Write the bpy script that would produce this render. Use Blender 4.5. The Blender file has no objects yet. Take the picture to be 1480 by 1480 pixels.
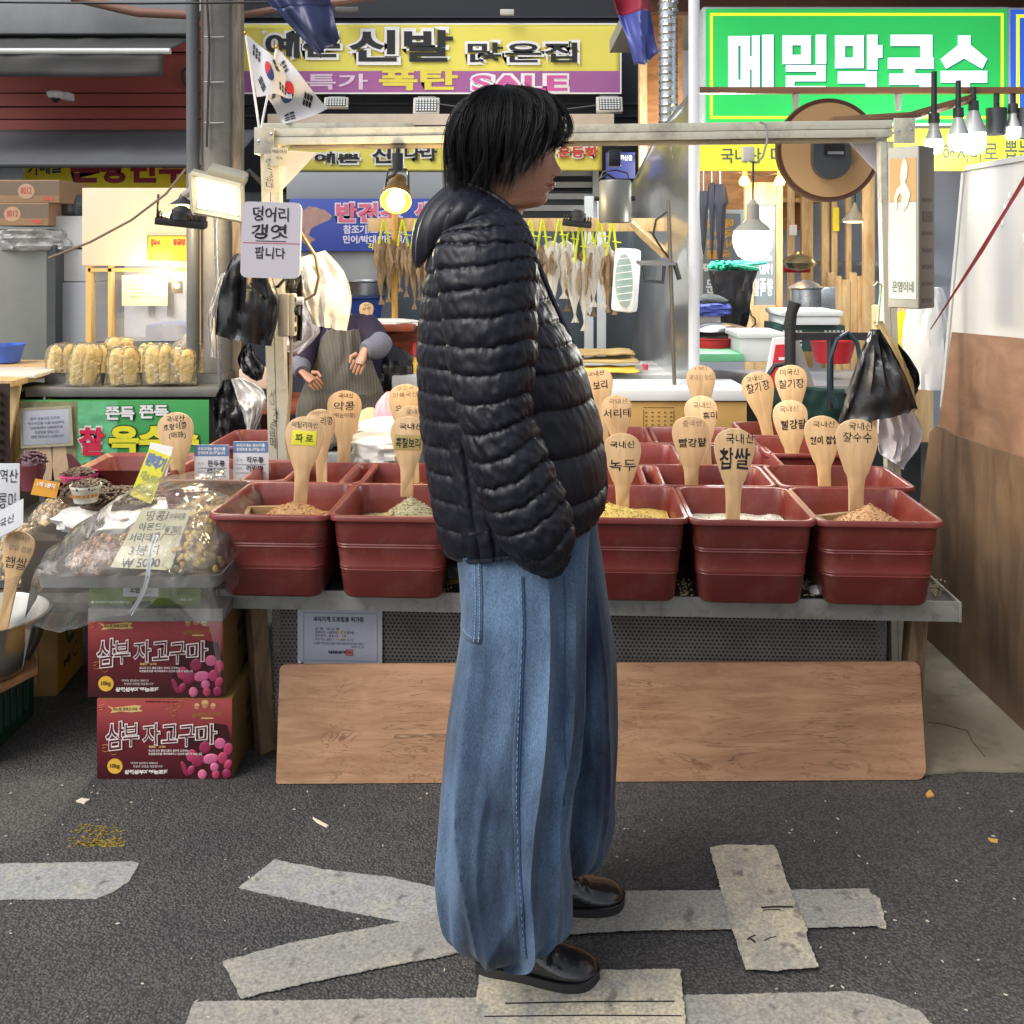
import bpy, bmesh, math, random
import numpy as np
from mathutils import Vector as V, Matrix, Euler, noise as MN
R = math.radians
random.seed(7)
sc = bpy.context.scene
COL = sc.collection

# ------------------------------------------------------------------ camera
F = 1480.0; CX = 740.0; HY = 360.0; PITCH = 0.0; CAMZ = 1.49
PYC = HY + F*math.tan(PITCH)
cam = bpy.data.cameras.new('camera'); co = bpy.data.objects.new('camera', cam); COL.objects.link(co)
cam.sensor_width = 36; cam.sensor_height = 36; cam.sensor_fit = 'HORIZONTAL'
cam.lens = 36*F/1480; cam.shift_y = -(740-PYC)/1480; cam.clip_end = 200; cam.clip_start = .05
co.location = (0, 0, CAMZ); co.rotation_euler = (R(90)-PITCH, 0, 0)
cam.dof.use_dof = False
sc.camera = co
# ------------------------------------------------------------------ world, sun, exposure
w = bpy.data.worlds.new('World'); sc.world = w; w.use_nodes = True
nt = w.node_tree; bg = nt.nodes['Background']
SUND = V((.62, .45, -.80)).normalized()
sky = nt.nodes.new('ShaderNodeTexSky'); sky.sky_type = 'NISHITA'; sky.sun_disc = False
sky.sun_elevation = math.asin(-SUND.z); sky.sun_rotation = math.atan2(-SUND.x, -SUND.y)
sky.dust_density = 3; sky.air_density = 1.0
hs = nt.nodes.new('ShaderNodeHueSaturation'); hs.inputs['Saturation'].default_value = .38
nt.links.new(sky.outputs[0], hs.inputs['Color']); nt.links.new(hs.outputs[0], bg.inputs[0])
bg.inputs[1].default_value = .100
sl = bpy.data.lights.new('sun', 'SUN'); sl.energy = 1.15; sl.angle = R(38); sl.color = (1, .97, .93)
so = bpy.data.objects.new('sun', sl); COL.objects.link(so)
so.rotation_euler = SUND.to_track_quat('-Z', 'Y').to_euler(); so.location = (-4, -3, 6)
sc.view_settings.view_transform = 'Standard'; sc.view_settings.look = 'None'
sc.view_settings.exposure = .95; sc.view_settings.gamma = 1
sc.cycles.use_denoising = True
sc.cycles.max_bounces = 8; sc.cycles.transparent_max_bounces = 16
sc.cycles.sample_clamp_indirect = 6

# ------------------------------------------------------------------ projection helpers
cp, sp_ = math.cos(PITCH), math.sin(PITCH)
def P(px, py, Y):
    xc = (px-CX)/F; yc = (PYC-py)/F
    d = V((xc, cp+yc*sp_, yc*cp-sp_))
    t = Y/d.y
    return V((d.x*t, Y, CAMZ+d.z*t))
def PZ(px, py, z):
    a = P(px, py, 1.0); s = (z-CAMZ)/(a.z-CAMZ)
    return V((a.x*s, s, z))
def G(px, py): return PZ(px, py, 0)
def S(n, Y): return n*Y/F

def srgb(h):
    if not isinstance(h, str): return tuple(h)
    h = h.lstrip('#'); r = []
    for i in (0, 2, 4):
        c = int(h[i:i+2], 16)/255
        r.append(c/12.92 if c <= .04045 else ((c+.055)/1.055)**2.4)
    return tuple(r)

# ------------------------------------------------------------------ materials
MATS = {}
def mat(name, col, rough=.6, metal=0, var=.12, vs=9, bump=0, bs=60, emit=None, es=0, spec=.5, coat=0, dirt=0, dcol=(.05, .045, .04), sheen=0, sub=0, mapscale=None, ds=3.0):
    if name in MATS: return MATS[name]
    m = bpy.data.materials.new(name); m.use_nodes = True; MATS[name] = m
    t = m.node_tree; n = t.nodes; b = n['Principled BSDF']; L = t.links.new
    c = srgb(col)
    tc = n.new('ShaderNodeTexCoord'); src = tc.outputs['Object']
    if mapscale:
        mp = n.new('ShaderNodeMapping'); mp.inputs['Scale'].default_value = mapscale
        L(src, mp.inputs[0]); src = mp.outputs[0]
    nz = n.new('ShaderNodeTexNoise'); nz.inputs['Scale'].default_value = vs; nz.inputs['Detail'].default_value = 6
    nz.inputs['Roughness'].default_value = .65
    L(src, nz.inputs[0])
    mx = n.new('ShaderNodeMix'); mx.data_type = 'RGBA'
    mx.inputs[6].default_value = tuple(max(0, x*(1-var*1.6)) for x in c)+(1,)
    mx.inputs[7].default_value = tuple(min(1, x*(1+var*1.6)) for x in c)+(1,)
    L(nz.outputs[0], mx.inputs[0]); out = mx.outputs[2]
    if dirt:
        n2 = n.new('ShaderNodeTexNoise'); n2.inputs['Scale'].default_value = ds; n2.inputs['Detail'].default_value = 9
        n2.inputs['Roughness'].default_value = .75; L(src, n2.inputs[0])
        rp = n.new('ShaderNodeValToRGB'); rp.color_ramp.elements[0].position = .50; rp.color_ramp.elements[1].position = .72
        rp.color_ramp.elements[1].color = (dirt, dirt, dirt, 1); L(n2.outputs[0], rp.inputs[0])
        m2 = n.new('ShaderNodeMix'); m2.data_type = 'RGBA'; L(rp.outputs[0], m2.inputs[0]); L(out, m2.inputs[6])
        m2.inputs[7].default_value = tuple(srgb(dcol))+(1,); out = m2.outputs[2]
    L(out, b.inputs['Base Color'])
    mr = n.new('ShaderNodeMapRange'); mr.inputs[3].default_value = max(.03, rough-.1); mr.inputs[4].default_value = min(1, rough+.1)
    L(nz.outputs[0], mr.inputs[0]); L(mr.outputs[0], b.inputs['Roughness'])
    b.inputs['Metallic'].default_value = metal; b.inputs['Specular IOR Level'].default_value = spec
    b.inputs['Coat Weight'].default_value = coat; b.inputs['Sheen Weight'].default_value = sheen
    if sub:
        b.inputs['Subsurface Weight'].default_value = sub; b.inputs['Subsurface Radius'].default_value = (.012, .005, .003)
    if bump:
        nb = n.new('ShaderNodeTexNoise'); nb.inputs['Scale'].default_value = bs; nb.inputs['Detail'].default_value = 5
        L(src, nb.inputs[0])
        bp = n.new('ShaderNodeBump'); bp.inputs['Strength'].default_value = bump; bp.inputs['Distance'].default_value = .01
        L(nb.outputs[0], bp.inputs['Height']); L(bp.outputs[0], b.inputs['Normal'])
    if emit:
        b.inputs['Emission Color'].default_value = tuple(srgb(emit))+(1,); b.inputs['Emission Strength'].default_value = es
    return m

def woodmat(name, c1, c2, scale=(3, 3, 30), rough=.6, dist=6, freq=2.0, stain=0, bump=.15, figure=0):
    if name in MATS: return MATS[name]
    m = bpy.data.materials.new(name); m.use_nodes = True; MATS[name] = m
    t = m.node_tree; n = t.nodes; b = n['Principled BSDF']; L = t.links.new
    tc = n.new('ShaderNodeTexCoord'); mp = n.new('ShaderNodeMapping'); mp.inputs['Scale'].default_value = scale
    L(tc.outputs['Object'], mp.inputs[0])
    nz = n.new('ShaderNodeTexNoise'); nz.inputs['Scale'].default_value = freq; nz.inputs['Detail'].default_value = 9; nz.inputs['Roughness'].default_value = .62
    nz.inputs['Distortion'].default_value = dist*.15
    L(mp.outputs[0], nz.inputs[0])
    rp = n.new('ShaderNodeValToRGB'); e = rp.color_ramp.elements
    e[0].position = .32; e[0].color = tuple(srgb(c2))+(1,); e[1].position = .62; e[1].color = tuple(srgb(c1))+(1,)
    L(nz.outputs[0], rp.inputs[0]); out = rp.outputs[0]
    if figure:
        nf = n.new('ShaderNodeTexNoise'); nf.inputs['Scale'].default_value = 1.0; nf.inputs['Detail'].default_value = 5; nf.inputs['Distortion'].default_value = .8
        nf.inputs['Roughness'].default_value = .6
        mpf = n.new('ShaderNodeMapping'); mpf.inputs['Scale'].default_value = (1.8, 2, 11); L(tc.outputs['Object'], mpf.inputs[0]); L(mpf.outputs[0], nf.inputs[0])
        mm = n.new('ShaderNodeMath'); mm.operation = 'MULTIPLY'; mm.inputs[1].default_value = 15; L(nf.outputs[0], mm.inputs[0])
        fr = n.new('ShaderNodeMath'); fr.operation = 'FRACT'; L(mm.outputs[0], fr.inputs[0])
        rr = n.new('ShaderNodeValToRGB'); q = rr.color_ramp.elements; q[0].position = 0; q[0].color = (figure,)*3+(1,); q[1].position = .22; q[1].color = (0, 0, 0, 1)
        L(fr.outputs[0], rr.inputs[0])
        nm = n.new('ShaderNodeTexNoise'); nm.inputs['Scale'].default_value = 5; nm.inputs['Detail'].default_value = 4; L(tc.outputs['Object'], nm.inputs[0])
        r3 = n.new('ShaderNodeValToRGB'); r3.color_ramp.elements[0].position = .4; r3.color_ramp.elements[1].position = .6; L(nm.outputs[0], r3.inputs[0])
        mu = n.new('ShaderNodeMath'); mu.operation = 'MULTIPLY'; L(rr.outputs[0], mu.inputs[0]); L(r3.outputs[0], mu.inputs[1])
        mx = n.new('ShaderNodeMix'); mx.data_type = 'RGBA'; L(mu.outputs[0], mx.inputs[0]); L(out, mx.inputs[6]); mx.inputs[7].default_value = (.10, .05, .025, 1); out = mx.outputs[2]
    if stain:
        n2 = n.new('ShaderNodeTexNoise'); n2.inputs['Scale'].default_value = 2.2; n2.inputs['Detail'].default_value = 8; L(tc.outputs['Object'], n2.inputs[0])
        r2 = n.new('ShaderNodeValToRGB'); r2.color_ramp.elements[0].position = .42; r2.color_ramp.elements[1].position = .7
        r2.color_ramp.elements[1].color = (stain,)*3+(1,); L(n2.outputs[0], r2.inputs[0])
        mx = n.new('ShaderNodeMix'); mx.data_type = 'RGBA'; L(r2.outputs[0], mx.inputs[0]); L(out, mx.inputs[6]); mx.inputs[7].default_value = (.03, .022, .018, 1); out = mx.outputs[2]
    L(out, b.inputs['Base Color']); b.inputs['Roughness'].default_value = rough
    bp = n.new('ShaderNodeBump'); bp.inputs['Strength'].default_value = bump; bp.inputs['Distance'].default_value = .003
    L(nz.outputs[0], bp.inputs['Height']); L(bp.outputs[0], b.inputs['Normal'])
    return m

def clearmat(name, col=(1, 1, 1), alpha=.25, rough=.12, bump=.6, bs=14, ior=1.3):
    if name in MATS: return MATS[name]
    m = bpy.data.materials.new(name); m.use_nodes = True; MATS[name] = m
    t = m.node_tree; n = t.nodes; b = n['Principled BSDF']; L = t.links.new
    b.inputs['Base Color'].default_value = tuple(srgb(col))+(1,); b.inputs['Roughness'].default_value = rough
    b.inputs['Specular IOR Level'].default_value = .8
    tc = n.new('ShaderNodeTexCoord')
    nz = n.new('ShaderNodeTexNoise'); nz.inputs['Scale'].default_value = bs; nz.inputs['Detail'].default_value = 3; nz.inputs['Distortion'].default_value = 1.2; L(tc.outputs['Object'], nz.inputs[0])
    bp = n.new('ShaderNodeBump'); bp.inputs['Strength'].default_value = bump; bp.inputs['Distance'].default_value = .02; L(nz.outputs[0], bp.inputs['Height']); L(bp.outputs[0], b.inputs['Normal'])
    tr = n.new('ShaderNodeBsdfTransparent'); mx = n.new('ShaderNodeMixShader')
    mr = n.new('ShaderNodeMapRange'); mr.inputs[1].default_value = .3; mr.inputs[2].default_value = .7; mr.inputs[3].default_value = alpha*.4; mr.inputs[4].default_value = min(1, alpha*1.6); L(nz.outputs[0], mr.inputs[0])
    L(mr.outputs[0], mx.inputs[0]); L(tr.outputs[0], mx.inputs[1]); L(b.outputs[0], mx.inputs[2])
    g = n.new('ShaderNodeBsdfGlossy'); g.inputs['Roughness'].default_value = rough; L(bp.outputs[0], g.inputs['Normal']); fr = n.new('ShaderNodeFresnel'); fr.inputs[0].default_value = ior; L(bp.outputs[0], fr.inputs['Normal'])
    m2 = n.new('ShaderNodeMixShader'); L(fr.outputs[0], m2.inputs[0]); L(mx.outputs[0], m2.inputs[1]); L(g.outputs[0], m2.inputs[2]); L(m2.outputs[0], n['Material Output'].inputs[0])
    return m

def emat(name, col, s):
    if name in MATS: return MATS[name]
    m = bpy.data.materials.new(name); m.use_nodes = True; MATS[name] = m
    b = m.node_tree.nodes['Principled BSDF']; c = tuple(srgb(col))+(1,)
    b.inputs['Base Color'].default_value = c; b.inputs['Emission Color'].default_value = c; b.inputs['Emission Strength'].default_value = s
    b.inputs['Roughness'].default_value = .4
    return m

# ------------------------------------------------------------------ mesh builder
class MB:
    def __init__(self): self.v = []; self.f = []
    def add(self, vs, fs):
        k = len(self.v); self.v += [tuple(x) for x in vs]; self.f += [tuple(i+k for i in f) for f in fs]; return self
    def box(self, c, s, rot=None, bev=0):
        bm = bmesh.new(); bmesh.ops.create_cube(bm, size=1)
        for v in bm.verts: v.co = V((v.co.x*s[0], v.co.y*s[1], v.co.z*s[2]))
        if bev: bmesh.ops.bevel(bm, geom=bm.edges[:], offset=min(bev, min(s)*.45), segments=2, affect='EDGES', profile=.6)
        M = Matrix.Translation(V(c))
        if rot is not None: M = M @ (rot if isinstance(rot, Matrix) else Euler(rot).to_matrix().to_4x4())
        bm.verts.index_update()
        self.add([M @ v.co for v in bm.verts], [[v.index for v in f.verts] for f in bm.faces]); bm.free(); return self
    def loft(self, rings, closed=True, cap=True):
        n = len(rings[0]); k = len(self.v)
        for r in rings: self.v += [tuple(p) for p in r]
        m = n if closed else n-1
        for i in range(len(rings)-1):
            for j in range(m):
                a = k+i*n+j; b = k+i*n+(j+1) % n
                self.f.append((a, b, b+n, a+n))
        if cap and closed:
            self.f.append(tuple(k+j for j in reversed(range(n)))); self.f.append(tuple(k+(len(rings)-1)*n+j for j in range(n)))
        return self
    def tube(self, pts, r, n=8, cap=True, flat=1.0):
        pts = [V(p) for p in pts]; m = len(pts)
        rs = r if isinstance(r, (list, tuple)) else [r]*m
        up = V((0, 0, 1)); t0 = (pts[1]-pts[0]).normalized()
        if abs(t0.dot(up)) > .95: up = V((0, 1, 0))
        a = t0.cross(up).normalized(); rings = []
        for i in range(m):
            t = (pts[min(i+1, m-1)]-pts[max(i-1, 0)]).normalized()
            a = (a-t*a.dot(t)).normalized(); b = t.cross(a)
            rings.append([pts[i]+a*(rs[i]*math.cos(2*math.pi*j/n))+b*(rs[i]*flat*math.sin(2*math.pi*j/n)) for j in range(n)])
        return self.loft(rings, True, cap)
    def cyl(self, p0, p1, r0, r1=None, n=20): return self.tube([p0, p1], [r0, r0 if r1 is None else r1], n)
    def lathe(self, prof, n=28, c=(0, 0, 0), axis='Z', cap=False):
        rings = []
        for r, z in prof:
            ring = []
            for j in range(n):
                a = 2*math.pi*j/n; x, y = r*math.cos(a), r*math.sin(a)
                ring.append(V(c)+(V((x, y, z)) if axis == 'Z' else V((x, z, y)) if axis == 'Y' else V((z, x, y))))
            rings.append(ring)
        return self.loft(rings, True, cap)
    def prism(self, poly, y0, y1):           # polygon in local XZ, front face at y0
        n = len(poly)
        vs = [(x, y0, z) for x, z in poly]+[(x, y1, z) for x, z in poly]
        fs = [tuple(range(n)), tuple(reversed(range(n, 2*n)))]+[(i, i+n, (i+1) % n+n, (i+1) % n) for i in range(n)]
        return self.add(vs, fs)
    def slab(self, poly, z0, z1):            # polygon in XY
        n = len(poly)
        vs = [(x, y, z0) for x, y in poly]+[(x, y, z1) for x, y in poly]
        fs = [tuple(reversed(range(n))), tuple(range(n, 2*n))]+[(i, (i+1) % n, (i+1) % n+n, i+n) for i in range(n)]
        return self.add(vs, fs)
    def sheet(self, fn, nu, nv, closed=False):
        k = len(self.v)
        for i in range(nu+1):
            for j in range(nv+1): self.v.append(tuple(fn(i/nu, j/nv)))
        for i in range(nu):
            for j in range(nv):
                a = k+i*(nv+1)+j; self.f.append((a, a+nv+1, a+nv+2, a+1))
        return self
    def ell(self, c, r, nu=12, nv=8, rot=None, nz=0, sd=0):
        M = Matrix.Translation(V(c))
        if rot is not None: M = M @ Euler(rot).to_matrix().to_4x4()
        rings = []
        for i in range(nv+1):
            a = -math.pi/2+math.pi*(.02+.96*i/nv)
            ring = []
            for j in range(nu):
                b = 2*math.pi*j/nu; d = V((math.cos(a)*math.cos(b), math.cos(a)*math.sin(b), math.sin(a)))
                k = 1+(nz*MN.noise(d*2.2+V((sd, sd*1.7, 0))) if nz else 0)
                ring.append(M @ V((d.x*r[0]*k, d.y*r[1]*k, d.z*r[2]*k)))
            rings.append(ring)
        return self.loft(rings, True, True)
    def build(self, name, m=None, parent=None, loc=None, rz=0, ang=38, label=None, cat=None, group=None, kind=None, solid=0):
        me = bpy.data.meshes.new(name); me.from_pydata(self.v, [], self.f)
        bm = bmesh.new(); bm.from_mesh(me); bmesh.ops.recalc_face_normals(bm, faces=bm.faces[:])
        ca = R(ang)
        for f in bm.faces: f.smooth = True
        for e in bm.edges:
            if len(e.link_faces) == 2 and e.calc_face_angle(0) > ca: e.smooth = False
        bm.to_mesh(me); bm.free()
        o = bpy.data.objects.new(name, me); COL.objects.link(o)
        if m: me.materials.append(m)
        if parent: o.parent = parent
        if loc is not None: o.location = loc
        if rz: o.rotation_euler.z = rz
        if solid:
            md = o.modifiers.new('solidify', 'SOLIDIFY'); md.thickness = solid; md.offset = 0
        tag(o, label, cat, group, kind); return o

def tag(o, label=None, cat=None, group=None, kind=None):
    if label: o['label'] = label
    if cat: o['category'] = cat
    if group: o['group'] = group
    if kind: o['kind'] = kind
    return o
def thing(name, label, cat, loc=(0, 0, 0), rz=0, group=None, rot=None):
    o = bpy.data.objects.new(name, None); COL.objects.link(o); o.empty_display_size = .1
    o.location = loc; o.rotation_euler = rot if rot else (0, 0, rz)
    return tag(o, label, cat, group)
def lamp(parent, loc, e, col, r=.03, name='glow', typ='POINT', rot=None, size=None, spread=None):
    l = bpy.data.lights.new(name, typ); l.energy = e; l.color = col
    if typ == 'AREA':
        l.shape = 'RECTANGLE'; l.size, l.size_y = size
        if spread: l.spread = spread
    else: l.shadow_soft_size = r
    o = bpy.data.objects.new(name, l); COL.objects.link(o); o.parent = parent; o.location = loc
    if rot: o.rotation_euler = rot
    return o

# ------------------------------------------------------------------ lettering
FC = {}
def glyphs(s, bold):
    k = (s, bold)
    if k not in FC:
        c = bpy.data.curves.new('t', 'FONT'); c.body = s; c.offset = bold; c.resolution_u = 3; c.space_line = .95
        c.align_x = 'CENTER'
        o = bpy.data.objects.new('t', c); COL.objects.link(o)
        dg = bpy.context.evaluated_depsgraph_get(); dg.update()
        me = bpy.data.meshes.new_from_object(o.evaluated_get(dg))
        vs = [v.co.copy() for v in me.vertices]; fs = [tuple(p.vertices) for p in me.polygons]
        bpy.data.objects.remove(o); bpy.data.curves.remove(c); bpy.data.meshes.remove(me)
        x0 = min(v.x for v in vs); x1 = max(v.x for v in vs); y0 = min(v.y for v in vs); y1 = max(v.y for v in vs)
        FC[k] = ([((v.x-x0)/max(1e-6, x1-x0), (v.y-y0)/max(1e-6, y1-y0)) for v in vs], fs)
    return FC[k]
def txt(parent, s, box, m, bold=0, y=-.0015, jit=0, mirror=False, name='lettering', slant=0, seed=0):
    vs, fs = glyphs(s, bold); x0, z0, x1, z1 = box
    W, H = x1-x0, z1-z0; out = []
    for a, b in vs:
        if mirror: a = 1-a
        x = x0+a*W; z = z0+b*H+slant*(a-.5)*W
        if jit:
            q = V((a*W/H*3.1+seed, b*2.6, seed*1.3)); x += jit*H*MN.noise(q); z += jit*H*MN.noise(q+V((9, 4, 2)))
        out.append((x, y, z))
    me = bpy.data.meshes.new(name); me.from_pydata(out, [], [f if not mirror else tuple(reversed(f)) for f in fs])
    o = bpy.data.objects.new(name, me); COL.objects.link(o); me.materials.append(m); o.parent = parent
    return o

# ------------------------------------------------------------------ flat panels addressed by the region they cover
PAN = {}
def panel(name, label, px, Y, m, th=.01, cat=None, group=None, bev=.002, rz=0, tilt=0):
    cat = cat or name.split('_')[-1]; x0, y0, x1, y1 = px
    bl = P(x0, y1, Y); tr = P(x1, y0, Y); w_, h_ = tr.x-bl.x, tr.z-bl.z
    o = MB().box((0, th/2, h_/2), (w_, th, h_), bev=min(bev, th*.3)).build(name, m, loc=((bl.x+tr.x)/2, Y, bl.z), label=label, cat=cat, group=group)
    o.rotation_euler = (tilt, 0, rz)
    PAN[o] = (px, w_, h_); return o
def loc2(o, x, y):
    (x0, y0, x1, y1), w_, h_ = PAN[o]
    return ((x-x0)/(x1-x0)-.5)*w_, (y1-y)/(y1-y0)*h_
def ptxt(o, s, px, m, **k):
    a = loc2(o, px[0], px[3]); b = loc2(o, px[2], px[1])
    return txt(o, s, (a[0], a[1], b[0], b[1]), m, **k)
def prect(o, px, m, name='stripe', y=-.001, th=.0008):
    a = loc2(o, px[0], px[3]); b = loc2(o, px[2], px[1])
    return MB().box(((a[0]+b[0])/2, y+th/2, (a[1]+b[1])/2), (b[0]-a[0], th, b[1]-a[1])).build(name, m, o)
def pframe(o, px, wd, m, name='border', y=-.001):
    a = loc2(o, px[0], px[3]); b = loc2(o, px[2], px[1]); q = MB()
    x0, z0, x1, z1 = a[0], a[1], b[0], b[1]
    q.box(((x0+x1)/2, y, z1-wd/2), (x1-x0, .001, wd)); q.box(((x0+x1)/2, y, z0+wd/2), (x1-x0, .001, wd))
    q.box((x0+wd/2, y, (z0+z1)/2), (wd, .001, z1-z0-2*wd)); q.box((x1-wd/2, y, (z0+z1)/2), (wd, .001, z1-z0-2*wd))
    return q.build(name, m, o)
def ppoly(o, pts, m, name='picture', y=-.001, th=.0008):
    return MB().prism([loc2(o, *p) for p in pts], y, y+th).build(name, m, o)

def smooth_interp(rows, n):
    rows = np.array(rows, float); k = len(rows); out = []
    for i in range(n):
        t = i/(n-1)*(k-1); j = min(int(t), k-2); u = t-j
        p0 = rows[max(j-1, 0)]; p1 = rows[j]; p2 = rows[j+1]; p3 = rows[min(j+2, k-1)]
        out.append(.5*((2*p1)+(-p0+p2)*u+(2*p0-5*p1+4*p2-p3)*u*u+(-p0+3*p1-3*p2+p3)*u**3))
    return np.array(out)
def nz(x, y, z=0.0): return MN.noise(V((x, y, z)))

INK = mat('black_ink', (.012, .012, .014), .5, var=.05)
FAINT = mat('faded_ink', (.22, .16, .11), .6, var=.1)
WHITE = mat('white_paint', (.78, .78, .78), .5, var=.03)
YEL = mat('yellow_paint', '#f2dc2a', .5, var=.04)
# ------------------------------------------------------------------ road
def asphalt():
    m = bpy.data.materials.new('asphalt'); m.use_nodes = True; t = m.node_tree; n = t.nodes; b = n['Principled BSDF']; L = t.links.new
    tc = n.new('ShaderNodeTexCoord')
    vo = n.new('ShaderNodeTexVoronoi'); vo.inputs['Scale'].default_value = 150; vo.inputs['Randomness'].default_value = 1; L(tc.outputs['Object'], vo.inputs[0])
    nf = n.new('ShaderNodeTexNoise'); nf.inputs['Scale'].default_value = 190; nf.inputs['Detail'].default_value = 4; L(tc.outputs['Object'], nf.inputs[0])
    nl = n.new('ShaderNodeTexNoise'); nl.inputs['Scale'].default_value = 1.6; nl.inputs['Detail'].default_value = 9; nl.inputs['Roughness'].default_value = .7; L(tc.outputs['Object'], nl.inputs[0])
    rp = n.new('ShaderNodeValToRGB'); e = rp.color_ramp.elements
    e[0].position = .08; e[0].color = (.040, .040, .041, 1); e[1].position = .62; e[1].color = (.122, .121, .119, 1)
    ma = n.new('ShaderNodeMath'); ma.operation = 'MULTIPLY_ADD'; L(vo.outputs['Distance'], ma.inputs[0]); ma.inputs[1].default_value = -.75; L(nf.outputs[0], ma.inputs[2])
    sc_ = n.new('ShaderNodeSeparateColor'); L(vo.outputs['Color'], sc_.inputs[0]); mb = n.new('ShaderNodeMath'); mb.operation = 'MULTIPLY_ADD'; L(sc_.outputs[0], mb.inputs[0]); mb.inputs[1].default_value = .25; L(ma.outputs[0], mb.inputs[2]); L(mb.outputs[0], rp.inputs[0])
    r2 = n.new('ShaderNodeValToRGB'); e = r2.color_ramp.elements
    e[0].position = .36; e[0].color = (.72, .72, .74, 1); e[1].position = .66; e[1].color = (1.25, 1.2, 1.12, 1); L(nl.outputs[0], r2.inputs[0])
    mx = n.new('ShaderNodeMix'); mx.data_type = 'RGBA'; mx.blend_type = 'MULTIPLY'; mx.inputs[0].default_value = 1; L(rp.outputs[0], mx.inputs[6]); L(r2.outputs[0], mx.inputs[7])
    # pale grit caught between the stones
    vg = n.new('ShaderNodeTexVoronoi'); vg.inputs['Scale'].default_value = 34; L(tc.outputs['Object'], vg.inputs[0])
    r3 = n.new('ShaderNodeValToRGB'); e = r3.color_ramp.elements; e[0].position = .03; e[0].color = (1, 1, 1, 1); e[1].position = .055; e[1].color = (0, 0, 0, 1); L(vg.outputs['Distance'], r3.inputs[0])
    sx = n.new('ShaderNodeSeparateColor'); L(vg.outputs['Color'], sx.inputs[0])
    gt = n.new('ShaderNodeMath'); gt.operation = 'GREATER_THAN'; gt.inputs[1].default_value = .93; L(sx.outputs[0], gt.inputs[0])
    mu = n.new('ShaderNodeMath'); mu.operation = 'MULTIPLY'; L(r3.outputs[0], mu.inputs[0]); L(gt.outputs[0], mu.inputs[1])
    m2 = n.new('ShaderNodeMix'); m2.data_type = 'RGBA'; L(mu.outputs[0], m2.inputs[0]); L(mx.outputs[2], m2.inputs[6]); m2.inputs[7].default_value = (.34, .32, .27, 1)
    L(m2.outputs[2], b.inputs['Base Color']); b.inputs['Roughness'].default_value = .78
    ad = n.new('ShaderNodeMath'); ad.operation = 'MULTIPLY_ADD'; L(vo.outputs['Distance'], ad.inputs[0]); ad.inputs[1].default_value = -1.0; L(nf.outputs[0], ad.inputs[2])
    bp = n.new('ShaderNodeBump'); bp.inputs['Strength'].default_value = .65; bp.inputs['Distance'].default_value = .006; L(ad.outputs[0], bp.inputs['Height']); L(bp.outputs[0], b.inputs['Normal'])
    return m
MB().add([(-30, -20, 0), (30, -20, 0), (30, 40, 0), (-30, 40, 0)], [(0, 1, 2, 3)]).build('road', asphalt(), kind='structure', label='dark grey rough asphalt market road')

def rag(poly, amp, step=.004, sd=0, smooth=()):
    out = []; n = len(poly)
    for i in range(n):
        a = V(poly[i]); b = V(poly[(i+1) % n]); L_ = (b-a).length; k = max(1, int(L_/step)); d = (b-a)/L_; nn = V((-d.y, d.x))
        am = amp*.25 if i in smooth else amp
        for j in range(k):
            p = a+(b-a)*(j/k)
            q = am*(.7*MN.noise(V((p.x*45+sd, p.y*45, sd)))+.9*MN.noise(V((p.x*210, p.y*210+sd, 3)))) if j else 0
            out.append(p+nn*q)
    return [(p.x, p.y) for p in out]
def tapemat(name, c1, c2, pos):
    m = bpy.data.materials.new(name); m.use_nodes = True; t = m.node_tree; n = t.nodes; b = n['Principled BSDF']; L = t.links.new
    tc = n.new('ShaderNodeTexCoord')
    a = n.new('ShaderNodeTexNoise'); a.inputs['Scale'].default_value = 7; a.inputs['Detail'].default_value = 10; a.inputs['Roughness'].default_value = .72; L(tc.outputs['Object'], a.inputs[0])
    rp = n.new('ShaderNodeValToRGB'); e = rp.color_ramp.elements; e[0].position = pos-.09; e[0].color = tuple(srgb(c1))+(1,); e[1].position = pos+.09; e[1].color = tuple(srgb(c2))+(1,)
    L(a.outputs[0], rp.inputs[0])
    f = n.new('ShaderNodeTexNoise'); f.inputs['Scale'].default_value = 130; f.inputs['Detail'].default_value = 6; f.inputs['Roughness'].default_value = .7; L(tc.outputs['Object'], f.inputs[0])
    r2 = n.new('ShaderNodeValToRGB'); e = r2.color_ramp.elements; e[0].position = .3; e[0].color = (.5, .5, .5, 1); e[1].position = .62; e[1].color = (1.12, 1.12, 1.12, 1); L(f.outputs[0], r2.inputs[0])
    mx = n.new('ShaderNodeMix'); mx.data_type = 'RGBA'; mx.blend_type = 'MULTIPLY'; mx.inputs[0].default_value = 1; L(rp.outputs[0], mx.inputs[6]); L(r2.outputs[0], mx.inputs[7])
    # grime spots
    g = n.new('ShaderNodeTexNoise'); g.inputs['Scale'].default_value = 24; g.inputs['Detail'].default_value = 9; L(tc.outputs['Object'], g.inputs[0])
    r3 = n.new('ShaderNodeValToRGB'); e = r3.color_ramp.elements; e[0].position = .60; e[1].position = .70; e[1].color = (.7, .7, .7, 1); L(g.outputs[0], r3.inputs[0])
    m3 = n.new('ShaderNodeMix'); m3.data_type = 'RGBA'; L(r3.outputs[0], m3.inputs[0]); L(mx.outputs[2], m3.inputs[6]); m3.inputs[7].default_value = (.09, .085, .075, 1)
    L(m3.outputs[2], b.inputs['Base Color']); b.inputs['Roughness'].default_value = .75
    bp = n.new('ShaderNodeBump'); bp.inputs['Strength'].default_value = .3; bp.inputs['Distance'].default_value = .003; L(f.outputs[0], bp.inputs['Height']); L(bp.outputs[0], b.inputs['Normal'])
    return m
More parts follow.
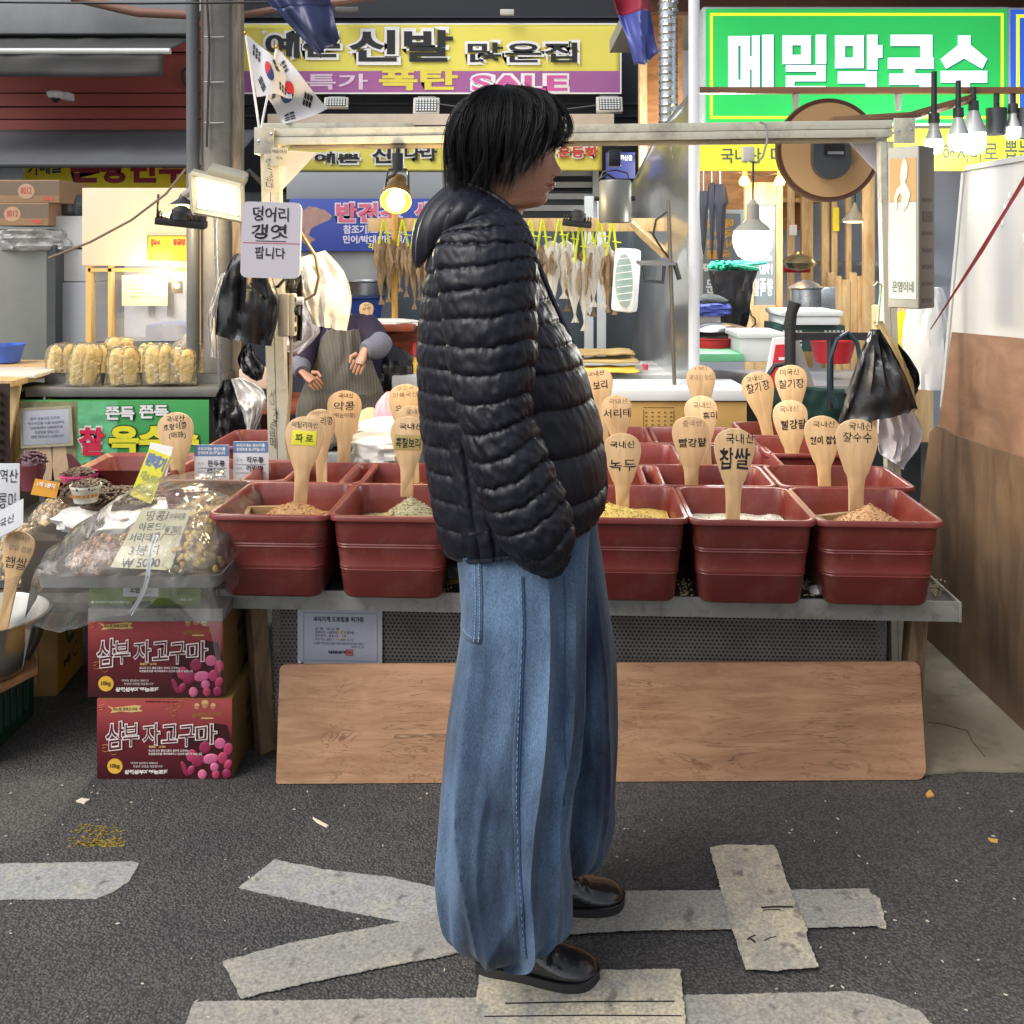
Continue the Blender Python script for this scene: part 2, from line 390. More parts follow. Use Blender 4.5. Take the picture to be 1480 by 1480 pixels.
TG = tapemat('grey_tape', '#a2a3a1', '#b7b29f', .60); TC = tapemat('cream_tape', '#a3a096', '#c9bfa6', .50); TB = tapemat('brown_grey_tape', '#9b9992', '#b5ae9c', .60)
def tape(name, pts, lay, m, label, amp=.0035, smooth=(), marks=()):
    g = [G(*p) for p in pts]; c = sum(g, V((0, 0, 0)))/len(g)
    poly = rag([(p.x-c.x, p.y-c.y) for p in g], amp, sd=lay*7+c.x*3, smooth=smooth)
    o = MB().slab(poly, .0005+lay*.0035, .0022+lay*.0035).build(name, m, loc=(c.x, c.y, 0), label=label, cat='tape', group='tape strips stuck on the road')
    for (ax, ay, bx, by, wd) in marks:
        a = G(ax, ay)-c; b2 = G(bx, by)-c
        MB().tube([(a.x, a.y, .0024+lay*.0035), ((a.x+b2.x)/2, (a.y+b2.y)/2+.002, .0024+lay*.0035), (b2.x, b2.y, .0024+lay*.0035)], wd, 6, flat=.15).build('ink_mark', INK, o)
    return o
tape('tape_strip', [(-40, 1250), (190, 1246), (201, 1249), (187, 1275), (160, 1292), (140, 1300), (-40, 1301)], 0, TG, 'flat grey tape strip with a torn right end running off the left of the road')
tape('tape_strip', [(345, 1284), (397, 1243), (470, 1258), (560, 1268), (650, 1288), (740, 1316), (700, 1350), (585, 1334), (470, 1312)], 0, TG, 'grey tape strip slanting away behind the blue jeans, upper arm of the fork')
tape('tape_strip', [(322, 1393), (420, 1366), (600, 1332), (690, 1316), (770, 1334), (770, 1365), (680, 1378), (560, 1400), (440, 1425), (348, 1446)], 1, TB, 'frayed grey tape strip with a cream left end, lower arm of the fork')
tape('tape_strip', [(700, 1310), (820, 1296), (905, 1293), (1050, 1292), (1255, 1290), (1278, 1343), (1120, 1347), (910, 1350), (800, 1357), (700, 1364)], 2, TB, 'long brownish grey tape strip running right from the far black shoe')
tape('tape_strip', [(1254, 1290), (1272, 1304), (1281, 1345), (1268, 1342)], 1, TC, 'small torn cream tape scrap at the right end of the long strip', .004)
tape('tape_strip', [(1026, 1232), (1050, 1228), (1118, 1229), (1124, 1238), (1140, 1288), (1168, 1352), (1165, 1360), (1183, 1405), (1120, 1411), (1078, 1409), (1058, 1350)], 3, TC, 'cream tape piece crossing over the long strip, with black scrawls', marks=[(1100, 1320, 1146, 1319, .0035), (1102, 1324, 1128, 1323, .002), (1082, 1364, 1092, 1371, .003), (1092, 1360, 1080, 1367, .002), (1104, 1368, 1122, 1362, .0016)])
tape('tape_strip', [(280, 1449), (420, 1447), (700, 1443), (700, 1500), (262, 1500)], 0, TB, 'wide grey tape band along the bottom edge left of the striped square')
tape('tape_strip', [(985, 1440), (1160, 1436), (1235, 1434), (1290, 1447), (1330, 1463), (1365, 1500), (975, 1500)], 0, TB, 'wide cream and grey tape band with a rounded right end, bottom right')
tape('tape_strip', [(694, 1409), (840, 1408), (983, 1407), (992, 1500), (682, 1500)], 2, TC, 'square cream tape patch with two dark lines under the near shoe', marks=[(730, 1457, 975, 1454, .002), (700, 1476, 985, 1475, .0018)])
# worn yellow paint and litter
q = MB(); c = G(148, 1205)
random.seed(3)
for i in range(260):
    px = random.gauss(148, 26); py = random.choice([random.uniform(1192, 1216), random.gauss(1220, 2.5)])
    if 98 < px < 184:
        p = G(px, py)-c; r_ = random.uniform(.002, .006); a = random.random()*6
        q.slab([(p.x+r_*math.cos(a+k*1.57)*random.uniform(.5, 1.6), p.y+r_*math.sin(a+k*1.57)*random.uniform(.4, .9)) for k in range(4)], .0012, .0022)
q.build('paint_patch', mat('worn_yellow_paint', '#8f7a35', .8, var=.3), loc=c, label='worn yellow paint patch on the asphalt left of the forked tape', cat='paint patch')
q = MB()
for i in range(120):
    px = random.uniform(0, 1480); py = 1135+345*random.random()**1.3
    p = G(px, py); r_ = random.uniform(.0008, .0024); a = random.random()*6
    q.slab([(p.x+r_*(2.2 if k % 2 else .7)*math.cos(a+k*1.57), p.y+r_*(2.2 if k % 2 else .7)*math.sin(a+k*1.57)) for k in range(4)], .0015, .0035)
q.build('litter_crumbs', mat('crumbs', '#cfc7b4', .8, var=.4, vs=3), kind='stuff', label='scattered pale grain crumbs and paper bits on the asphalt', cat='litter')
def scrap(pts, m, label, h=.006):
    g = [G(*p) for p in pts]; c = g[0]
    MB().slab([(p.x-c.x, p.y-c.y) for p in g], .001, h).build('litter_scrap', m, loc=c, label=label, cat='scrap')
scrap([(110, 1160), (118, 1156), (122, 1157), (130, 1158), (122, 1163), (116, 1161)], mat('paper_scrap', '#d8ceb8', .8), 'tiny cream paper scrap below the potato boxes')
scrap([(1338, 1150), (1344, 1144), (1350, 1152), (1341, 1154)], mat('yellow_scrap', '#d0a24a', .7), 'small yellow leaf scrap at the right corner of the leaning board')
scrap([(1428, 1214), (1440, 1216), (1442, 1219), (1433, 1218)], MATS['yellow_scrap'], 'thin yellow leaf scrap lying far right on the road')
scrap([(452, 1184), (460, 1188), (475, 1196), (472, 1197), (458, 1190)], MATS['paper_scrap'], 'thin white straw lying between the board and forked tape')

# vinyl floor sheet to the right of the stall
pts = [(1336, 1122), (1395, 1116), (1520, 1119), (1640, 1119), (1500, 1068), (1395, 975), (1334, 922), (1250, 922), (1250, 1000)]
g = [G(*p) for p in pts]
MB().slab(rag([(p.x, p.y) for p in g], .006, .02, 2, (2, 3, 4, 5, 6, 7)), .001, .008).build('pavement', mat('vinyl_sheet', '#8a8270', .55, var=.22, vs=5, dirt=.75, dcol=(.05, .045, .038), ds=6, bump=.25, bs=25), kind='structure', label='worn brown floor sheet laid beside the stall')
a, b_ = G(1420, 1118), G(1395, 1063)
MB().tube([(G(x, y).x, G(x, y).y, .008) for x, y in ((1424, 1098), (1405, 1075), (1398, 1060), (1360, 1050), (1340, 1048))], .0016, 5).build('floor_seam', mat('seam_dark', (.03, .028, .025), .8), kind='structure')

# ------------------------------------------------------------------ partition wall of plastic and plywood on the right
WX = 1.575
part = thing('partition_screen', 'partition of white plastic sheet and two plywood boards right of the grain stall', 'partition', (WX, 3.0, 0))
def wp(Y, z): return (0, Y-3.0, z)
PLY_D = woodmat('old_plywood', '#7d644c', '#5f4937', scale=(2, 5, 1.2), freq=2.2, stain=.72, rough=.55)
PLY_U = woodmat('red_plywood', '#937056', '#6f4f3a', scale=(1.2, 1.6, 3.2), freq=2.0, stain=.38, rough=.6)
def wslab(pts, x0, x1): 
    q = MB(); n = len(pts); vs = [(x0, Y-3, z) for Y, z in pts]+[(x1, Y-3, z) for Y, z in pts]
    return q.add(vs, [tuple(range(n)), tuple(reversed(range(n, 2*n)))]+[(i, i+n, (i+1) % n+n, (i+1) % n) for i in range(n)])
wslab([(1.6, .003), (4.02, .003), (3.98, .45), (3.86, .80), (3.80, .835), (3.6, .828), (3.35, .838), (3.1, .85), (2.5, .87), (1.6, .9)], .0, .012).build('plywood_board', PLY_D, part, label='dark stained lower plywood board')
wslab([(1.6, .80), (3.83, .80), (3.76, 1.0), (3.70, 1.19), (3.3, 1.207), (2.6, 1.235), (1.6, 1.26)], .014, .024).build('plywood_board', PLY_U, part, label='reddish upper plywood board')
PLAS = mat('white_plastic_sheet', '#c9c9c6', .35, var=.06, vs=2, bump=.25, bs=5, spec=.5)
wslab([(1.6, .9), (3.80, .9), (3.62, 1.762), (1.6, 1.79)], .028, .034).build('plastic_sheet', PLAS, part)
q = MB(); q.box((.031, 3.72-3, 1.33), (.02, .02, .88), rot=(R(12), 0, 0)); q.box((.031, 2.6-3, 1.775), (.02, 2.02, .018)); q.build('frame_edge', mat('plastic_edge', '#b9bab8', .4), part)
for (Y, z, s) in ((3.35, 1.58, .02), (3.33, 1.62, .016), (3.3, 1.66, .012), (3.2, 1.52, .02), (3.19, 1.46, .012)): MB().ell((.027, Y-3, z), (.003, s*.6, s), 8, 6).build('tape_bit', mat('clear_tape', '#f2f2ee', .08, coat=.5), part)
# strap pulled across
def X_at(px, py, X): 
    a = P(px, py, 1); s = X/a.x; return V((a.x*s, s, CAMZ+(a.z-CAMZ)*s))
s0, s1, s2 = P(1345, 476, 3.45), P(1415, 368, 3.25), P(1500, 228, 3.0)
q = MB(); q.tube([s0, s0.lerp(s1, .4)], [.003, .005], 6, flat=.25); q.tube([s0.lerp(s1, .4), s1], [.005, .010], 6, flat=.2); q.tube([s1, s1.lerp(s2, .5), s2], [.010, .007, .012], 6, flat=.2)
q.build('red_strap', mat('red_ribbon', '#b02a3a', .45), label='red plastic strap pulled taut across the white partition', cat='strap')

# ------------------------------------------------------------------ background buildings
NAVY = mat('dark_navy_wall', (.012, .014, .022), .6, var=.2, vs=2)
bl = thing('shoe_shop_building', 'dark navy shop building with yellow shoe banners behind the stall', 'building', (0, 9.1, 0))
x0, x1 = P(340, 0, 9.1).x, P(948, 0, 9.1).x
MB().box(((x0+x1)/2, .15, 3.5), (x1-x0, .28, 3.0)).build('upper_wall', NAVY, bl)
MB().box(((x0+x1)/2, .1, 1.0), (x1-x0, .12, 2.0)).build('shopfront', mat('shop_grey_panel', '#8a9098', .4, var=.1, vs=3), bl)
q = MB()
for py in (25, 150, 168): 
    z = P(740, py, 9.1).z; q.box(((x0+x1)/2, -.005, z), (x1-x0, .03, .02))
q.build('ledge', mat('navy_trim', (.02, .022, .03), .5), bl)
q = MB(); zz = P(740, 178, 8.6).z; q.box((P(640, 0, 8.6).x, -.5, zz), (P(868, 0, 8.6).x-P(382, 0, 8.6).x, .5, .09)); q.build('shop_header', mat('cream_header', '#c9b9a6', .5), bl)
q = MB()
for i in range(5): q.box((P(640, 0, 8.8).x, -.2, P(0, 232+i*17, 8.8).z), (2.6, .02, .05))
for px in (420, 640, 862): q.box((P(px, 0, 8.7).x, -.3, 1.4), (.05, .05, 1.6))
q.build('window_frame', mat('pale_alu', '#b4b8ba', .35, metal=.3), bl)
q = MB(); q.box((P(640, 0, 8.9).x, -.1, 1.6), (2.7, .02, .8)); q.build('window', mat('dim_glass', '#4a5158', .15, var=.2, vs=2), bl)

def banner_sheet(name, label, px, Y, m, amp=.03, fold=3.0):
    x0_, y0_, x1_, y1_ = px; blp = P(x0_, y1_, Y); trp = P(x1_, y0_, Y); W, H = trp.x-blp.x, trp.z-blp.z
    def fn(u, v):
        x = (u-.5)*W; z = v*H
        return (x, amp*(nz(u*fold*2, v*1.5)+.4*nz(u*fold*5+v*4, 2))*(1-.6*abs(2*u-1)), z)
    o = MB().sheet(fn, 60, 14).build(name, m, loc=((blp.x+trp.x)/2, Y, blp.z), label=label, cat='banner', solid=.004)
    PAN[o] = (px, W, H); return o
BY = mat('banner_yellow', '#ddd25c', .6, var=.05, vs=2); BP = mat('banner_purple', '#9a5a92', .6, var=.06, vs=2)
b1 = banner_sheet('shop_banner', 'long yellow and purple shoe sale banner high on the dark wall', (348, 35, 898, 136), 8.9, BY, .009)
prect(b1, (348, 103, 898, 135), BP, 'purple_band', y=-.013, th=.002); pframe(b1, (348, 34, 898, 136), .012, WHITE, 'hem', y=-.014)
def out_txt(o, s, px, m, mo, bold=.012, ob=.06, y=-.016, e=1.5, **k):
    g_ = (px[2]-px[0]); n_ = max(1, len(s.replace(' ', '')))
    ptxt(o, s, (px[0]-e, px[1]-e, px[2]+e, px[3]+e), mo, bold=ob, y=y, **k); ptxt(o, s, px, m, bold=bold, y=y-.003, **k)
out_txt(b1, '예쁜', (384, 48, 492, 84), INK, WHITE, .03, .09, e=4)
out_txt(b1, '신발', (505, 44, 655, 90), INK, WHITE, .03, .09, e=5)
out_txt(b1, '많은집', (676, 62, 834, 91), INK, WHITE, .02, .09, e=4)
ptxt(b1, '특가', (444, 107, 532, 130), mat('banner_lilac', '#d9bfd6', .5), bold=.02, y=-.018)
ptxt(b1, '폭탄', (548, 100, 662, 131), mat('banner_gold', '#d8c94a', .5), bold=.04, y=-.018)
out_txt(b1, 'SALE', (682, 109, 820, 132), mat('banner_pink', '#c85a9a', .5), WHITE, .03, .11, y=-.016, e=3)
ppoly(b1, [(426, 50), (420, 46), (414, 49), (416, 54), (424, 60), (434, 54), (436, 48), (431, 46)], INK, 'heart', y=-.018)
for (x, y) in ((382, 47), (508, 76), (470, 72)): ppoly(b1, [(x, y-6), (x+1.3, y-1.3), (x+6, y), (x+1.3, y+1.3), (x, y+6), (x-1.3, y+1.3), (x-6, y), (x-1.3, y-1.3)], WHITE, 'sparkle', y=-.018)
b2 = banner_sheet('shop_banner', 'lower narrow yellow shoe banner hanging behind the stall beam', (412, 207, 870, 247), 8.35, BY, .007)
out_txt(b2, '예쁜', (455, 222, 520, 236), INK, WHITE, .03, .09, e=3); out_txt(b2, '신', (538, 212, 566, 236), INK, WHITE, .03, .09, e=3)
out_txt(b2, '나라', (585, 210, 632, 232), INK, WHITE, .03, .09, e=3)
out_txt(b2, '운동화', (806, 212, 864, 228), mat('banner_red', '#c8452f', .5), WHITE, .03, .09, e=2)

# LED floodlights on the dark wall
def led(px, label):
    x0_, y0_, x1_, y1_ = px; Y = 8.75; c = P((x0_+x1_)/2, (y0_+y1_)/2, Y); W = S(x1_-x0_, Y); H = S(y1_-y0_, Y)
    o = thing('led_floodlight', label, 'floodlight', c, group='unlit floodlights on the dark wall', rot=(R(-18), 0, 0))
    MB().box((0, .03, 0), (W, .05, H), bev=.01).build('housing', mat('led_white', '#b8b6ae', .4), o)
    MB().box((0, .003, 0), (W*.8, .01, H*.74)).build('lens', mat('led_dark', '#3c4148', .2), o)
    q = MB()
    for i in range(7):
        for j in range(5): q.box((-W*.34+W*.68*i/6, -.004, -H*.3+H*.6*j/4), (W*.075, .006, H*.09))
    q.build('diode_grid', mat('led_chip', '#d3d6d8', .3), o)
    MB().box((0, .1, H*.55), (W*.7, .14, .03), bev=.005).build('bracket', mat('led_bracket', '#77777a', .5), o)
led((597, 139, 635, 165), 'unlit white floodlight on the dark wall, middle one under the SALE banner')
led((862, 138, 900, 162), 'unlit white floodlight at the right end of the dark wall')
led((468, 139, 503, 155), 'unlit grey floodlight behind the two small flags')
q = MB(); q.box((0, 0, 0), (.12, .05, .05), bev=.01); q.build('wall_lamp', mat('led_white', '#b8b6ae'), loc=P(733, 18, 8.8), label='small pale wall lamp above the shoe banner', cat='lamp')
MB().box((0, 0, 0), (.2, .06, .04), bev=.01).build('wall_lamp', MATS['led_bracket'], loc=P(502, 14, 8.8), label='small grey wall lamp above the word for shoes', cat='lamp')
pts = [P(x, y, 8.7) for x, y in ((348, 22), (420, 10), (500, 2), (560, -8))]
MB().tube(pts, .03, 8).build('drain_pipe', mat('rusty_pipe', '#7d5a4c', .6), label='rusty brown pipe crossing above the yellow banner', cat='pipe')
pts = [P(x, y, 8.6) for x, y in ((632, 150), (690, 158), (760, 156), (800, 160), (862, 152))]
MB().tube(pts, .005, 5).build('power_cable', mat('grey_cable', '#55585c', .5), label='thin grey cable strung between the wall floodlights', cat='cable')

# left building: red boards and grey awnings
lb = thing('red_shop_building', 'shop building with red boarded front at the upper left', 'building', (0, 8.2, 0))
xa, xb = -6.5, P(300, 0, 8.2).x
RED = mat('red_boards', '#97473f', .6, var=.1, vs=3, dirt=.25)
q = MB()
zt = [P(0, y, 8.2).z for y in (20, 75, 134, 154, 172, 190)]
for i in range(5): q.box(((xa+xb)/2, .05+.012*(i % 2), (zt[i]+zt[i+1])/2), (xb-xa, .08, zt[i]-zt[i+1]-.012))
q.build('board_front', RED, lb)
MB().box(((xa+xb)/2, .2, 2.2), (xb-xa, .12, 4.4)).build('wall', mat('grey_shop_wall', '#9ba0a0', .6, var=.1, vs=2), lb)
q = MB(); q.tube([(P(282, 95, 8.1).x, -.02, P(0, 92, 8.1).z), (P(268, 0, 8.1).x, -.02, P(0, 92, 8.1).z), (P(259, 0, 8.1).x, -.02, P(0, 100, 8.1).z), (P(261, 0, 8.1).x, -.02, P(0, 118, 8.1).z), (P(268, 0, 8.1).x, -.02, P(0, 126, 8.1).z), (P(282, 0, 8.1).x, -.02, P(0, 124, 8.1).z)], .012, 6); q.build('painted_letter', INK, lb)
def awning(name, label, pxl, pxr, ytop, Yt, yfr, Yf, valance, m, bar=None):
    # sloping cloth from the wall out to a front bar, with a hanging valance
    def fn(u, v):
        a = P(pxl+(pxr-pxl)*u, ytop, Yt); b = P(pxl+(pxr-pxl)*u, yfr, Yf)
        z = a.z+(b.z-a.z)*v-.03*math.sin(math.pi*v)*(1+.3*nz(u*9, 3)); Y = Yt+(Yf-Yt)*v
        X = P(pxl+(pxr-pxl)*u, yfr, Yf).x
        return (X, Y, z+.008*nz(u*20, v*4))
    o = thing(name, label, 'awning', (0, 0, 0)); 
    MB().sheet(fn, 40, 10).build('canopy', m, o, solid=.006)
    if valance:
        def fv(u, v):
            p = P(pxl+(pxr-pxl)*u, yfr, Yf); return (p.x, Yf+.02*nz(u*8, v)-.005, p.z-.02-valance*v)
        MB().sheet(fv, 40, 4).build('valance', m, o, solid=.005)
    l, r_ = P(pxl, yfr, Yf), P(pxr, yfr, Yf)
    MB().cyl(l+V((-.05, 0, 0)), r_+V((.05, 0, 0)), .022, n=12).build('front_bar', bar or mat('bar_white', '#c9ccca', .4), o)
    return o
AWG = mat('awning_grey', '#4b4d50', .65, var=.12, vs=4, dirt=.3, dcol=(.10, .10, .10))
awning('awning', 'dark grey shop awning with a white front bar at top left', -160, 236, 40, 8.1, 74, 7.2, .16, mat('awning_dark', '#3a3a3a', .7, var=.15, vs=4, dirt=.35, dcol=(.08, .085, .08)))
awning('awning', 'grey sloping awning over the yellow shop sign on the left', -160, 320, 188, 8.05, 238, 7.0, .0, mat('awning_mid', '#5d6064', .6, var=.1, vs=5, dirt=.25, dcol=(.06, .06, .06)), bar=AWG)
q = MB(); q.box((0, 0, 0), (3.4, .3, .35), bev=.02); q.build('awning_box', mat('grey_box', '#84878a', .5), loc=P(-40, 22, 7.9), label='grey awning casing along the top left edge', cat='casing')
q = MB(); q.tube([P(105, -4, 7.6), P(180, 14, 7.6), P(200, 18, 7.6), P(290, 22, 7.6)], .035, 10); q.build('drain_pipe', mat('rusty_pipe', '#7d5a4c'), label='rusty brown pipe running above the left awning', cat='pipe')
s = panel('shop_sign', 'yellow shop sign with dark red lettering under the left grey awning', (33, 225, 284, 272), 7.5, mat('sign_yellow', '#e6d31c', .5, var=.03), .04)
ptxt(s, '가메골', (40, 229, 90, 252), mat('sign_blue', '#2b3468', .5), bold=.03, slant=.1); ptxt(s, '손왕만두', (102, 222, 272, 265), mat('sign_maroon', '#8a1f3a', .5), bold=.05)
# CCTV dome
cc = thing('security_camera', 'small white dome security camera on the red boards', 'camera', P(80, 138, 7.95))
MB().lathe([(0, .035), (.05, .033), (.065, .02), (.06, 0), (.045, -.02), (.0, -.02)], 20).build('housing', WHITE, cc); MB().ell((0, 0, -.02), (.033, .033, .035), 14, 8).build('lens', mat('lens_dark', (.02, .02, .02), .1), cc)
MB().box((.07, .06, .0), (.06, .12, .06), bev=.01).build('bracket', WHITE, cc)

# utility pole with pipe
pl = thing('utility_pole', 'grey concrete utility pole with a timber strip and drainpipe, upper left', 'pole', P(316, 740, 5.2)*1.0)
pl.location.z = 0
def poleX(px): return P(px, 360, 5.2).x-pl.location.x
CON = mat('pole_concrete', '#6f6e6b', .8, var=.15, vs=8, dirt=.5, dcol=(.06, .06, .055), bump=.3, bs=40)
MB().cyl((poleX(316), 0, 0), (poleX(314), 0, 3.6), .075, .068, 28).build('shaft', CON, pl)
q = MB()
for y in (58, 122, 180): q.tube([(poleX(302), -.076, P(0, y, 5.2).z), (poleX(316), -.083, P(0, y+1, 5.2).z), (poleX(330), -.076, P(0, y, 5.2).z)], .004, 6)
q.build('wire_band', mat('wire_grey', '#9a9a96', .5, metal=.4), pl)
MB().box((poleX(339), .02, 1.8), (.075, .06, 3.6), bev=.006).build('timber_strip', woodmat('grey_timber', '#84786a', '#4c443b', scale=(20, 20, 2), freq=2), pl)
MB().box((poleX(294), .06, 1.8), (.05, .05, 3.6), bev=.006).build('timber_strip', MATS['grey_timber'], pl)
MB().cyl((poleX(282), -.03, 0), (poleX(281), -.03, 3.6), .032, n=18).build('drain_pipe', mat('pipe_grey', '#55585c', .5), pl)
MB().tube([(poleX(306), -.08, 3.6), (poleX(304), -.085, 2.9), (poleX(310), -.085, 2.5), (poleX(306), -.085, 2.0)], .006, 6).build('cable', INK, pl)
MB().tube([P(-10, 3, 5.0), P(200, 5, 5.0), P(420, 3, 5.0)], .006, 6).build('power_cable', INK, label='black overhead cable crossing the top of the utility pole', cat='cable')

# hanging tarpaulin flaps
def flap(pts_top, pts_bot, Y, m, label, m2=None, split=.5, sd=0):
    def fn(u, v):
        k = u*(len(pts_top)-1); i = min(int(k), len(pts_top)-2); f = k-i
        a = V((*pts_top[i], 0)).lerp(V((*pts_top[i+1], 0)), f); b = V((*pts_bot[i], 0)).lerp(V((*pts_bot[i+1], 0)), f); p = a.lerp(b, v)
        q_ = P(p.x, p.y, Y); return q_+V((0, .05*nz(u*4+sd, v*2)+.03*math.sin(u*7+v*2), 0))
    o = thing('tarpaulin_flap', label, 'tarpaulin', (0, 0, 0))
    MB().sheet(lambda u, v: fn(u, v*split), 24, 12).build('upper_cloth', m2 or m, o, solid=.004)
    MB().sheet(lambda u, v: fn(u, split+v*(1-split)), 24, 16).build('lower_cloth', m, o, solid=.004); return o
TN = mat('tarp_navy', '#2c3358', .45, var=.12, vs=4, bump=.3, bs=8); TM = mat('tarp_maroon', '#5c2030', .5, var=.15); TBL = mat('tarp_blue', '#3a458e', .42, var=.1, vs=4, bump=.3, bs=8)
flap([(365, -20), (420, -20), (470, -20)], [(462, 82), (466, 76), (490, 55)], 4.2, TN, 'navy tarpaulin flap hanging at top in front of the yellow banner', m2=TN, split=.3, sd=3)
flap([(884, -16), (912, -18), (936, -14)], [(918, 92), (930, 95), (952, 74)], 4.2, TBL, 'blue and red tarpaulin flap hanging beside the green sign', mat('tarp_red', '#8c2338', .5, var=.12), .32, 5)
# ------------------------------------------------------------------ noodle shop on the right
ns = thing('noodle_shop_building', 'timber fitted noodle shop behind the right end of the stall', 'building', (0, 8.3, 0))
PINE = woodmat('pine', '#d6b98a', '#b08a58', scale=(9, 9, 1.5), freq=2.2)
OSB = woodmat('orange_ply', '#b9824f', '#8a5a32', scale=(2, 2, 6), freq=2.4)
PALE = mat('pale_interior', '#b9c0cf', .5, var=.05, vs=2)
MB().box((4.0, .05, 1.6), (5.92, .1, 3.2)).build('back_wall', PALE, ns)
MB().box((P(1075, 0, 7.9).x, -.3, 1.95), (1.1, .06, .62)).build('timber_panel', OSB, ns)
MB().box((P(955, 0, 7.0).x, -1.28, 2.75), (.30, .04, 1.7)).build('timber_panel', OSB, ns)
MB().box((P(930, 0, 6.9).x, -1.36, 2.75), (.05, .08, 1.7)).build('corner_post', PINE, ns)
MB().box((2.9, -1.6, 3.15), (4.2, 3.4, .1)).build('ceiling', mat('ceiling_grey', '#8c8f86', .6), ns)
z = P(0, 8, 6.4).z
MB().box((2.6, -1.9, z), (3.6, .1, .10)).build('eaves_board', mat('dark_wood', '#4a2c20', .5), ns)
q = MB()
random.seed(5)
for px, wd in ((1143, 9), (1166, 16), (1192, 10), (1205, 8), (1226, 7)):
    q.box((P(px, 0, 7.7).x, -.6, 1.35), (S(wd, 7.7), .05, 1.5), bev=.004)
q.build('slat_screen', PINE, ns)
q = MB()
for i in range(5): q.box((P(1200+i*11, 0, 7.4).x, -.9+.01*(i % 2), .66), (S(11, 7.4)*.96, .04, 1.32 - .05*(i % 3)), bev=.003)
q.build('plank_screen', PINE, ns)
MB().box((P(1255, 0, 7.3).x, -1.0, 1.3), (.07, .07, 2.6), bev=.005).build('post', PINE, ns)
MB().box((P(1290, 0, 7.3).x, -1.0, 1.3), (.12, .05, 2.6), bev=.005).build('post', PINE, ns)
MB().box((P(1150, 0, 7.8).x, -.45, P(0, 290, 7.8).z), (.5, .25, .03)).build('shelf', PINE, ns)
MB().box((P(1215, 0, 7.9).x, -.35, P(0, 380, 7.9).z), (1.1, .3, .03)).build('shelf', mat('shelf_grey', '#9aa0aa', .4), ns)
# sliding door with mirrored lettering
dr = thing('shop_door', 'pine sliding door with reversed white lettering on its glass', 'door', (P(1103, 0, 7.0).x, 7.0, 0))
dw = S(54, 7.0); zt = P(0, 264, 7.0).z; z1_, z0_ = P(0, 296, 7.0).z, P(0, 441, 7.0).z
q = MB(); q.box((-dw/2+.03, 0, zt/2), (.06, .045, zt)); q.box((dw/2-.02, 0, zt/2), (.04, .045, zt)); q.box((.005, 0, (zt+z1_)/2), (dw-.1, .04, zt-z1_)); q.box((.005, 0, z0_/2), (dw-.1, .04, z0_)); q.build('frame', PINE, dr)
gl = MB().box((.005, .005, (z0_+z1_)/2), (dw-.1, .01, z1_-z0_)).build('glass', mat('grey_glass', '#7f8a90', .2, var=.1, vs=3), dr)
kx = lambda px: P(px, 0, 7.0).x-dr.location.x
kz = lambda py: P(0, py, 7.0).z
LW = mat('letter_white', '#dfe6ea', .5)
for s_, b_ in (('왕', (1108, 402, 1117, 428)), ('족', (1098, 402, 1107, 428)), ('발', (1088, 402, 1097, 428)), ('1987', (1096, 381, 1116, 397)), ('since', (1096, 367, 1116, 377)), ('함\n일\n관', (1110, 304, 1118, 332)), ('고\n기', (1100, 304, 1108, 322))):
    txt(dr, s_, (kx(b_[0]), kz(b_[3]), kx(b_[2]), kz(b_[1])), LW, bold=.03, y=-.004, mirror=True)
MB().tube([(kx(1083), -.025, kz(448)), (kx(1083), -.05, kz(455)), (kx(1089), -.05, kz(460)), (kx(1089), -.05, kz(468)), (kx(1083), -.025, kz(475))], .006, 6).build('handle', INK, dr)
# poster window
wn = panel('shop_window', 'grey shop window with reversed menu lettering behind the umbrellas', (1010, 303, 1076, 430), 7.6, mat('window_grey', '#7c828c', .25, var=.12, vs=3), .03)
YO = mat('letter_amber', '#d8a53a', .5)
for s_, b_ in (('메밀막', (1020, 316, 1060, 330)), ('국수', (1030, 332, 1062, 344)), ('시원한', (1020, 346, 1062, 358)), ('국물', (1020, 362, 1056, 374))): ptxt(wn, s_, b_, YO, bold=.03, mirror=True)
ptxt(wn, '막국', (1016, 380, 1054, 396), LW, bold=.05, mirror=False); ptxt(wn, '문', (1020, 404, 1036, 424), LW, bold=.02)
pframe(wn, (1010, 303, 1076, 430), .03, mat('pale_alu', '#b4b8ba'), 'frame', y=-.006)

# the big lit green sign and its blue neighbour
GSN = [0]
def glowsign(name, label, px, Y, col, es, th=.16):
    o = thing(name, label, 'sign', ((P(px[0], 0, Y).x+P(px[2], 0, Y).x)/2, Y, P(0, px[3], Y).z))
    W = S(px[2]-px[0], Y); H = P(0, px[1], Y).z-P(0, px[3], Y).z
    MB().box((0, th/2+.006, H/2), (W+.03, th, H+.03), bev=.01).build('casing', mat('sign_casing', '#c9cdd2', .35, metal=.3), o)
    MB().box((0, 0, H/2), (W, .006, H)).build('face', emat('sign_face_'+col[1:], col, es), o)
    PAN[o] = (px, W, H); return o
gs = glowsign('lit_shop_sign', 'large backlit green noodle sign with white letters at upper right', (1020, 13, 1456, 178), 5.6, '#22a84e', .42)
YLIT = emat('lit_yellow', '#e3ee2a', .4); WLIT = emat('lit_white', '#e2ecff', .5); TEAL = emat('lit_shadow', '#0d6a5a', .1)
pframe(gs, (1026, 19, 1450, 172), S(4, 5.6), YLIT, 'border', y=-.005)
def bar(o, px, m, y): prect(o, px, m, 'letter', y=y, th=.004)
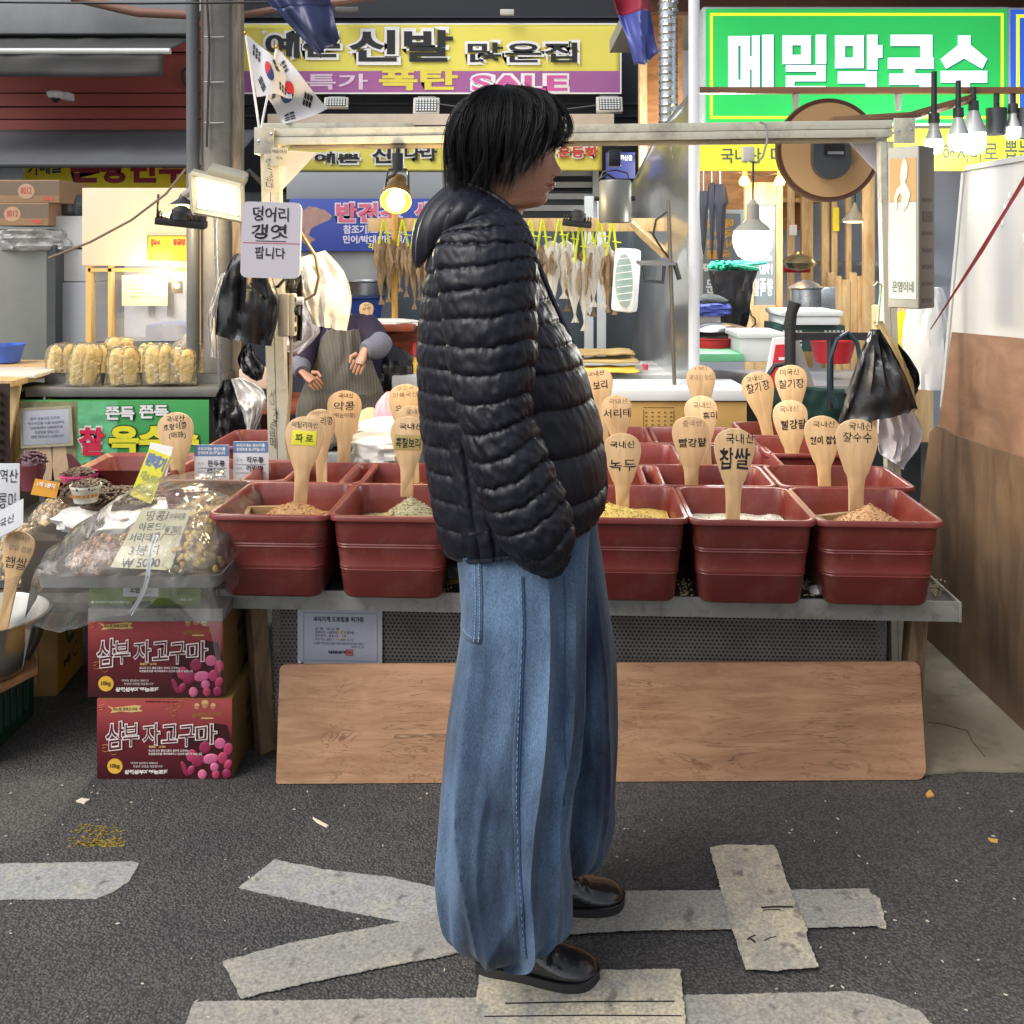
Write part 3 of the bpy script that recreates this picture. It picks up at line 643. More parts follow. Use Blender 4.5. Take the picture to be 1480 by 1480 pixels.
# block letters built stroke by stroke
def strokes(o, rects, polys, m, dx, dy, y, nm):
    q = MB()
    for k, r_ in enumerate(rects):
        a = loc2(o, r_[0]+dx, r_[3]+dy); b = loc2(o, r_[2]+dx, r_[1]+dy); q.box(((a[0]+b[0])/2, y+.0002*k, (a[1]+b[1])/2), (b[0]-a[0], .004, b[1]-a[1]))
    for k, p_ in enumerate(polys): q.prism([loc2(o, x+dx, yy+dy) for x, yy in p_], y-.003-.0003*k, y+.002)
    return q.build(nm, m, o)
LET = {
 'me': ([(1052, 53, 1066, 128), (1052, 53, 1083, 67), (1052, 116, 1083, 128), (1070, 67, 1083, 116), (1083, 82, 1096, 101), (1086, 52, 1097, 128), (1101, 51, 1117, 128)], []),
 'mil': ([(1130, 52, 1144, 93), (1130, 52, 1171, 66), (1130, 80, 1171, 93), (1157, 66, 1171, 80), (1178, 51, 1193, 93), (1135, 95, 1192, 104), (1179, 104, 1192, 112), (1135, 110, 1192, 118), (1135, 118, 1147, 129), (1135, 125, 1192, 130)], []),
 'mak': ([(1206, 52, 1220, 99), (1206, 52, 1247, 67), (1206, 84, 1247, 99), (1232, 67, 1247, 84), (1252, 51, 1267, 101), (1267, 66, 1274, 84), (1210, 104, 1266, 121), (1250, 121, 1266, 130)], []),
 'guk': ([(1286, 51, 1346, 67), (1329, 67, 1346, 84), (1282, 84, 1348, 100), (1305, 100, 1321, 107), (1284, 107, 1344, 123), (1328, 123, 1344, 130)], []),
 'su': ([(1383, 52, 1401, 68), (1358, 103, 1425, 120), (1382, 120, 1400, 131)], [[(1383, 66), (1401, 66), (1425, 86), (1418, 100), (1392, 85), (1366, 100), (1358, 86)]]),
}
for k in ('me', 'mil', 'mak', 'guk', 'su'):
    strokes(gs, LET[k][0], LET[k][1], TEAL, 2, 1.5, -.008, 'letter_shadow'); strokes(gs, LET[k][0], LET[k][1], WLIT, 0, 0, -.014, 'letter')
bs = glowsign('lit_shop_sign', 'backlit blue sign with yellow border cut off by the right edge', (1461, 14, 1640, 180), 5.6, '#1f57c8', .4)
pframe(bs, (1468, 21, 1632, 172), S(5, 5.6), YLIT, 'border', y=-.005)
yb = panel('shop_sign', 'yellow noodle banner with grey lettering under the green sign', (1010, 186, 1500, 247), 5.55, mat('banner_lime', '#dfe03c', .5, var=.04, vs=2, emit='#dfe03c', es=.05), .01)
GL = mat('letter_grey', '#555a50', .5)
for s_, b_ in (('국내산', (1042, 214, 1100, 236)), ('메', (1114, 212, 1134, 236)), ('밀을', (1140, 212, 1190, 236)), ('해서', (1362, 205, 1400, 236)), ('바로', (1402, 205, 1442, 234)), ('뽑는', (1452, 203, 1490, 232))): ptxt(yb, s_, b_, GL, bold=.015, slant=.0)
# light rail with lamps
rl = thing('lamp_rail', 'brown light rail across the green sign', 'rail', (0, 5.2, 0))
zr = P(0, 131, 5.2).z
MB().box((P(1300, 0, 5.2).x, 0, zr), (S(600, 5.2), .05, S(9, 5.2)), bev=.004).build('front_rail', mat('brown_rail', '#6b4630', .45), rl)
a, b_ = P(1318, 168, 4.6), P(1406, 142, 5.2)
MB().tube([a-V((0, 5.2, 0)), b_-V((0, 5.2, 0))], .022, 4).build('side_rail', MATS['brown_rail'], rl)
def railbulb(px, ytop, ybot, w_, Y, label, e=6, lit=True):
    ct = P(px, ytop, Y); o = thing('hanging_lamp', label, 'lamp', ct, group='lamps on the brown rail')
    z = lambda y: P(px, y, Y).z-ct.z; r = S(w_/2, Y)
    zc = z(ybot)
    MB().cyl((0, 0, zr-ct.z+.01), (0, 0, z(ytop+16)), .013, n=10).build('stem', INK, o)
    MB().cyl((0, 0, z(ytop+14)), (0, 0, z(ytop+28)), .024, .026, 14).build('socket', mat('black_metal', (.02, .02, .022), .4), o)
    h = zc
    MB().lathe([(.022, z(ytop+26)), (r*.55, z(ytop+34)), (r*.95, h*.42+z(ytop+30)*.58), (r, h*.5+z(ytop+30)*.5)], 20).build('heat_sink', mat('sink_grey', '#a3a5a2', .4, metal=.4), o)
    MB().lathe([(r, h*.5+z(ytop+30)*.5), (r*.98, h*.8+z(ytop+30)*.2), (r*.75, h*.96+z(ytop+30)*.04), (.001, h)], 20).build('bulb', emat('bulb_cool', '#f2f6ff', 3) if lit else mat('bulb_off', '#d8d4c8', .3), o)
    if lit: lamp(o, (0, -.02, h-.06), e, (.93, .96, 1), .05)
    return o
railbulb(1350, 150, 223, 24, 4.7, 'small lit lamp nearest the lightbox, first on the rail', 4)
railbulb(1385, 142, 218, 28, 4.95, 'medium lit lamp second along the brown rail', 5)
railbulb(1407, 132, 223, 34, 5.15, 'largest lit lamp with grey heat sink on the rail', 7)
railbulb(1464, 136, 202, 22, 5.2, 'small lamp with warm face at the far right of the rail', 2)
for px, l_, y2 in ((1440, 'black cylinder spotlight between the rail lamps', 195), (1484, 'black cylinder spotlight cut by the right edge', 200)):
    ct = P(px, 136, 5.2); o = thing('spotlight', l_, 'spotlight', ct)
    MB().cyl((0, 0, .02), (0, 0, -.09), .014, n=10).build('stem', MATS['black_metal'], o)
    MB().lathe([(.0, -.07), (.05, -.072), (.05, P(px, y2, 5.2).z-ct.z), (.042, P(px, y2, 5.2).z-ct.z), (.04, P(px, y2-8, 5.2).z-ct.z), (0, P(px, y2-8, 5.2).z-ct.z)], 22).build('cylinder', MATS['black_metal'], o)
for px in (1150, 1298): MB().cyl(P(px, 136, 5.2), P(px, 160, 5.2), .02, .012, 10).build('rail_adapter', mat('adapter_grey', '#8d8a82', .4), label='small grey rail adapter %s' % ('above the round disc' if px < 1200 else 'above the stall beam end'), cat='adapter')
o = thing('ceiling_lamp', 'bright white ceiling lamp glowing under the yellow noodle banner', 'lamp', P(1026, 214, 6.2))
MB().lathe([(.0, .02), (.10, .0), (.12, -.03), (.06, -.05), (0, -.055)], 20).build('bulb', emat('bulb_cool', '#f2f6ff', 5), o); MB().cyl((0, 0, .02), (0, 0, .12), .03, n=12).build('socket', MATS['black_metal'], o)
lamp(o, (0, -.05, -.12), 50, (.93, .96, 1), .1)
for px, py, l_ in ((1076, 259, 'amber filament bulb on string beside the umbrellas'), (1127, 259, 'amber filament bulb on string beside the round disc')):
    o = thing('string_bulb', l_, 'bulb', P(px, py-8, 6.8), group='warm string bulbs'); MB().cyl((0, 0, .02), (0, 0, -.02), .02, n=12).build('socket', mat('brass', '#8a6a30', .4, metal=.6), o)
    MB().lathe([(.02, -.02), (.036, -.05), (.03, -.075), (.001, -.085)], 16).build('bulb', emat('bulb_amber', '#ffb84a', 7), o); lamp(o, (0, -.06, -.05), 5, (1, .6, .25), .03)
MB().tube([P(1030, 245, 6.8), P(1076, 250, 6.8), P(1100, 254, 6.8), P(1127, 250, 6.8), P(1160, 262, 6.8)], .004, 5).build('string_wire', INK, label='thin black wire carrying the amber bulbs', cat='wire')
o = thing('pendant_lamp', 'small grey pendant lamp inside the noodle shop', 'lamp', P(1236, 297, 7.4)); MB().cyl((0, 0, 0), (0, 0, .5), .005, n=6).build('cord', INK, o)
MB().lathe([(.012, .02), (.03, -.03), (.09, -.10), (.10, -.115), (.0, -.11)], 20).build('shade', mat('shade_grey', '#8a8578', .5), o); MB().lathe([(.085, -.118), (.05, -.125), (.001, -.125)], 16).build('bulb', emat('bulb_warm', '#ffe9c0', 4), o)

# umbrellas hanging
def umb(px, y0, yh, y1, w_, label):
    t = P(px, y0, 6.7); z = lambda y: P(px, y, 6.7).z-t.z; o = thing('folded_umbrella', label, 'umbrella', t, group='folded black umbrellas hung in the noodle shop')
    MB().cyl((0, 0, .05), (0, 0, z(yh)), .007, n=8).build('shaft', mat('shaft_grey', '#55585e', .4, metal=.5), o)
    rings = []
    for i, (f, r) in enumerate(((0, .45), (.03, .8), (.22, 1.0), (.28, .7), (.55, .55), (.85, .32), (1, .08))):
        zz = z(yh)+(z(y1)-z(yh))*f; rr = S(w_/2, 6.7)*r
        rings.append([V((rr*(1+.25*math.cos(5*a+f*3))*math.cos(a), rr*(1+.25*math.cos(5*a+f*3))*math.sin(a), zz)) for a in [2*math.pi*j/20 for j in range(20)]])
    MB().loft(rings).build('canopy', mat('umbrella_black', (.012, .012, .015), .9, var=.2, spec=.15), o)
umb(1017, 252, 276, 368, 16, 'short folded black umbrella, leftmost beside the white post')
umb(1029, 250, 264, 376, 12, 'slim folded black umbrella, middle of the three')
umb(1041, 250, 266, 388, 20, 'widest folded black umbrella, right of the three')

# white post and clear curtain
MB().cyl((P(1003, 0, 5.1).x, 5.1, 0), (P(1003, 0, 5.1).x, 5.1, 3.2), S(8, 5.1), n=24).build('awning_post', mat('post_white', '#cfd2d6', .35, var=.03, dirt=.2, dcol=(.35, .35, .34)), label='white round awning post at the left side of the noodle shop', cat='post')
def shear(u, v):
    Y = 5.15+2.3*u; X = .90+.05*math.sin(v*9+u*5)*.4+.03*nz(u*5, v*4)-.06*u
    ztop = 2.28-.36*u; return (X, Y, .55+(ztop-.55)*v)
CURT = clearmat('curtain_clear', '#e8ecf0', .42, .3, .18, 5, 1.06)
MB().sheet(shear, 30, 24).build('clear_curtain', CURT, label='crinkled clear plastic curtain between the fish stall and noodle shop', cat='curtain')
MB().tube([shear(0, 1), shear(.3, 1), shear(.6, 1.0), shear(1, 1)], .012, 6).build('curtain_rail', mat('rail_grey', '#8b8c88', .4), label='grey rail along the top of the clear curtain', cat='rail')
q = MB(); a = P(974, 40, 5.6)
q.cyl((a.x, 5.8, 2.1), (a.x, 5.8, 3.4), S(14, 5.6), n=24)
for k in range(26): q.lathe([(S(14, 5.6), 2.2+k*.045), (S(15.2, 5.6), 2.21+k*.045), (S(14, 5.6), 2.22+k*.045)], 24, c=(a.x, 5.8, 0))
q.build('foil_duct', mat('foil', '#b4b8bb', .22, metal=.9, bump=.5, bs=14), label='silver foil ventilation duct beside the white awning post', cat='duct')

# things on and around the right-hand counter
ct = thing('prep_counter', 'dark counter full of kitchen things behind the stall on the right', 'counter', (P(1120, 0, 5.6).x, 5.6, 0))
zc = P(0, 552, 5.4).z
MB().box((0.1, 0, zc-.02), (1.25, .7, .04), bev=.004).build('countertop', mat('counter_grey', '#8b8d90', .35, metal=.3), ct); MB().box((.1, .03, (zc-.04)/2), (1.18, .6, zc-.04)).build('cabinet', mat('dark_cabinet', '#2a2c2c', .6), ct)
def rbox(name, label, cat, px, Y, m, d=.25, lid=None, bev=.01, group=None):
    x0_, y0_, x1_, y1_ = px; c = P((x0_+x1_)/2, y1_, Y); W = S(x1_-x0_, Y); H = P(0, y0_, Y).z-P(0, y1_, Y).z
    o = thing(name, label, cat, c, group=group); 
    MB().box((0, d/2, H/2), (W, d, H), bev=bev).build('body', m, o)
    if lid: MB().box((0, d/2, H+.012), (W+.03, d+.03, .03), bev=.008).build('lid', lid, o)
    return o, W, H
WHP = mat('white_plastic', '#c8cccb', .4, var=.05)
rbox('storage_box', 'white storage box with lid behind the black trolley handle', 'box', (1070, 488, 1130, 523), 5.3, WHP, .3, WHP)
rbox('cutting_mat', 'green cutting mat on the counter left of the white box', 'mat', (1005, 511, 1076, 523), 5.25, mat('mat_green', '#5fa878', .5), .3)
def basin(name, label, px, y0, y1, w_, Y, m, tap=.8, cat='basin', wall=.012):
    c = P(px, y1, Y); r = S(w_/2, Y); h = S(y1-y0, Y)*1.02
    return MB().lathe([(.001, .004), (r*tap, .002), (r*.97, h*.93), (r*1.04, h), (r*1.04, h+.008), (r*.97, h+.006), (r*.95, h*.93), (r*tap-.006, .012), (.001, .012)], 36).build(name, m, loc=c+V((0, r, 0)), label=label, cat=cat)
REDP = mat('red_plastic', '#b51f2c', .35, var=.08)
basin('red_basin', 'red plastic basin behind the black trolley bar', 1214, 495, 528, 68, 5.4, REDP, .72)
basin('red_basket', 'low red basket on the counter, beside the black cloth heap', 1036, 492, 512, 56, 5.5, REDP, .88)
basin('red_basket', 'low red basket partly hidden behind the white post', 1006, 494, 512, 34, 5.6, REDP, .88)
o, W, H = rbox('green_crate', 'dark green mesh crate behind the trolley with a white tray on top', 'crate', (1128, 470, 1222, 508), 6.0, mat('crate_green', '#1f3d36', .5), .4)
q = MB()
for i in range(15):
    for j in range(4):
        if i < 5 or i > 9: q.box((-W*.45+W*.9*i/14, -.004, H*(.25+.17*j)), (W*.035, .006, H*.09))
q.build('mesh_holes', mat('mesh_pale', '#b9c2c2', .5), o)
rbox('white_tray', 'white lidded plastic tray on top of the green mesh crate', 'tray', (1132, 456, 1214, 470), 5.95, WHP, .35, WHP)
q = MB(); c = P(1165, 470, 6.6); r = S(22, 6.6); h = S(52, 6.6); q.lathe([(.001, 0), (r, 0), (r, h), (r+.015, h+.01), (r, h+.02), (r*.5, h+.05), (.02, h+.06)], 28)
q.build('stock_pot', mat('steel', '#a7abb0', .28, metal=.85, var=.1), loc=c, label='large steel stock pot inside the noodle shop', cat='pot')
q = MB(); c = P(1155, 392, 7.2); q.lathe([(.001, 0), (.09, .02), (.12, .06), (.09, .10), (.03, .12), (.02, .14)], 26); q.build('tin_kettle', mat('gold_metal', '#b5ab8a', .25, metal=.9), loc=c, label='shiny pale gold kettle on the shelf behind the door', cat='kettle')
rbox('red_tin', 'red tin behind the pale gold kettle', 'tin', (1133, 376, 1172, 394), 7.35, REDP, .1)
rbox('yellow_notice', 'yellow hanging notice on the slat screen', 'notice', (1204, 300, 1213, 334), 7.62, mat('notice_yellow', '#e8d02a', .5), .01, bev=.001)
o_, W_, H_ = rbox('steel_cabinet', 'grey steel appliance panel beside the stock pot', 'appliance', (1178, 415, 1208, 470), 6.55, MATS['steel'], .3)
rbox('paper_tag', 'small white paper tag pinned on the slats', 'tag', (1141, 325, 1152, 340), 7.62, WHITE, .004, bev=.001)
# black rubbish bag with green netting
def crumple(name, label, cat, c, rx, ry, h, m, sd=0, prof=None, n=40, k=14, amp=.16, group=None, build=True):
    prof = prof or [(0, .82), (.12, .98), (.4, 1), (.7, .85), (.88, .5), (1, .12)]
    pr = smooth_interp(prof, k); rings = []
    for f, r in pr:
        ring = []
        for j in range(n):
            a = 2*math.pi*j/n
            q_ = 1+amp*(abs(MN.noise(V((math.cos(a)*2.2+sd, math.sin(a)*2.2, f*2.6+sd))))*2-.5)+amp*.5*MN.noise(V((math.cos(a)*6, math.sin(a)*6+sd, f*7)))
            ring.append(V((rx*max(.02, r)*q_*math.cos(a), ry*max(.02, r)*q_*math.sin(a), h*f)))
        rings.append(ring)
    q_ = MB().loft(rings)
    return q_.build(name, m, loc=c, label=label, cat=cat, group=group, ang=28) if build else q_
BLKB = mat('black_bag', (.010, .010, .012), .36, var=.3, vs=8, bump=.35, bs=14, spec=.5)
CLRB = clearmat('clear_bag', '#f4f4f2', .09, .1, .8, 16)
WHB = mat('white_bag', '#dcdad6', .35, var=.05, bump=.5, bs=14, sub=.0)
c = P(1058, 475, 6.3); crumple('rubbish_bag', 'full black rubbish bag with green netting beside the pine door', 'bag', c, .13, .13, .36, BLKB, 2, [(0, .6), (.2, .7), (.6, .9), (.95, 1.1), (1, 1.12)])
q = MB(); random.seed(8)
for i in range(70): q.tube([(random.gauss(0, .06), random.gauss(0, .06), random.uniform(.0, .05)) for _ in range(4)], .012, 5)
q.build('green_net', mat('net_green', '#2f9a7c', .5, var=.2), loc=c+V((0, 0, .36)), label='bundle of bright green netting in the rubbish bag', cat='net')
crumple('blue_cloth', 'folded blue cloth on white boxes behind the white post', 'cloth', P(1022, 455, 5.9), .13, .1, .07, mat('cloth_blue', '#3a4690', .8, var=.1), 4, [(0, 1), (.5, 1.05), (.9, .9), (1, .5)])
rbox('white_carton', 'small white carton under the folded blue cloth', 'carton', (1000, 455, 1042, 468), 5.9, WHITE, .2)
crumple('black_cloth_heap', 'heap of shiny black bags beside the red baskets', 'heap', P(1036, 492, 5.75), .2, .12, .1, BLKB, 6, [(0, 1), (.4, 1.0), (.8, .7), (1, .2)])
crumple('dark_cloth', 'dark rolled cloth on top of the folded blue cloth', 'cloth', P(1022, 441, 5.9), .12, .07, .06, mat('cloth_dark', '#2f3234', .8, var=.3), 9, [(0, .9), (.5, 1), (1, .5)])
# red and white A-board
o = thing('sandwich_board', 'red and white folding sandwich board behind the millet paddles', 'sign', P(1140, 575, 5.0))
def ab(pts, y0=0, y1=.02): return [(P(x, 0, 5.0).x-P(1140, 0, 5.0).x, P(0, y, 5.0).z-P(0, 575, 5.0).z) for x, y in pts]
MB().prism(ab([(1100, 575), (1117, 489), (1139, 487), (1150, 575)]), -.01, .01).build('front_panel', WHITE, o); 
MB().prism(ab([(1108, 572), (1120, 498), (1136, 497), (1142, 572)]), -.014, -.011).build('red_print', mat('print_red', '#c8303c', .5), o)
MB().prism(ab([(1140, 488), (1155, 488), (1180, 562), (1170, 566)]), .02, .05).build('rear_panel', mat('board_grey', '#8a8884', .5), o)
txt(o, '국', (-.06, .12, .0, .2), WHITE, bold=.05, y=-.017)
# hand trolley
o = thing('hand_trolley', 'black hand trolley with upright grip and hoop behind the stall', 'trolley', P(1144, 600, 4.75)); b0 = o.location.copy()
def tq(px, py, dy=0): return P(px, py, 4.75)-b0+V((0, dy, 0))
BM = mat('trolley_black', (.018, .018, .02), .4)
MB().tube([tq(1142, 600), tq(1142, 470)], .026, 12).build('upright', BM, o); MB().tube([tq(1141, 475), tq(1144, 452), tq(1149, 437)], [.03, .026, .03], 12).build('grip', mat('rubber', (.012, .012, .012), .7, bump=.5, bs=90), o)
MB().box(tq(1205, 486), (S(130, 4.75), .03, .035)).build('cross_bar', BM, o); MB().tube([tq(1200, 590), tq(1200, 487)], .016, 10).build('upright', BM, o)
MB().tube([tq(1110, 575), tq(1108, 545), tq(1120, 528), tq(1142, 526)], .012, 8).build('hoop', BM, o)
MB().tube([tq(1205, 588, -.03), tq(1196, 560, -.03), tq(1196, 520, -.03), tq(1206, 490, -.03), tq(1222, 480, -.03), tq(1236, 495, -.03), tq(1240, 520, -.03)], .011, 8).build('cable', mat('cable_teal', '#1d3440', .5), o)
MB().sheet(lambda u, v: V((P(1115+105*u, 0, 4.9).x, 4.9+.02*nz(u*6, v*3), P(0, 614-54*v, 4.9).z+.006*math.sin(u*5))), 20, 8).build('green_tarp', mat('tarp_green', '#1c3a34', .6, bump=.4, bs=10), solid=.006, label='dark green tarpaulin behind the right hand trays', cat='tarpaulin')
# food poster far right and box
s = panel('food_poster', 'yellow poster with a salad plate right of the lightbox', (1298, 451, 1346, 525), 4.9, mat('poster_yellow', '#ecdf1e', .5, var=.02), .01)
def disc(o, cx, cy, rx, ry, m, y, name='picture', n=24): return ppoly(o, [(cx+rx*math.cos(2*math.pi*i/n), cy+ry*math.sin(2*math.pi*i/n)) for i in range(n)], m, name, y=y)
disc(s, 1326, 494, 24, 19, WHITE, -.002, 'plate'); disc(s, 1325, 494, 19, 13, mat('salad_green', '#3f6a34', .6, var=.5, vs=60), -.004, 'salad'); disc(s, 1321, 484, 9, 4, mat('salad_orange', '#d8743a', .6), -.006, 'carrot'); disc(s, 1328, 500, 9, 5, mat('salad_dark', '#2c3326', .6), -.0055, 'salad')
rbox('timber_box', 'pale timber unit under the lightbox on the right', 'cabinet', (1290, 445, 1350, 640), 5.0, PINE, .3)[0]
crumple('white_sack', 'white plastic sack beside the yellow food poster', 'sack', P(1340, 560, 4.3), .1, .1, .42, WHB, 11, [(0, .9), (.4, 1), (.8, .8), (1, .5)])

# ------------------------------------------------------------------ dried fish stall
fs = thing('fish_stall', 'wooden frame dried fish stall behind the grain stall', 'stall', (P(760, 0, 6.1).x, 6.1, 0))
fx = lambda px, Y=6.1: P(px, 0, Y).x-fs.location.x
zb = P(0, 325, 6.1).z
MB().box((fx(752), 0, zb), (S(440, 6.1), .06, S(19, 6.1)), bev=.003).build('cross_beam', PINE, fs)
MB().cyl((fx(572), -.05, 0), (fx(572), -.05, P(0, 300, 6.1).z), S(4.5, 6.1), n=14).build('pole', mat('pole_yellow', '#cf9f4c', .45), fs)
MB().box((fx(972), 0, .9), (.06, .06, 1.8), bev=.003).build('pole', PINE, fs)
MB().tube([(fx(912), -.02, P(0, 322, 6.1).z), (fx(966), -.02, P(0, 372, 6.1).z)], .03, 4).build('brace', PINE, fs)
MB().tube([(fx(966), -.2, 0), (fx(967), -.2, P(0, 405, 5.9).z)], .028, 4).build('pole', mat('pole_orange', '#c8922e', .45), fs)
zt = P(0, 540, 5.9).z
MB().box((fx(800), -.1, zt), (S(330, 6), .7, .05), bev=.004).build('tabletop', mat('freezer_white', '#c3c6c4', .35, var=.05, dirt=.2), fs)
MB().box((fx(800), -.1, zt*.5-.03), (S(320, 6), .65, zt-.06)).build('freezer_body', MATS['dark_cabinet'], fs)
MB().box((fx(780), 1.0, .9), (S(420, 7), .05, 1.5)).build('back_panel', mat('slate_panel', '#39434c', .45, var=.15, vs=2), fs)
q = MB()
for px in (868, 850): q.box((fx(px, 7.0), .85, 1.1), (.06, .05, 1.5))
q.build('window_post', mat('pale_alu', '#b4b8ba'), fs)
# fish
FSK = mat('dried_fish', '#8f7656', .4, var=.55, vs=16, bump=.6, bs=40, mapscale=(4, 4, .7), dirt=.8, dcol=(.05, .03, .02), ds=7); FSP = mat('pale_fish', '#c9c4b8', .3, var=.4, vs=16, bump=.6, bs=40, mapscale=(4, 4, .7), dirt=.75, dcol=(.10, .055, .03), ds=6)
CORD = mat('yellow_cord', '#d8e02a', .5)
def fish(px, y0, y1, w_, Y, m, label, sd):
    t = P(px, y0, Y); L_ = S(y1-y0, Y); o = thing('dried_fish', label, 'fish', t, group='dried fish hung from the wooden beam')
    q = MB(); random.seed(sd)
    for k in range(2):
        dx = (k-.5)*S(w_*.5, Y); ln = L_*random.uniform(.85, 1.02); rings = []
        for f, r in smooth_interp([(0, .25), (.06, .7), (.16, 1), (.32, .95), (.5, .72), (.7, .42), (.84, .2), (.9, .17), (1, .55)], 22):
            ring = []
            for j in range(12):
                a = 2*math.pi*j/12; th = .42*max(.05, r) if f < .9 else .06
                ring.append(V((dx*(1-.3*f)+S(w_*.30, Y)*r*math.cos(a)*(1+.55*nz(f*7+sd, math.cos(a)*1.3, math.sin(a)))+.012*nz(f*3+sd, k*5), S(w_*.3, Y)*th*math.sin(a)+.01*k, -f*ln)))
            rings.append(ring)
        q.loft(rings)
    q.build('body', m, o)
    q = MB()
    for k in range(3): 
        a = random.uniform(-.5, .5); q.tube([(a*S(w_, Y), -.02, -L_*.15), (a*S(w_, Y)*1.5, -.035, -L_*.3-.02), (a*S(w_, Y)*1.2, -.03, -L_*.5)], [.006, .012, .003], 6, flat=.3)
    q.build('fin', FSK, o)
    zc = P(0, 318, Y).z-t.z
    q = MB(); q.tube([(-.03, -.01, -.03), (-.012, -.035, zc*.6), (0, -.04, zc)], .007, 5); q.tube([(.03, -.01, -.03), (.012, -.035, zc*.6), (0, -.04, zc)], .007, 5)
    q.tube([(0, -.04, zc*.3), (.05, -.05, zc*.25)], .008, 4, flat=.4)
    q.build('cord', CORD, o)
ORD = ['leftmost', 'second', 'third', 'fourth', 'fifth']
for i, (px, y0, y1, w_) in enumerate(((556, 345, 440, 30), (583, 348, 432, 22), (602, 352, 446, 20), (616, 352, 470, 18), (630, 352, 440, 18))):
    fish(px, y0, y1, w_, 6.0, FSK, '%s brown dried fish hanging left of the man' % ORD[i] if i else 'brown dried fish pair hanging at the yellow pole under the warm lamp', 20+i)
for i, (px, y0, y1, w_) in enumerate(((766, 350, 430, 30), (784, 352, 444, 32), (808, 348, 446, 40), (838, 372, 482, 38), (866, 350, 452, 40), (884, 362, 462, 28), (824, 356, 450, 26), (852, 360, 466, 28))):
    fish(px, y0, y1, w_, 6.0 if i < 6 else 6.12, FSP if i not in (1, 5, 6, 7) else FSK, ['short pale dried fish right beside the man', 'brown dried fish second from the man on the right', 'white bellied dried fish below the small black floodlight', 'longest dried fish hanging lowest in the row', 'pale dried fish pair left of the white fan', 'brown dried fish tucked behind the white fan', 'small brown dried fish pair left of the longest fish', 'dark dried fish pair right of the longest fish'][i], 40+i)
# white fan
o = thing('wall_fan', 'white oval framed fan hanging beside the dried fish', 'fan', P(905, 405, 5.9)); k_ = S(1, 5.9)
q = MB(); q.box((0, 0, 0), (36*k_, .10, 92*k_), bev=.03, rot=(0, R(4), R(-25))); q.build('casing', WHITE, o)
rings = [[V(((4+math.cos(a)*r*16)*k_*.8-8*k_, -.065-.012*(1-r), math.sin(a)*r*38*k_)) for a in [2*math.pi*j/28 for j in range(28)]] for r in (.05, .5, .9, 1)]
MB().loft(rings).build('grille', mat('fan_grille', '#9fb6ae', .4), o)
q = MB()
for i in range(7): q.tube([((-10-10)*k_*.8, -.085, (-30+10*i)*k_), ((16-8)*k_*.8, -.085, (-27+10*i)*k_)], .003, 4)
q.build('grille_wire', WHITE, o)
# grey cylinder lamp hung from the stall beam
# papers and goods on fish table
def flatpack(px0, y0, px1, y1, Y, m, label, th=.012, name='kraft_paper', cat='paper', sd=1):
    a, b_ = P(px0, y1, Y), P(px1, y1, Y); D = .28
    zt_ = P(0, y1, Y).z
    def fn(u, v): return (a.x+(b_.x-a.x)*u+.015*nz(v*4+sd, u), Y+D*v, zt_+.012*nz(u*3+sd, v*3))
    return MB().sheet(fn, 14, 8).build(name, m, label=label, cat=cat, solid=th)
KRA = mat('kraft', '#b39a66', .7, var=.12)
flatpack(840, 0, 918, 512, 5.75, KRA, 'upper stack of kraft paper sheets on the fish stall table', .012, sd=1)
flatpack(838, 0, 925, 524, 5.62, KRA, 'lower loose kraft paper sheets on the fish stall table', .008, sd=5)
flatpack(846, 0, 925, 538, 5.45, mat('yellow_paper', '#e3c04a', .6, var=.08), 'bright yellow paper sheet at the front of the fish table', .008, sd=8)
o = basin('bottle_cap', 'small pink bottle cap on the glass fish counter', 933, 529, 536, 9, 5.4, mat('pink_cap', '#d8606a', .4), .9, cat='cap')
# black small floodlight over fish
def bflood(px, py, w_, Y, label):
    o = thing('black_floodlight', label, 'floodlight', P(px, py, Y), rot=(R(10), R(6), 0)); W = S(w_, Y)
    MB().box((0, 0, 0), (W, .06, .035), bev=.006).build('housing', MATS['black_metal'], o)
    q = MB()
    for i in range(11): q.box((-W*.45+W*.09*i, .0, .028), (W*.03, .06, .03))
    q.build('heat_fins', MATS['black_metal'], o); MB().lathe([(.05, .02), (.045, .06), (.02, .08), (.0, .08)], 16).build('swivel', MATS['black_metal'], o); return o
bflood(834, 323, 42, 5.9, 'small black floodlight above the dried fish')
# basin stack and blue tub left behind
basin('steel_basin', 'wide steel basin on top of the blue tub', 507, 408, 432, 76, 6.6, MATS['steel'], .85)
basin('blue_tub', 'blue plastic tub under the steel basin behind the seller', 508, 432, 466, 84, 6.6, mat('blue_plastic', '#24408a', .4), .85, cat='tub')
fb = panel('fish_sign', 'blue dried fish sign with a fish picture and pink lettering', (418, 287, 640, 363), 7.0, mat('fish_sign_blue', '#34499a', .45, var=.08, vs=2), .02)
PKL = mat('letter_pink', '#c8607a', .5)
out_txt(fb, '반건조', (486, 293, 580, 321), PKL, mat('letter_pale', '#c9c6d8', .5), .04, .09, y=-.004, e=2); out_txt(fb, '생선', (600, 293, 648, 321), PKL, MATS['letter_pale'], .04, .09, y=-.004, e=2)
ptxt(fb, '참조기/보리굴비/', (496, 325, 586, 338), MATS['letter_pale'], bold=.03); ptxt(fb, '민어/박대/가오리/', (496, 340, 586, 352), MATS['letter_pale'], bold=.03); ptxt(fb, '각종 건어물', (532, 351, 580, 361), YEL, bold=.02)
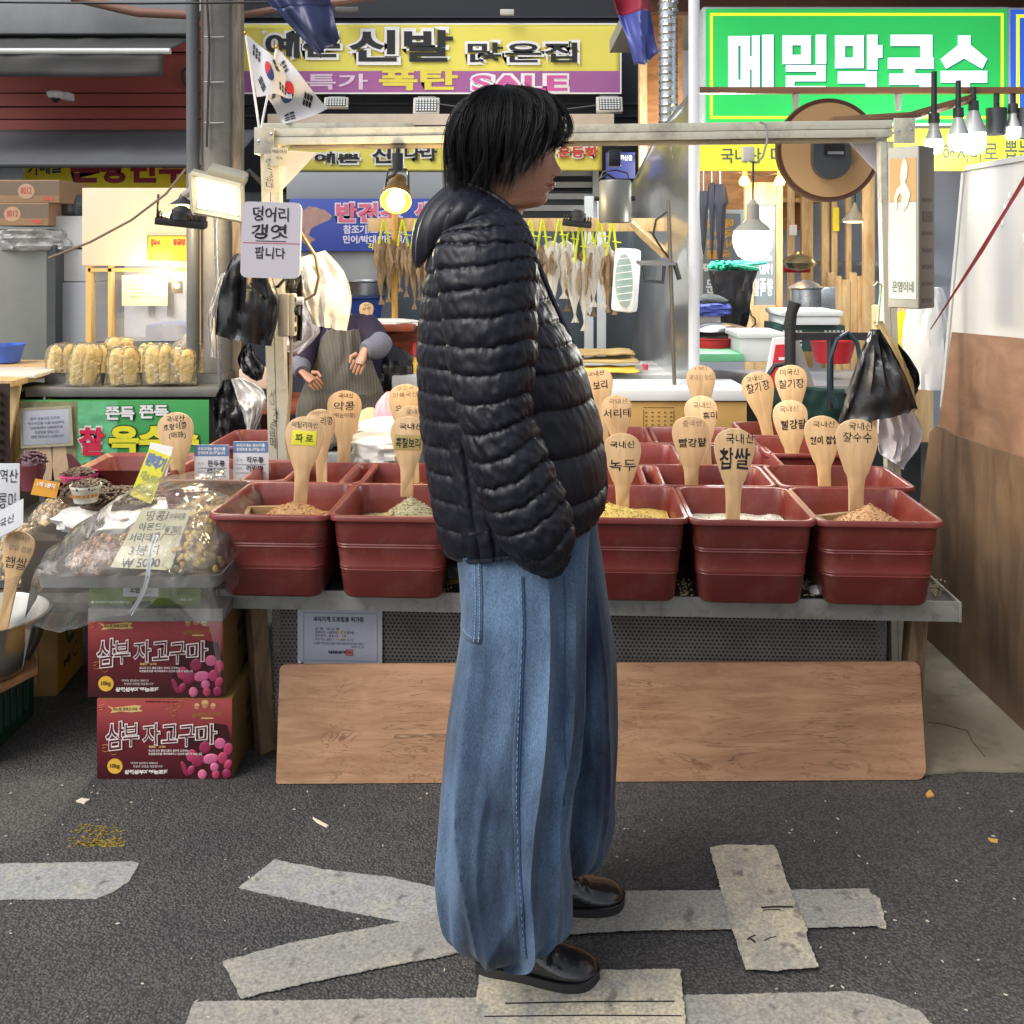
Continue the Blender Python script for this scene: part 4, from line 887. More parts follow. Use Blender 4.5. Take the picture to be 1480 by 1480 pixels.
ppoly(fb, [(430, 318), (436, 306), (446, 298), (458, 300), (470, 304), (480, 312), (476, 318), (466, 322), (458, 326), (450, 330), (446, 340), (456, 346), (448, 352), (440, 352), (434, 345), (428, 335)], mat('fish_photo', '#a08078', .5, var=.35, vs=18), 'fish_picture')
o = panel('backdrop_board', 'grey metal panel above the blue fish sign', (414, 249, 640, 288), 7.1, mat('panel_grey', '#868c92', .4, var=.1, vs=2), .03); o['category'] = 'panel'
o = panel('backdrop_board', 'pale steel back panel under the blue fish sign', (430, 363, 545, 470), 7.05, mat('steel_dull', '#969a9c', .35, metal=.4, var=.1, vs=2), .03); o['category'] = 'panel'
# small dark display on the right of the banner
o = panel('menu_sign', 'small dark blue menu sign behind the grey cylinder lamp', (876, 220, 918, 258), 6.6, mat('menu_blue', '#2a3068', .4), .02); ptxt(o, '해산물', (896, 224, 914, 232), WHITE, bold=.03)
# wire basket on stick
o = thing('wire_stand', 'thin metal stand with a small tray and drooping wire beside the white post', 'stand', P(966, 560, 5.0)); b0 = o.location.copy()
tq2 = lambda px, py, Y=5.0: P(px, py, Y)-b0
MB().tube([tq2(975, 560), tq2(966, 288)], .010, 8).build('rod', mat('rod_grey', '#6a6458', .4, metal=.3), o); MB().tube([tq2(966, 304), tq2(948, 318), tq2(944, 340), tq2(958, 362), tq2(970, 376)], .006, 6).build('wire', INK, o)
MB().box(tq2(948, 380), (S(52, 5), .12, .012), rot=(R(5), 0, 0)).build('tray', mat('tray_grey', '#77797c', .4, metal=.4), o)
MB().tube([tq2(930, 384), tq2(933, 406), tq2(958, 408), tq2(960, 384)], .009, 6).build('bracket', MATS['trolley_black'], o); MB().tube([tq2(975, 380), tq2(982, 404)], .012, 6).build('bracket', MATS['trolley_black'], o)
# carton with lid behind trays
o, W, H = rbox('kraft_carton', 'long kraft carton with a printed table behind the grain trays', 'carton', (868, 580, 1080, 628), 4.85, mat('carton', '#c19a58', .75, var=.06), .35)
pframe_z = lambda y: P(0, y, 4.85).z-P(0, 628, 4.85).z
q = MB(); xx = lambda px: P(px, 0, 4.85).x-o.location.x
for px in (930, 974): q.box((xx(px), -.0015, pframe_z(604)), (.003, .001, .08))
for py in (589, 620): q.box((xx(952), -.0015, pframe_z(py)), (.145, .001, .003))
for i in range(5):
    for j in range(4): q.box((xx(934+i*9), -.0015, pframe_z(596+j*6)), (.010, .001, .006))
q.build('printed_table', mat('print_brown', '#7a5c34', .7), o)
rbox('foam_sheet', 'white foam lid on the long kraft carton', 'lid', (862, 563, 1084, 580), 4.83, mat('foam', '#d2d4d6', .6, var=.04), .4)
# ------------------------------------------------------------------ grain stall table
TZ = .513; A_ = PZ(316, 853, TZ); B_ = PZ(1385, 872, TZ)
YAW = math.atan2(B_.y-A_.y, B_.x-A_.x)
st = thing('stall_table', 'long low grain stall table with grey metal edge and perforated front', 'table', (A_.x, A_.y, 0), rz=YAW)
TL = (B_-A_).length; TD = 1.75
STW = lambda p: Matrix.Rotation(-YAW, 3, 'Z') @ (V(p)-V((A_.x, A_.y, 0)))
EDGE = mat('table_edge', '#8f8f8a', .45, metal=.2, var=.1, dirt=.75, dcol=(.10, .065, .04), ds=16)
MB().box((TL/2, TD/2+.012, TZ-.02), (TL, TD-.02, .03)).build('tabletop', mat('tabletop_grey', '#4a4744', .6, var=.2, dirt=.5, dcol=(.14, .11, .08), ds=7), st)
q = MB(); eh = .056
q.box((TL/2, .004, TZ+.004-eh/2), (TL, .008, eh), bev=.002); q.box((TL+.004, TD/2, TZ+.004-eh/2), (.008, TD+.01, eh), bev=.002); q.box((-.004, TD/2, TZ+.004-eh/2), (.008, TD+.01, eh), bev=.002)
q.build('metal_edge', EDGE, st)
LEG = woodmat('leg_timber', '#8b7355', '#5a4630', scale=(12, 12, 2), freq=2)
def leg(px_t, py_t, px_b, py_b, dy0, dy1, wd=.05):
    a = STW(P(px_t, py_t, 2.95+dy0)); b_ = STW(P(px_b, py_b, 2.95+dy1)); b_.z = .002; a.z = TZ-.037
    d = (b_-a); M = Matrix.Translation((a+b_)/2) @ d.to_track_quat('Z', 'X').to_matrix().to_4x4()
    return MB().box((0, 0, 0), (wd, wd*1.1, d.length), rot=M, bev=.003).build('leg', LEG, st)
leg(368, 888, 384, 1060, .08, .1); leg(1326, 895, 1310, 990, .03, .03)
for x in (.2, TL-.2): MB().box((x, TD-.15, (TZ-.037)/2), (.05, .05, TZ-.037)).build('leg', LEG, st)
MB().box((TL-.155, .19, .24), (.03, .03, .466)).build('leg', mat('alu_leg', '#8f9090', .4, metal=.4), st)
# perforated panel: real holes pressed in the material
def perf():
    m = bpy.data.materials.new('perforated_metal'); m.use_nodes = True; t = m.node_tree; n = t.nodes; b = n['Principled BSDF']; L = t.links.new
    tc = n.new('ShaderNodeTexCoord'); sx = n.new('ShaderNodeSeparateXYZ'); L(tc.outputs['Object'], sx.inputs[0])
    def math_(op, a, b2=None):
        k = n.new('ShaderNodeMath'); k.operation = op
        for i, v in enumerate((a, b2)):
            if v is None: continue
            if isinstance(v, (int, float)): k.inputs[i].default_value = v
            else: L(v, k.inputs[i])
        return k.outputs[0]
    P_ = .0125; row = math_('DIVIDE', sx.outputs[2], P_*.866); ri = math_('FLOOR', row); od = math_('MULTIPLY', math_('MODULO', ri, 2), .5)
    u = math_('SUBTRACT', math_('FRACT', math_('ADD', math_('DIVIDE', sx.outputs[0], P_), od)), .5)
    v = math_('MULTIPLY', math_('SUBTRACT', math_('FRACT', row), .5), .866)
    d = math_('SQRT', math_('ADD', math_('MULTIPLY', u, u), math_('MULTIPLY', v, v)))
    h = math_('LESS_THAN', d, .27)
    nz_ = n.new('ShaderNodeTexNoise'); nz_.inputs['Scale'].default_value = 5; nz_.inputs['Detail'].default_value = 6; L(tc.outputs['Object'], nz_.inputs[0])
    rp = n.new('ShaderNodeValToRGB'); e = rp.color_ramp.elements; e[0].position = .3; e[0].color = (.10, .092, .085, 1); e[1].position = .7; e[1].color = (.19, .175, .165, 1); L(nz_.outputs[0], rp.inputs[0])
    L(rp.outputs[0], b.inputs['Base Color']); b.inputs['Roughness'].default_value = .55
    tr = n.new('ShaderNodeBsdfTransparent'); mx = n.new('ShaderNodeMixShader'); L(h, mx.inputs[0]); L(b.outputs[0], mx.inputs[1]); L(tr.outputs[0], mx.inputs[2]); L(mx.outputs[0], n['Material Output'].inputs[0])
    return m
MB().box(((TL)/2-.02, .12, .25), (TL-.28, .003, .49)).build('perforated_panel', perf(), st)
MB().box((TL/2, .46, .25), (TL-.1, .02, .48)).build('under_table_shade', mat('under_dark', (.012, .012, .013), .8), st)  # near-black sheet standing in for the shade under the table
# permit notice
o = panel('permit_notice', 'white street stall permit notice with red seal on the perforated panel', (429, 881, 553, 962), 3.025, mat('notice_white', '#b9bdca', .4, var=.02), .006, rz=YAW)
pframe(o, (438, 886, 546, 955), .0015, mat('line_grey', '#8f95a4', .5), y=-.0008)
DK = mat('print_dark', '#3c3c46', .6)
ptxt(o, '거리가게 도로점용 허가증', (452, 891, 526, 899), DK, bold=.03)
for s_, b_ in (('성 명 : 박 ○ 연', (455, 907, 490, 911)), ('점용위치 : 서울특별시 중구 황학동', (455, 912, 512, 916)), ('허가면적 : 점포시설 일체', (455, 917, 500, 921)), ('허가기간 : 2023. 1. 1 ~ 2025. 12. 31', (455, 922, 510, 926)), ('위 사람은 거리가게 및 도로점용 허가를 득하였으므로 허가증을 교부합니다', (453, 928, 527, 932)), ('2023년 1월 1일', (508, 933, 526, 936))): ptxt(o, s_, b_, DK, bold=.0)
ptxt(o, '서울특별시중구청', (474, 940, 500, 945), DK, bold=.04)
SEAL = mat('seal_red', '#c04a55', .6); pframe(o, (500, 938, 510, 947), .002, SEAL, 'seal', y=-.002); prect(o, (502, 940, 508, 945), SEAL, 'seal', y=-.0015)
ppoly(o, [(492+8*math.cos(a), 918+8*math.sin(a)) for a in [i*.35 for i in range(18)]], mat('emblem_pale', '#c9b9a8', .6), 'emblem', y=-.0012)
ppoly(o, [(492+3.5*math.cos(a), 919+4*math.sin(a)) for a in [i*.35 for i in range(18)]], MATS['notice_white'], 'emblem', y=-.0016)
for px in (434, 549): MB().lathe([(.007, 0), (.007, -.006), (.003, -.008), (.001, -.008)], 12, axis='Y').build('screw', MATS['steel'], o, loc=(loc2(o, px, 959)[0], 0, loc2(o, px, 959)[1]))
# leaning plywood board
gb = [G(399, 1134), G(1339, 1128)]; yb_ = math.atan2(gb[1].y-gb[0].y, gb[1].x-gb[0].x); W = (gb[1]-gb[0]).length
BH = .315
PLYB = woodmat('board_plywood', '#b98f6e', '#9a7052', scale=(2.2, 2, 14), freq=2.2, rough=.6, stain=.22, figure=.75)
poly = []
for cx_, cz_, a0 in ((W/2-.02, BH-.02, 0), (-W/2+.014, BH-.014, 90), (-W/2+.006, .006, 180), (W/2-.03, .03, 270)):
    r_ = {0: .02, 90: .014, 180: .006, 270: .03}[a0]
    poly += [(cx_+r_*math.cos(R(a0+k*22.5)), cz_+r_*math.sin(R(a0+k*22.5))) for k in range(5)]
o = MB().prism(poly, -.006, .006).build('plywood_board', PLYB, loc=(gb[0]+gb[1])/2+V((0, .004, .002)), label='long tan plywood board leaning against the front of the stall', cat='board')
o.rotation_euler = (R(-9), 0, yb_)

# ------------------------------------------------------------------ grain trays
TR = mat('tray_redbrown', '#6f2c27', .36, var=.10, vs=5, spec=.5, dirt=.45, dcol=(.24, .11, .085), ds=11, bump=.06, bs=30)
def rrect(w_, d, r, z, n=5, cx_=0, cy=0):
    o = []
    for sx_, sy, a0 in ((1, 1, 0), (-1, 1, 90), (-1, -1, 180), (1, -1, 270)):
        for k in range(n): a = R(a0+90*k/(n-1)); o.append(V((cx_+sx_*(w_/2-r)+r*math.cos(a), cy+sy*(d/2-r)+r*math.sin(a), z)))
    return o
def tray_mesh(w_, d, h):
    q = MB(); t = .80; rings = []
    for f in (0, .02, .33, .345, .36, .38, .395, .60, .615, .63, .645, .66, .675, .86, .88, .9):
        bump = .0018 if f in (.345, .38, .615, .645, .675) else 0
        k = t+(1-.055-t)*f; 
        rings.append(rrect(w_*k+bump*2, d*(k+.01)+bump*2, .035, h*f+(.004 if f == .02 else 0)))
    rings[0] = rrect(w_*t-.012, d*t-.012, .03, 0)
    rings += [rrect(w_*.945, d*.95, .035, h*.93), rrect(w_*.985, d*.985, .035, h*.93), rrect(w_, d, .036, h*.94), rrect(w_, d, .036, h*.985), rrect(w_*.985, d*.985, .035, h), rrect(w_*.93, d*.94, .034, h), rrect(w_*.915, d*.925, .032, h*.985)]
    for f in (.8, .5, .2, .03): rings.append(rrect(w_*(t+(.915-t)*f)-.006, d*(t+(.925-t)*f)-.006, .03, h*f))
    rings.append(rrect(w_*.3, d*.3, .03, h*.03))
    return q.loft(rings)
GR = {}
def grainmat(nm, c):
    return mat(nm, c, .65, var=.32, vs=230, bump=.5, bs=260)
def tray(px, y, w_, d, label, dz=0, h=.238):
    # px = centre of the front rim, y = where that rim is seen
    zr_ = TZ+dz+h; a = PZ(px, y, zr_); rot = Matrix.Rotation(YAW, 3, 'Z')
    c = a+rot @ V((0, d/2, 0)); c.z = TZ+dz+.006
    k = ('tray', round(w_, 3), round(d, 3))
    if k in GR: 
        o = GR[k].copy(); COL.objects.link(o); o.location = c
    else:
        o = tray_mesh(w_, d, h).build('grain_tray', TR, loc=c, rz=YAW, ang=50); GR[k] = o
    tag(o, label, 'tray', 'red brown grain trays on the stall'); return o
def heap(tr, m, gm, label, cxy, r, h, base=.115, size=.0042, n=700, sd=0, flat=None, fillr=None, w_=.335, d=.4):
    random.seed(sd); q = MB()
    W2, D2 = w_*.43, d*.43
    def ht(x, y):
        dx, dy = (x-cxy[0])/r[0], (y-cxy[1])/r[1]; rr = math.hypot(dx, dy)
        return base+h*max(0, 1-rr)**.85*(1 if rr < 1 else 0)+.006*nz(x*18+sd, y*18)+(h*.12*math.exp(-rr*1.2))
    q.sheet(lambda u, v: ((u*2-1)*W2, (v*2-1)*D2, ht((u*2-1)*W2, (v*2-1)*D2)), 40, 40)
    for i in range(n):
        if i < n*.75:
            a = random.random()*2*math.pi; f = math.sqrt(random.random())*1.05; x, y = cxy[0]+r[0]*f*math.cos(a), cxy[1]+r[1]*f*math.sin(a)
        else: x, y = random.uniform(-1, 1)*W2*.96, random.uniform(-1, 1)*D2*.96
        if abs(x) > W2 or abs(y) > D2: continue
        s = size*random.uniform(.75, 1.25); a = random.random()*math.pi; e = Euler((random.uniform(-.6, .6), random.uniform(-.6, .6), a)).to_matrix()
        c = V((x, y, ht(x, y)+s*.25)); l, w2 = s*1.0, s*.55
        vs = [c+e @ V(p) for p in ((l, 0, 0), (0, w2, 0), (-l, 0, 0), (0, -w2, 0), (0, 0, w2), (0, 0, -w2))]
        q.add(vs, [(0, 1, 4), (1, 2, 4), (2, 3, 4), (3, 0, 4), (1, 0, 5), (2, 1, 5), (3, 2, 5), (0, 3, 5)])
    return q.build('grain_heap', gm, loc=tr.location.copy(), rz=YAW, label=label, cat='grain', kind='stuff', ang=60)
WOODP = woodmat('paddle_wood', '#d0b088', '#ba9768', scale=(14, 14, 2.2), freq=2.0, rough=.55)
BOXW = woodmat('measure_wood', '#a58a62', '#6d5638', scale=(3, 3, 20), freq=2)
def measure(tr, x, y, s, z, rzv, tilt, label):
    o = thing('wooden_measure', label, 'measure', tr.location+Matrix.Rotation(YAW, 3, 'Z') @ V((x, y, z)), rot=(R(tilt), 0, YAW+R(rzv)))
    t = .012; hh = s*.42
    for dx, dy, sx_, sy in ((0, -s/2+t/2, s, t), (0, s/2-t/2, s, t), (-s/2+t/2, 0, t, s-2*t), (s/2-t/2, 0, t, s-2*t)): MB().box((dx, dy, 0), (sx_, sy, hh), bev=.002).build('side_board', BOXW, o)
    MB().box((0, 0, -hh/2+.006), (s-2*t-.002, s-2*t-.002, .01)).build('base_board', BOXW, o)
    return o
C_BROWN = grainmat('farro', '#b58a5c'); C_GREEN = grainmat('green_barley', '#a39a76'); C_MUNG = grainmat('mung_yellow', '#cdb260'); C_RICE = grainmat('white_rice', '#d6cfbf')
C_SORG = grainmat('red_sorghum', '#b98f66'); C_BLACK = grainmat('black_beans', '#1d1c1f'); C_RED = grainmat('red_beans', '#5c2126'); C_YEL = grainmat('yellow_millet', '#d2ab45'); C_CREAM = grainmat('cream_barley', '#cdbb92'); C_OLIVE = grainmat('olive_grain', '#83714b')
# front row, left to right
rows = [
 (386, 748, .345, .40, 'front row tray at the left corner, holding brown farro'),
 (562, 750, .345, .40, 'front row tray of green grain beside the man\'s back'),
 (737, 751, .345, .40, 'front row tray hidden behind the man\'s jacket'),
 (905, 753, .345, .40, 'front row tray of mung beans right of the man\'s jeans'),
 (1090, 756, .345, .40, 'front row tray of white glutinous rice, second from right'),
 (1275, 758, .345, .40, 'front row tray of reddish sorghum at the right corner'),
]
TRY = [tray(*r_) for r_ in rows]
heap(TRY[0], None, C_BROWN, 'low heap of brown farro grain', (.03, -.03), (.15, .13), .075, .155, .0042, 900, 1)
heap(TRY[1], None, C_GREEN, 'heap of greenish pearl barley grain', (.03, -.0), (.13, .12), .085, .15, .0042, 900, 2)
heap(TRY[3], None, C_MUNG, 'mound of yellow green mung beans', (-.04, -.03), (.17, .14), .06, .17, .0044, 900, 3)
heap(TRY[4], None, C_RICE, 'white glutinous rice with a low mound', (.07, -.05), (.12, .1), .05, .16, .0036, 900, 4)
heap(TRY[5], None, C_SORG, 'heap of reddish brown sorghum grain', (.01, -.05), (.14, .12), .085, .155, .0042, 1000, 5)
heap(TRY[2], None, C_CREAM, 'grain in the tray hidden by the man', (0, 0), (.15, .12), .05, .15, .0042, 100, 6)
measure(TRY[0], -.02, -.075, .17, .168, 8, 8, 'wooden measure half buried in the brown farro'); measure(TRY[1], .05, -.07, .16, .172, -10, 6, 'wooden measure half buried in the greenish barley'); measure(TRY[5], -.03, -.07, .17, .165, 24, 8, 'wooden measure half buried in the reddish sorghum')
# second and further rows
r2 = [
 (318, 697, .42, .33, 'left end tray of striped kidney beans with two price cards', C_OLIVE),
 (432, 700, .40, .31, 'second row tray behind the brown farro tray', C_CREAM),
 (578, 702, .40, .31, 'second row tray of pale split grain behind the green barley', C_CREAM),
 (730, 702, .40, .31, 'second row tray hidden by the man', C_CREAM),
 (870, 704, .40, .31, 'second row tray of yellow millet beside the jacket hem', C_YEL),
 (1027, 705, .42, .31, 'second row tray of red beans behind the white rice', C_RED),
 (1227, 707, .42, .32, 'second row tray of brown glutinous rice at the right end', C_CREAM)]
TR2 = []
for i, (px, y, w_, d, l_, g_) in enumerate(r2):
    t_ = tray(px, y, w_, d, l_); TR2.append(t_)
    heap(t_, None, g_, ['striped kidney beans in the left end tray', 'pale pinkish beans behind the farro', 'mound of pale split grain', 'grain behind the man in the second row', 'yellow millet beside the jacket hem', 'dark red beans with a pinkish sheen', 'cream brown rice in two mounds'][i], (.05, -.03), (.14, .1), .055, .15, .0045, 300, 20+i, w_=w_, d=d)
r3 = [
 (918, 674, .335, .38, 'third row tray of black beans beside the jacket', C_BLACK), (1062, 675, .345, .36, 'third row tray of black rice behind the red beans', C_BLACK), (1180, 659, .36, .33, 'third row tray of yellow millet behind the sorghum paddle', C_YEL),
 (365, 648, .36, .36, 'tray of brown beans alone behind the price cards', C_OLIVE),
 (888, 642, .34, .36, 'rear row tray of cream barley nearest the jacket', C_CREAM), (1008, 643, .36, .36, 'rear row tray of pale grain under the black rice paddle', C_CREAM), (1160, 632, .46, .32, 'rear row long tray of millet at the far right', C_YEL)]
for i, (px, y, w_, d, l_, g_) in enumerate(r3):
    t_ = tray(px, y, w_, d, l_)
    heap(t_, None, g_, ['shiny black beans beside the jacket', 'black rice behind the red beans', 'yellow millet behind the sorghum paddle', 'brown beans behind the price cards', 'cream barley in the rear row nearest the jacket', 'pale grain under the black rice paddle', 'millet in the rear long tray'][i], (.04, -.05), (.12, .1), .05, .14 if i != 2 else .16, .0045, 260, 40+i, w_=w_, d=d)
# bin of black beans and sacks behind
o, W, H = rbox('clear_bin', 'clear plastic bin of black beans behind the left posts', 'bin', (462, 655, 535, 688), 3.85, mat('bin_clear', '#aeb4b4', .3), .3)
q = MB(); q.sheet(lambda u, v: ((u-.5)*W*.9, .02+v*.26, H+.004+.012*nz(u*9, v*9)+.025*math.sin(math.pi*u)), 30, 14); q.build('grain_heap', C_BLACK, loc=o.location, label='black beans filling the clear bin', cat='grain', kind='stuff')
crumple('white_sack', 'open white sack with rolled rim behind the barley paddle', 'sack', P(560, 672, 3.9), .13, .12, .12, WHB, 31, [(0, .9), (.5, 1), (.8, 1.08), (1, .8)])
crumple('white_sack', 'second white sack standing higher behind the barley paddle', 'sack', P(566, 645, 4.2), .14, .12, .11, WHB, 33, [(0, .9), (.5, 1), (.8, 1.08), (1, .7)])
q = MB()
for i in range(5): q.box((0, .02*i, .018*i), (.22, .25, .016), bev=.003)
q.build('paper_stack', mat('paper_olive', '#8a8462', .7, var=.2), loc=P(520, 672, 4.1), label='stack of folded paper bags beside the white sacks', cat='stack')
crumple('pink_bag', 'crumpled pink and clear plastic bag behind the barley paddles', 'bag', P(562, 640, 4.4), .07, .07, .22, mat('pink_plastic', '#d9a7b4', .3, var=.3, vs=6), 35)
crumple('grain_bag', 'clear bag of cream grain behind the black bean bin', 'bag', P(535, 645, 4.5), .1, .07, .17, C_CREAM, 36)
for px, py, s, sd in ((640, 832, .075, 3), (655, 852, .06, 6)):
    crumple('snack_packet', 'crumpled %s packet under the tray beside the jeans' % ('silver' if sd == 3 else 'yellow'), 'packet', P(px, py, 3.05), s, .05, .055, mat('packet_silver', '#9a9c98', .25, metal=.5, bump=.6, bs=30) if sd == 3 else mat('packet_yellow', '#a98a45', .3, bump=.6, bs=30), sd)
crumple('plastic_scrap', 'twisted scrap of clear film between the two right trays', 'scrap', PZ(1180, 857, TZ+.004), .018, .025, .022, MATS['white_bag'], 8)
q = MB(); random.seed(12)
for i in range(260):
    p = STW(PZ(random.gauss(random.choice([990, 1170, 1352, 640]), 6), random.uniform(838, 862), TZ)); s = random.uniform(.0015, .0032); q.ell((p.x, p.y, TZ+.0), (s, s, s), 5, 3)
q.build('spilled_grain', C_CREAM, loc=(A_.x, A_.y, .002), rz=YAW, kind='stuff', label='spilled pale grains on the table between trays', cat='grain')

# ------------------------------------------------------------------ wooden paddles with names
HPAT = [(.0, .30), (.02, .34), (.3, .36), (.5, .42), (.6, .56), (.7, .78), (.78, .93), (.85, 1.0), (.91, .95), (.955, .78), (.985, .48), (1, .14)]
PAD = smooth_interp(HPAT, 34)
PINK_ = mat('pencil_brown', '#8d6f4a', .6, var=.1)
def paddle(hx, htop, hw, bx, by, Y, lines, label, m=None, extra=None):
    by += 4 if Y < 3.2 else 18; b_ = P(bx, by, Y); t = P(hx, htop, Y); L_ = math.hypot(t.x-b_.x, t.z-b_.z)
    tilt = math.atan2(t.x-b_.x, t.z-b_.z); w2 = S(hw/2, Y)
    fr = min(.9, max(.3, (hw*1.25)/max(20, by-htop)))      # share of the length taken by the round head
    pts = []
    for f, r_ in PAD:
        g = f/.6*(1-fr) if f < .6 else 1-(1-f)/.4*fr
        pts.append((r_*w2, g*L_))
    poly = [(x, z) for x, z in pts]+[(-x, z) for x, z in reversed(pts)]
    rings = []
    for y, k in ((-.0035, .94), (-.002, 1), (.002, 1), (.0035, .94)):
        zc = L_*.5; rings.append([V((x*k, y, zc+(z-zc)*(1-(1-k)*.2))) for x, z in poly])
    o = MB().loft(rings).build('paddle', WOODP, loc=b_, label=label, cat='paddle sign', group='wooden rice paddles naming the grains', ang=50)
    o.name = 'wooden_paddle'
    o.rotation_euler = (R(random.uniform(-5, -2)), tilt, YAW*random.uniform(-.5, 1.5)); 
    for ln in lines:
        s, cx_, cy, w_, h_ = ln[:5]; mm = ln[5] if len(ln) > 5 else INK; bd = ln[6] if len(ln) > 6 else .0
        # cx in half widths from the axis, cy in pixels below the top
        zc = L_-S(cy, Y); x0 = cx_*w2-S(w_/2, Y); sh = .006
        txt(o, s, (x0, zc-S(h_/2, Y), x0+S(w_, Y), zc+S(h_/2, Y)), mm, bold=bd, y=-.0042, jit=.10, seed=hx*.37, slant=random.uniform(.0, .06))
    if extra: extra(o, L_, w2, Y)
    return o
def sticker(col, cy, w_, h_, nm):
    def f(o, L_, w2, Y):
        zc = L_-S(cy, Y); MB().box((0, -.0042, zc), (S(w_, Y), .0008, S(h_, Y)), bev=.0003).build('sticker', mat(nm, col, .5, var=.08), o)
    return f
STK = sticker
paddle(440, 603, 56, 434, 724, 3.05, [('이탈리아산', 0, 12, 38, 9), ], 'paddle with a yellow farro sticker in the left corner tray', extra=lambda o, L_, w2, Y: (STK('#d8d436', 31, 36, 21, 'sticker_yellow')(o, L_, w2, Y), txt(o, '파 로', (-S(13, Y), L_-S(37, Y), S(13, Y), L_-S(25, Y)), INK, bold=.02, y=-.0052, jit=.08)))
paddle(461, 592, 44, 466, 700, 3.42, [('(원산국산)', .0, 5, 26, 6, FAINT), ('리콩', .45, 17, 18, 12)], 'paddle half hidden behind the farro paddle')
paddle(497, 565, 50, 497, 664, 3.8, [('국내산', .1, 7, 22, 7), ('약콩', 0, 22, 30, 13), ('(쥐눈이콩)', 0, 36, 32, 8)], 'paddle for small black beans in front of the seated seller')
paddle(502, 600, 30, 508, 660, 4.0, [], 'blank paddle edge peeking out behind the black bean paddle')
paddle(590, 603, 52, 588, 714, 3.1, [('국내산', .15, 14, 34, 9, INK, .01)], 'paddle with a tan barley sticker in the green grain tray', extra=lambda o, L_, w2, Y: (STK('#a8935a', 37, 40, 22, 'sticker_tan')(o, L_, w2, Y), txt(o, '흑찰보리', (-S(18, Y), L_-S(45, Y), S(18, Y), L_-S(30, Y)), INK, bold=.02, y=-.0052, jit=.08)))
paddle(592, 587, 44, 600, 700, 3.42, [('국내산', .3, 9, 24, 8, FAINT)], 'paddle directly behind the tan barley sticker paddle')
paddle(584, 556, 50, 590, 660, 3.8, [('오고서', 0, 6, 24, 6, PINK_), ('이북국산', 0, 15, 36, 8, PINK_), ('우', -.4, 36, 10, 11)], 'tall paddle behind two others beside the man\'s back')
paddle(529, 437, 21, 528, 474, 5.6, [('국내산', 0, 4, 9, 3), ('상면', 0, 9, 12, 5)], 'tiny paddle standing far behind on the brown shelf')
paddle(863, 533, 42, 876, 650, 4.0, [('국내산', -.1, 7, 24, 7), ('보리', .1, 24, 21, 13, INK, .01)], 'paddle for barley right against the jacket front')
paddle(891, 572, 44, 897, 690, 3.55, [('국내산', .1, 9, 27, 8, FAINT), ('서리태', 0, 26, 40, 13, INK, .01)], 'paddle for black soybeans above the mung bean paddle')
paddle(900, 627, 54, 900, 738, 3.02, [('국내산', .0, 16, 36, 10, INK, .01), ('녹두', 0, 46, 38, 17, INK, .005)], 'paddle for mung beans nearest the man\'s jeans')
paddle(1014, 529, 42, 1015, 640, 4.45, [('(생)', 0, 4, 18, 6, PINK_), ('국내산 늘임', 0, 17, 34, 9, PINK_)], 'pale faded paddle topmost in the middle column')
paddle(1012, 573, 48, 1022, 672, 3.8, [('국내산', .1, 13, 27, 9, FAINT), ('흑미', .5, 29, 20, 11, INK, .01)], 'paddle for black rice behind the Chinese red bean paddle')
paddle(998, 602, 53, 1000, 704, 3.38, [('중국산', .1, 10, 28, 9, FAINT), ('빨강팥', .1, 38, 40, 13, INK, .02)], 'paddle for Chinese red beans left of the biggest paddle')
paddle(1063, 620, 59, 1059, 752, 2.98, [('국내산', .25, 14, 41, 14, INK, .005), ('찹쌀', 0, 43, 44, 30, INK, .015)], 'paddle for glutinous rice with the largest bold lettering')
paddle(1092, 538, 46, 1116, 640, 4.2, [('국내산', -.1, 9, 24, 8), ('찰기장', .0, 22, 34, 14, INK, .01)], 'leaning paddle for local millet left of the black trolley')
paddle(1143, 528, 46, 1150, 640, 4.05, [('미국산', -.05, 10, 27, 9), ('찰기장', 0, 27, 36, 13, INK, .01)], 'paddle for American millet in front of the trolley upright')
paddle(1142, 579, 50, 1147, 678, 3.78, [('국내산', -.05, 12, 28, 9, FAINT), ('빨강팥', .15, 35, 36, 14, INK, .015)], 'paddle for local red beans under the American millet paddle')
paddle(1190, 602, 52, 1192, 690, 3.4, [('국내산', .1, 12, 32, 9), ('현미 찹쌀', .1, 35, 42, 12, INK, .03)], 'darker paddle for brown glutinous rice behind the sorghum paddle')
paddle(1242, 607, 61, 1237, 735, 2.98, [('국내산', .15, 10, 35, 11), ('찰수수', 0, 26, 42, 15)], 'paddle for sorghum in the right corner tray')
paddle(250, 597, 53, 260, 700, 3.4, [('국내산', .05, 9, 27, 9), ('호랑이콩', .0, 20, 34, 10, INK, .01), ('(매화)', .1, 33, 24, 11)], 'brown paddle for kidney beans in front of the corn banner')

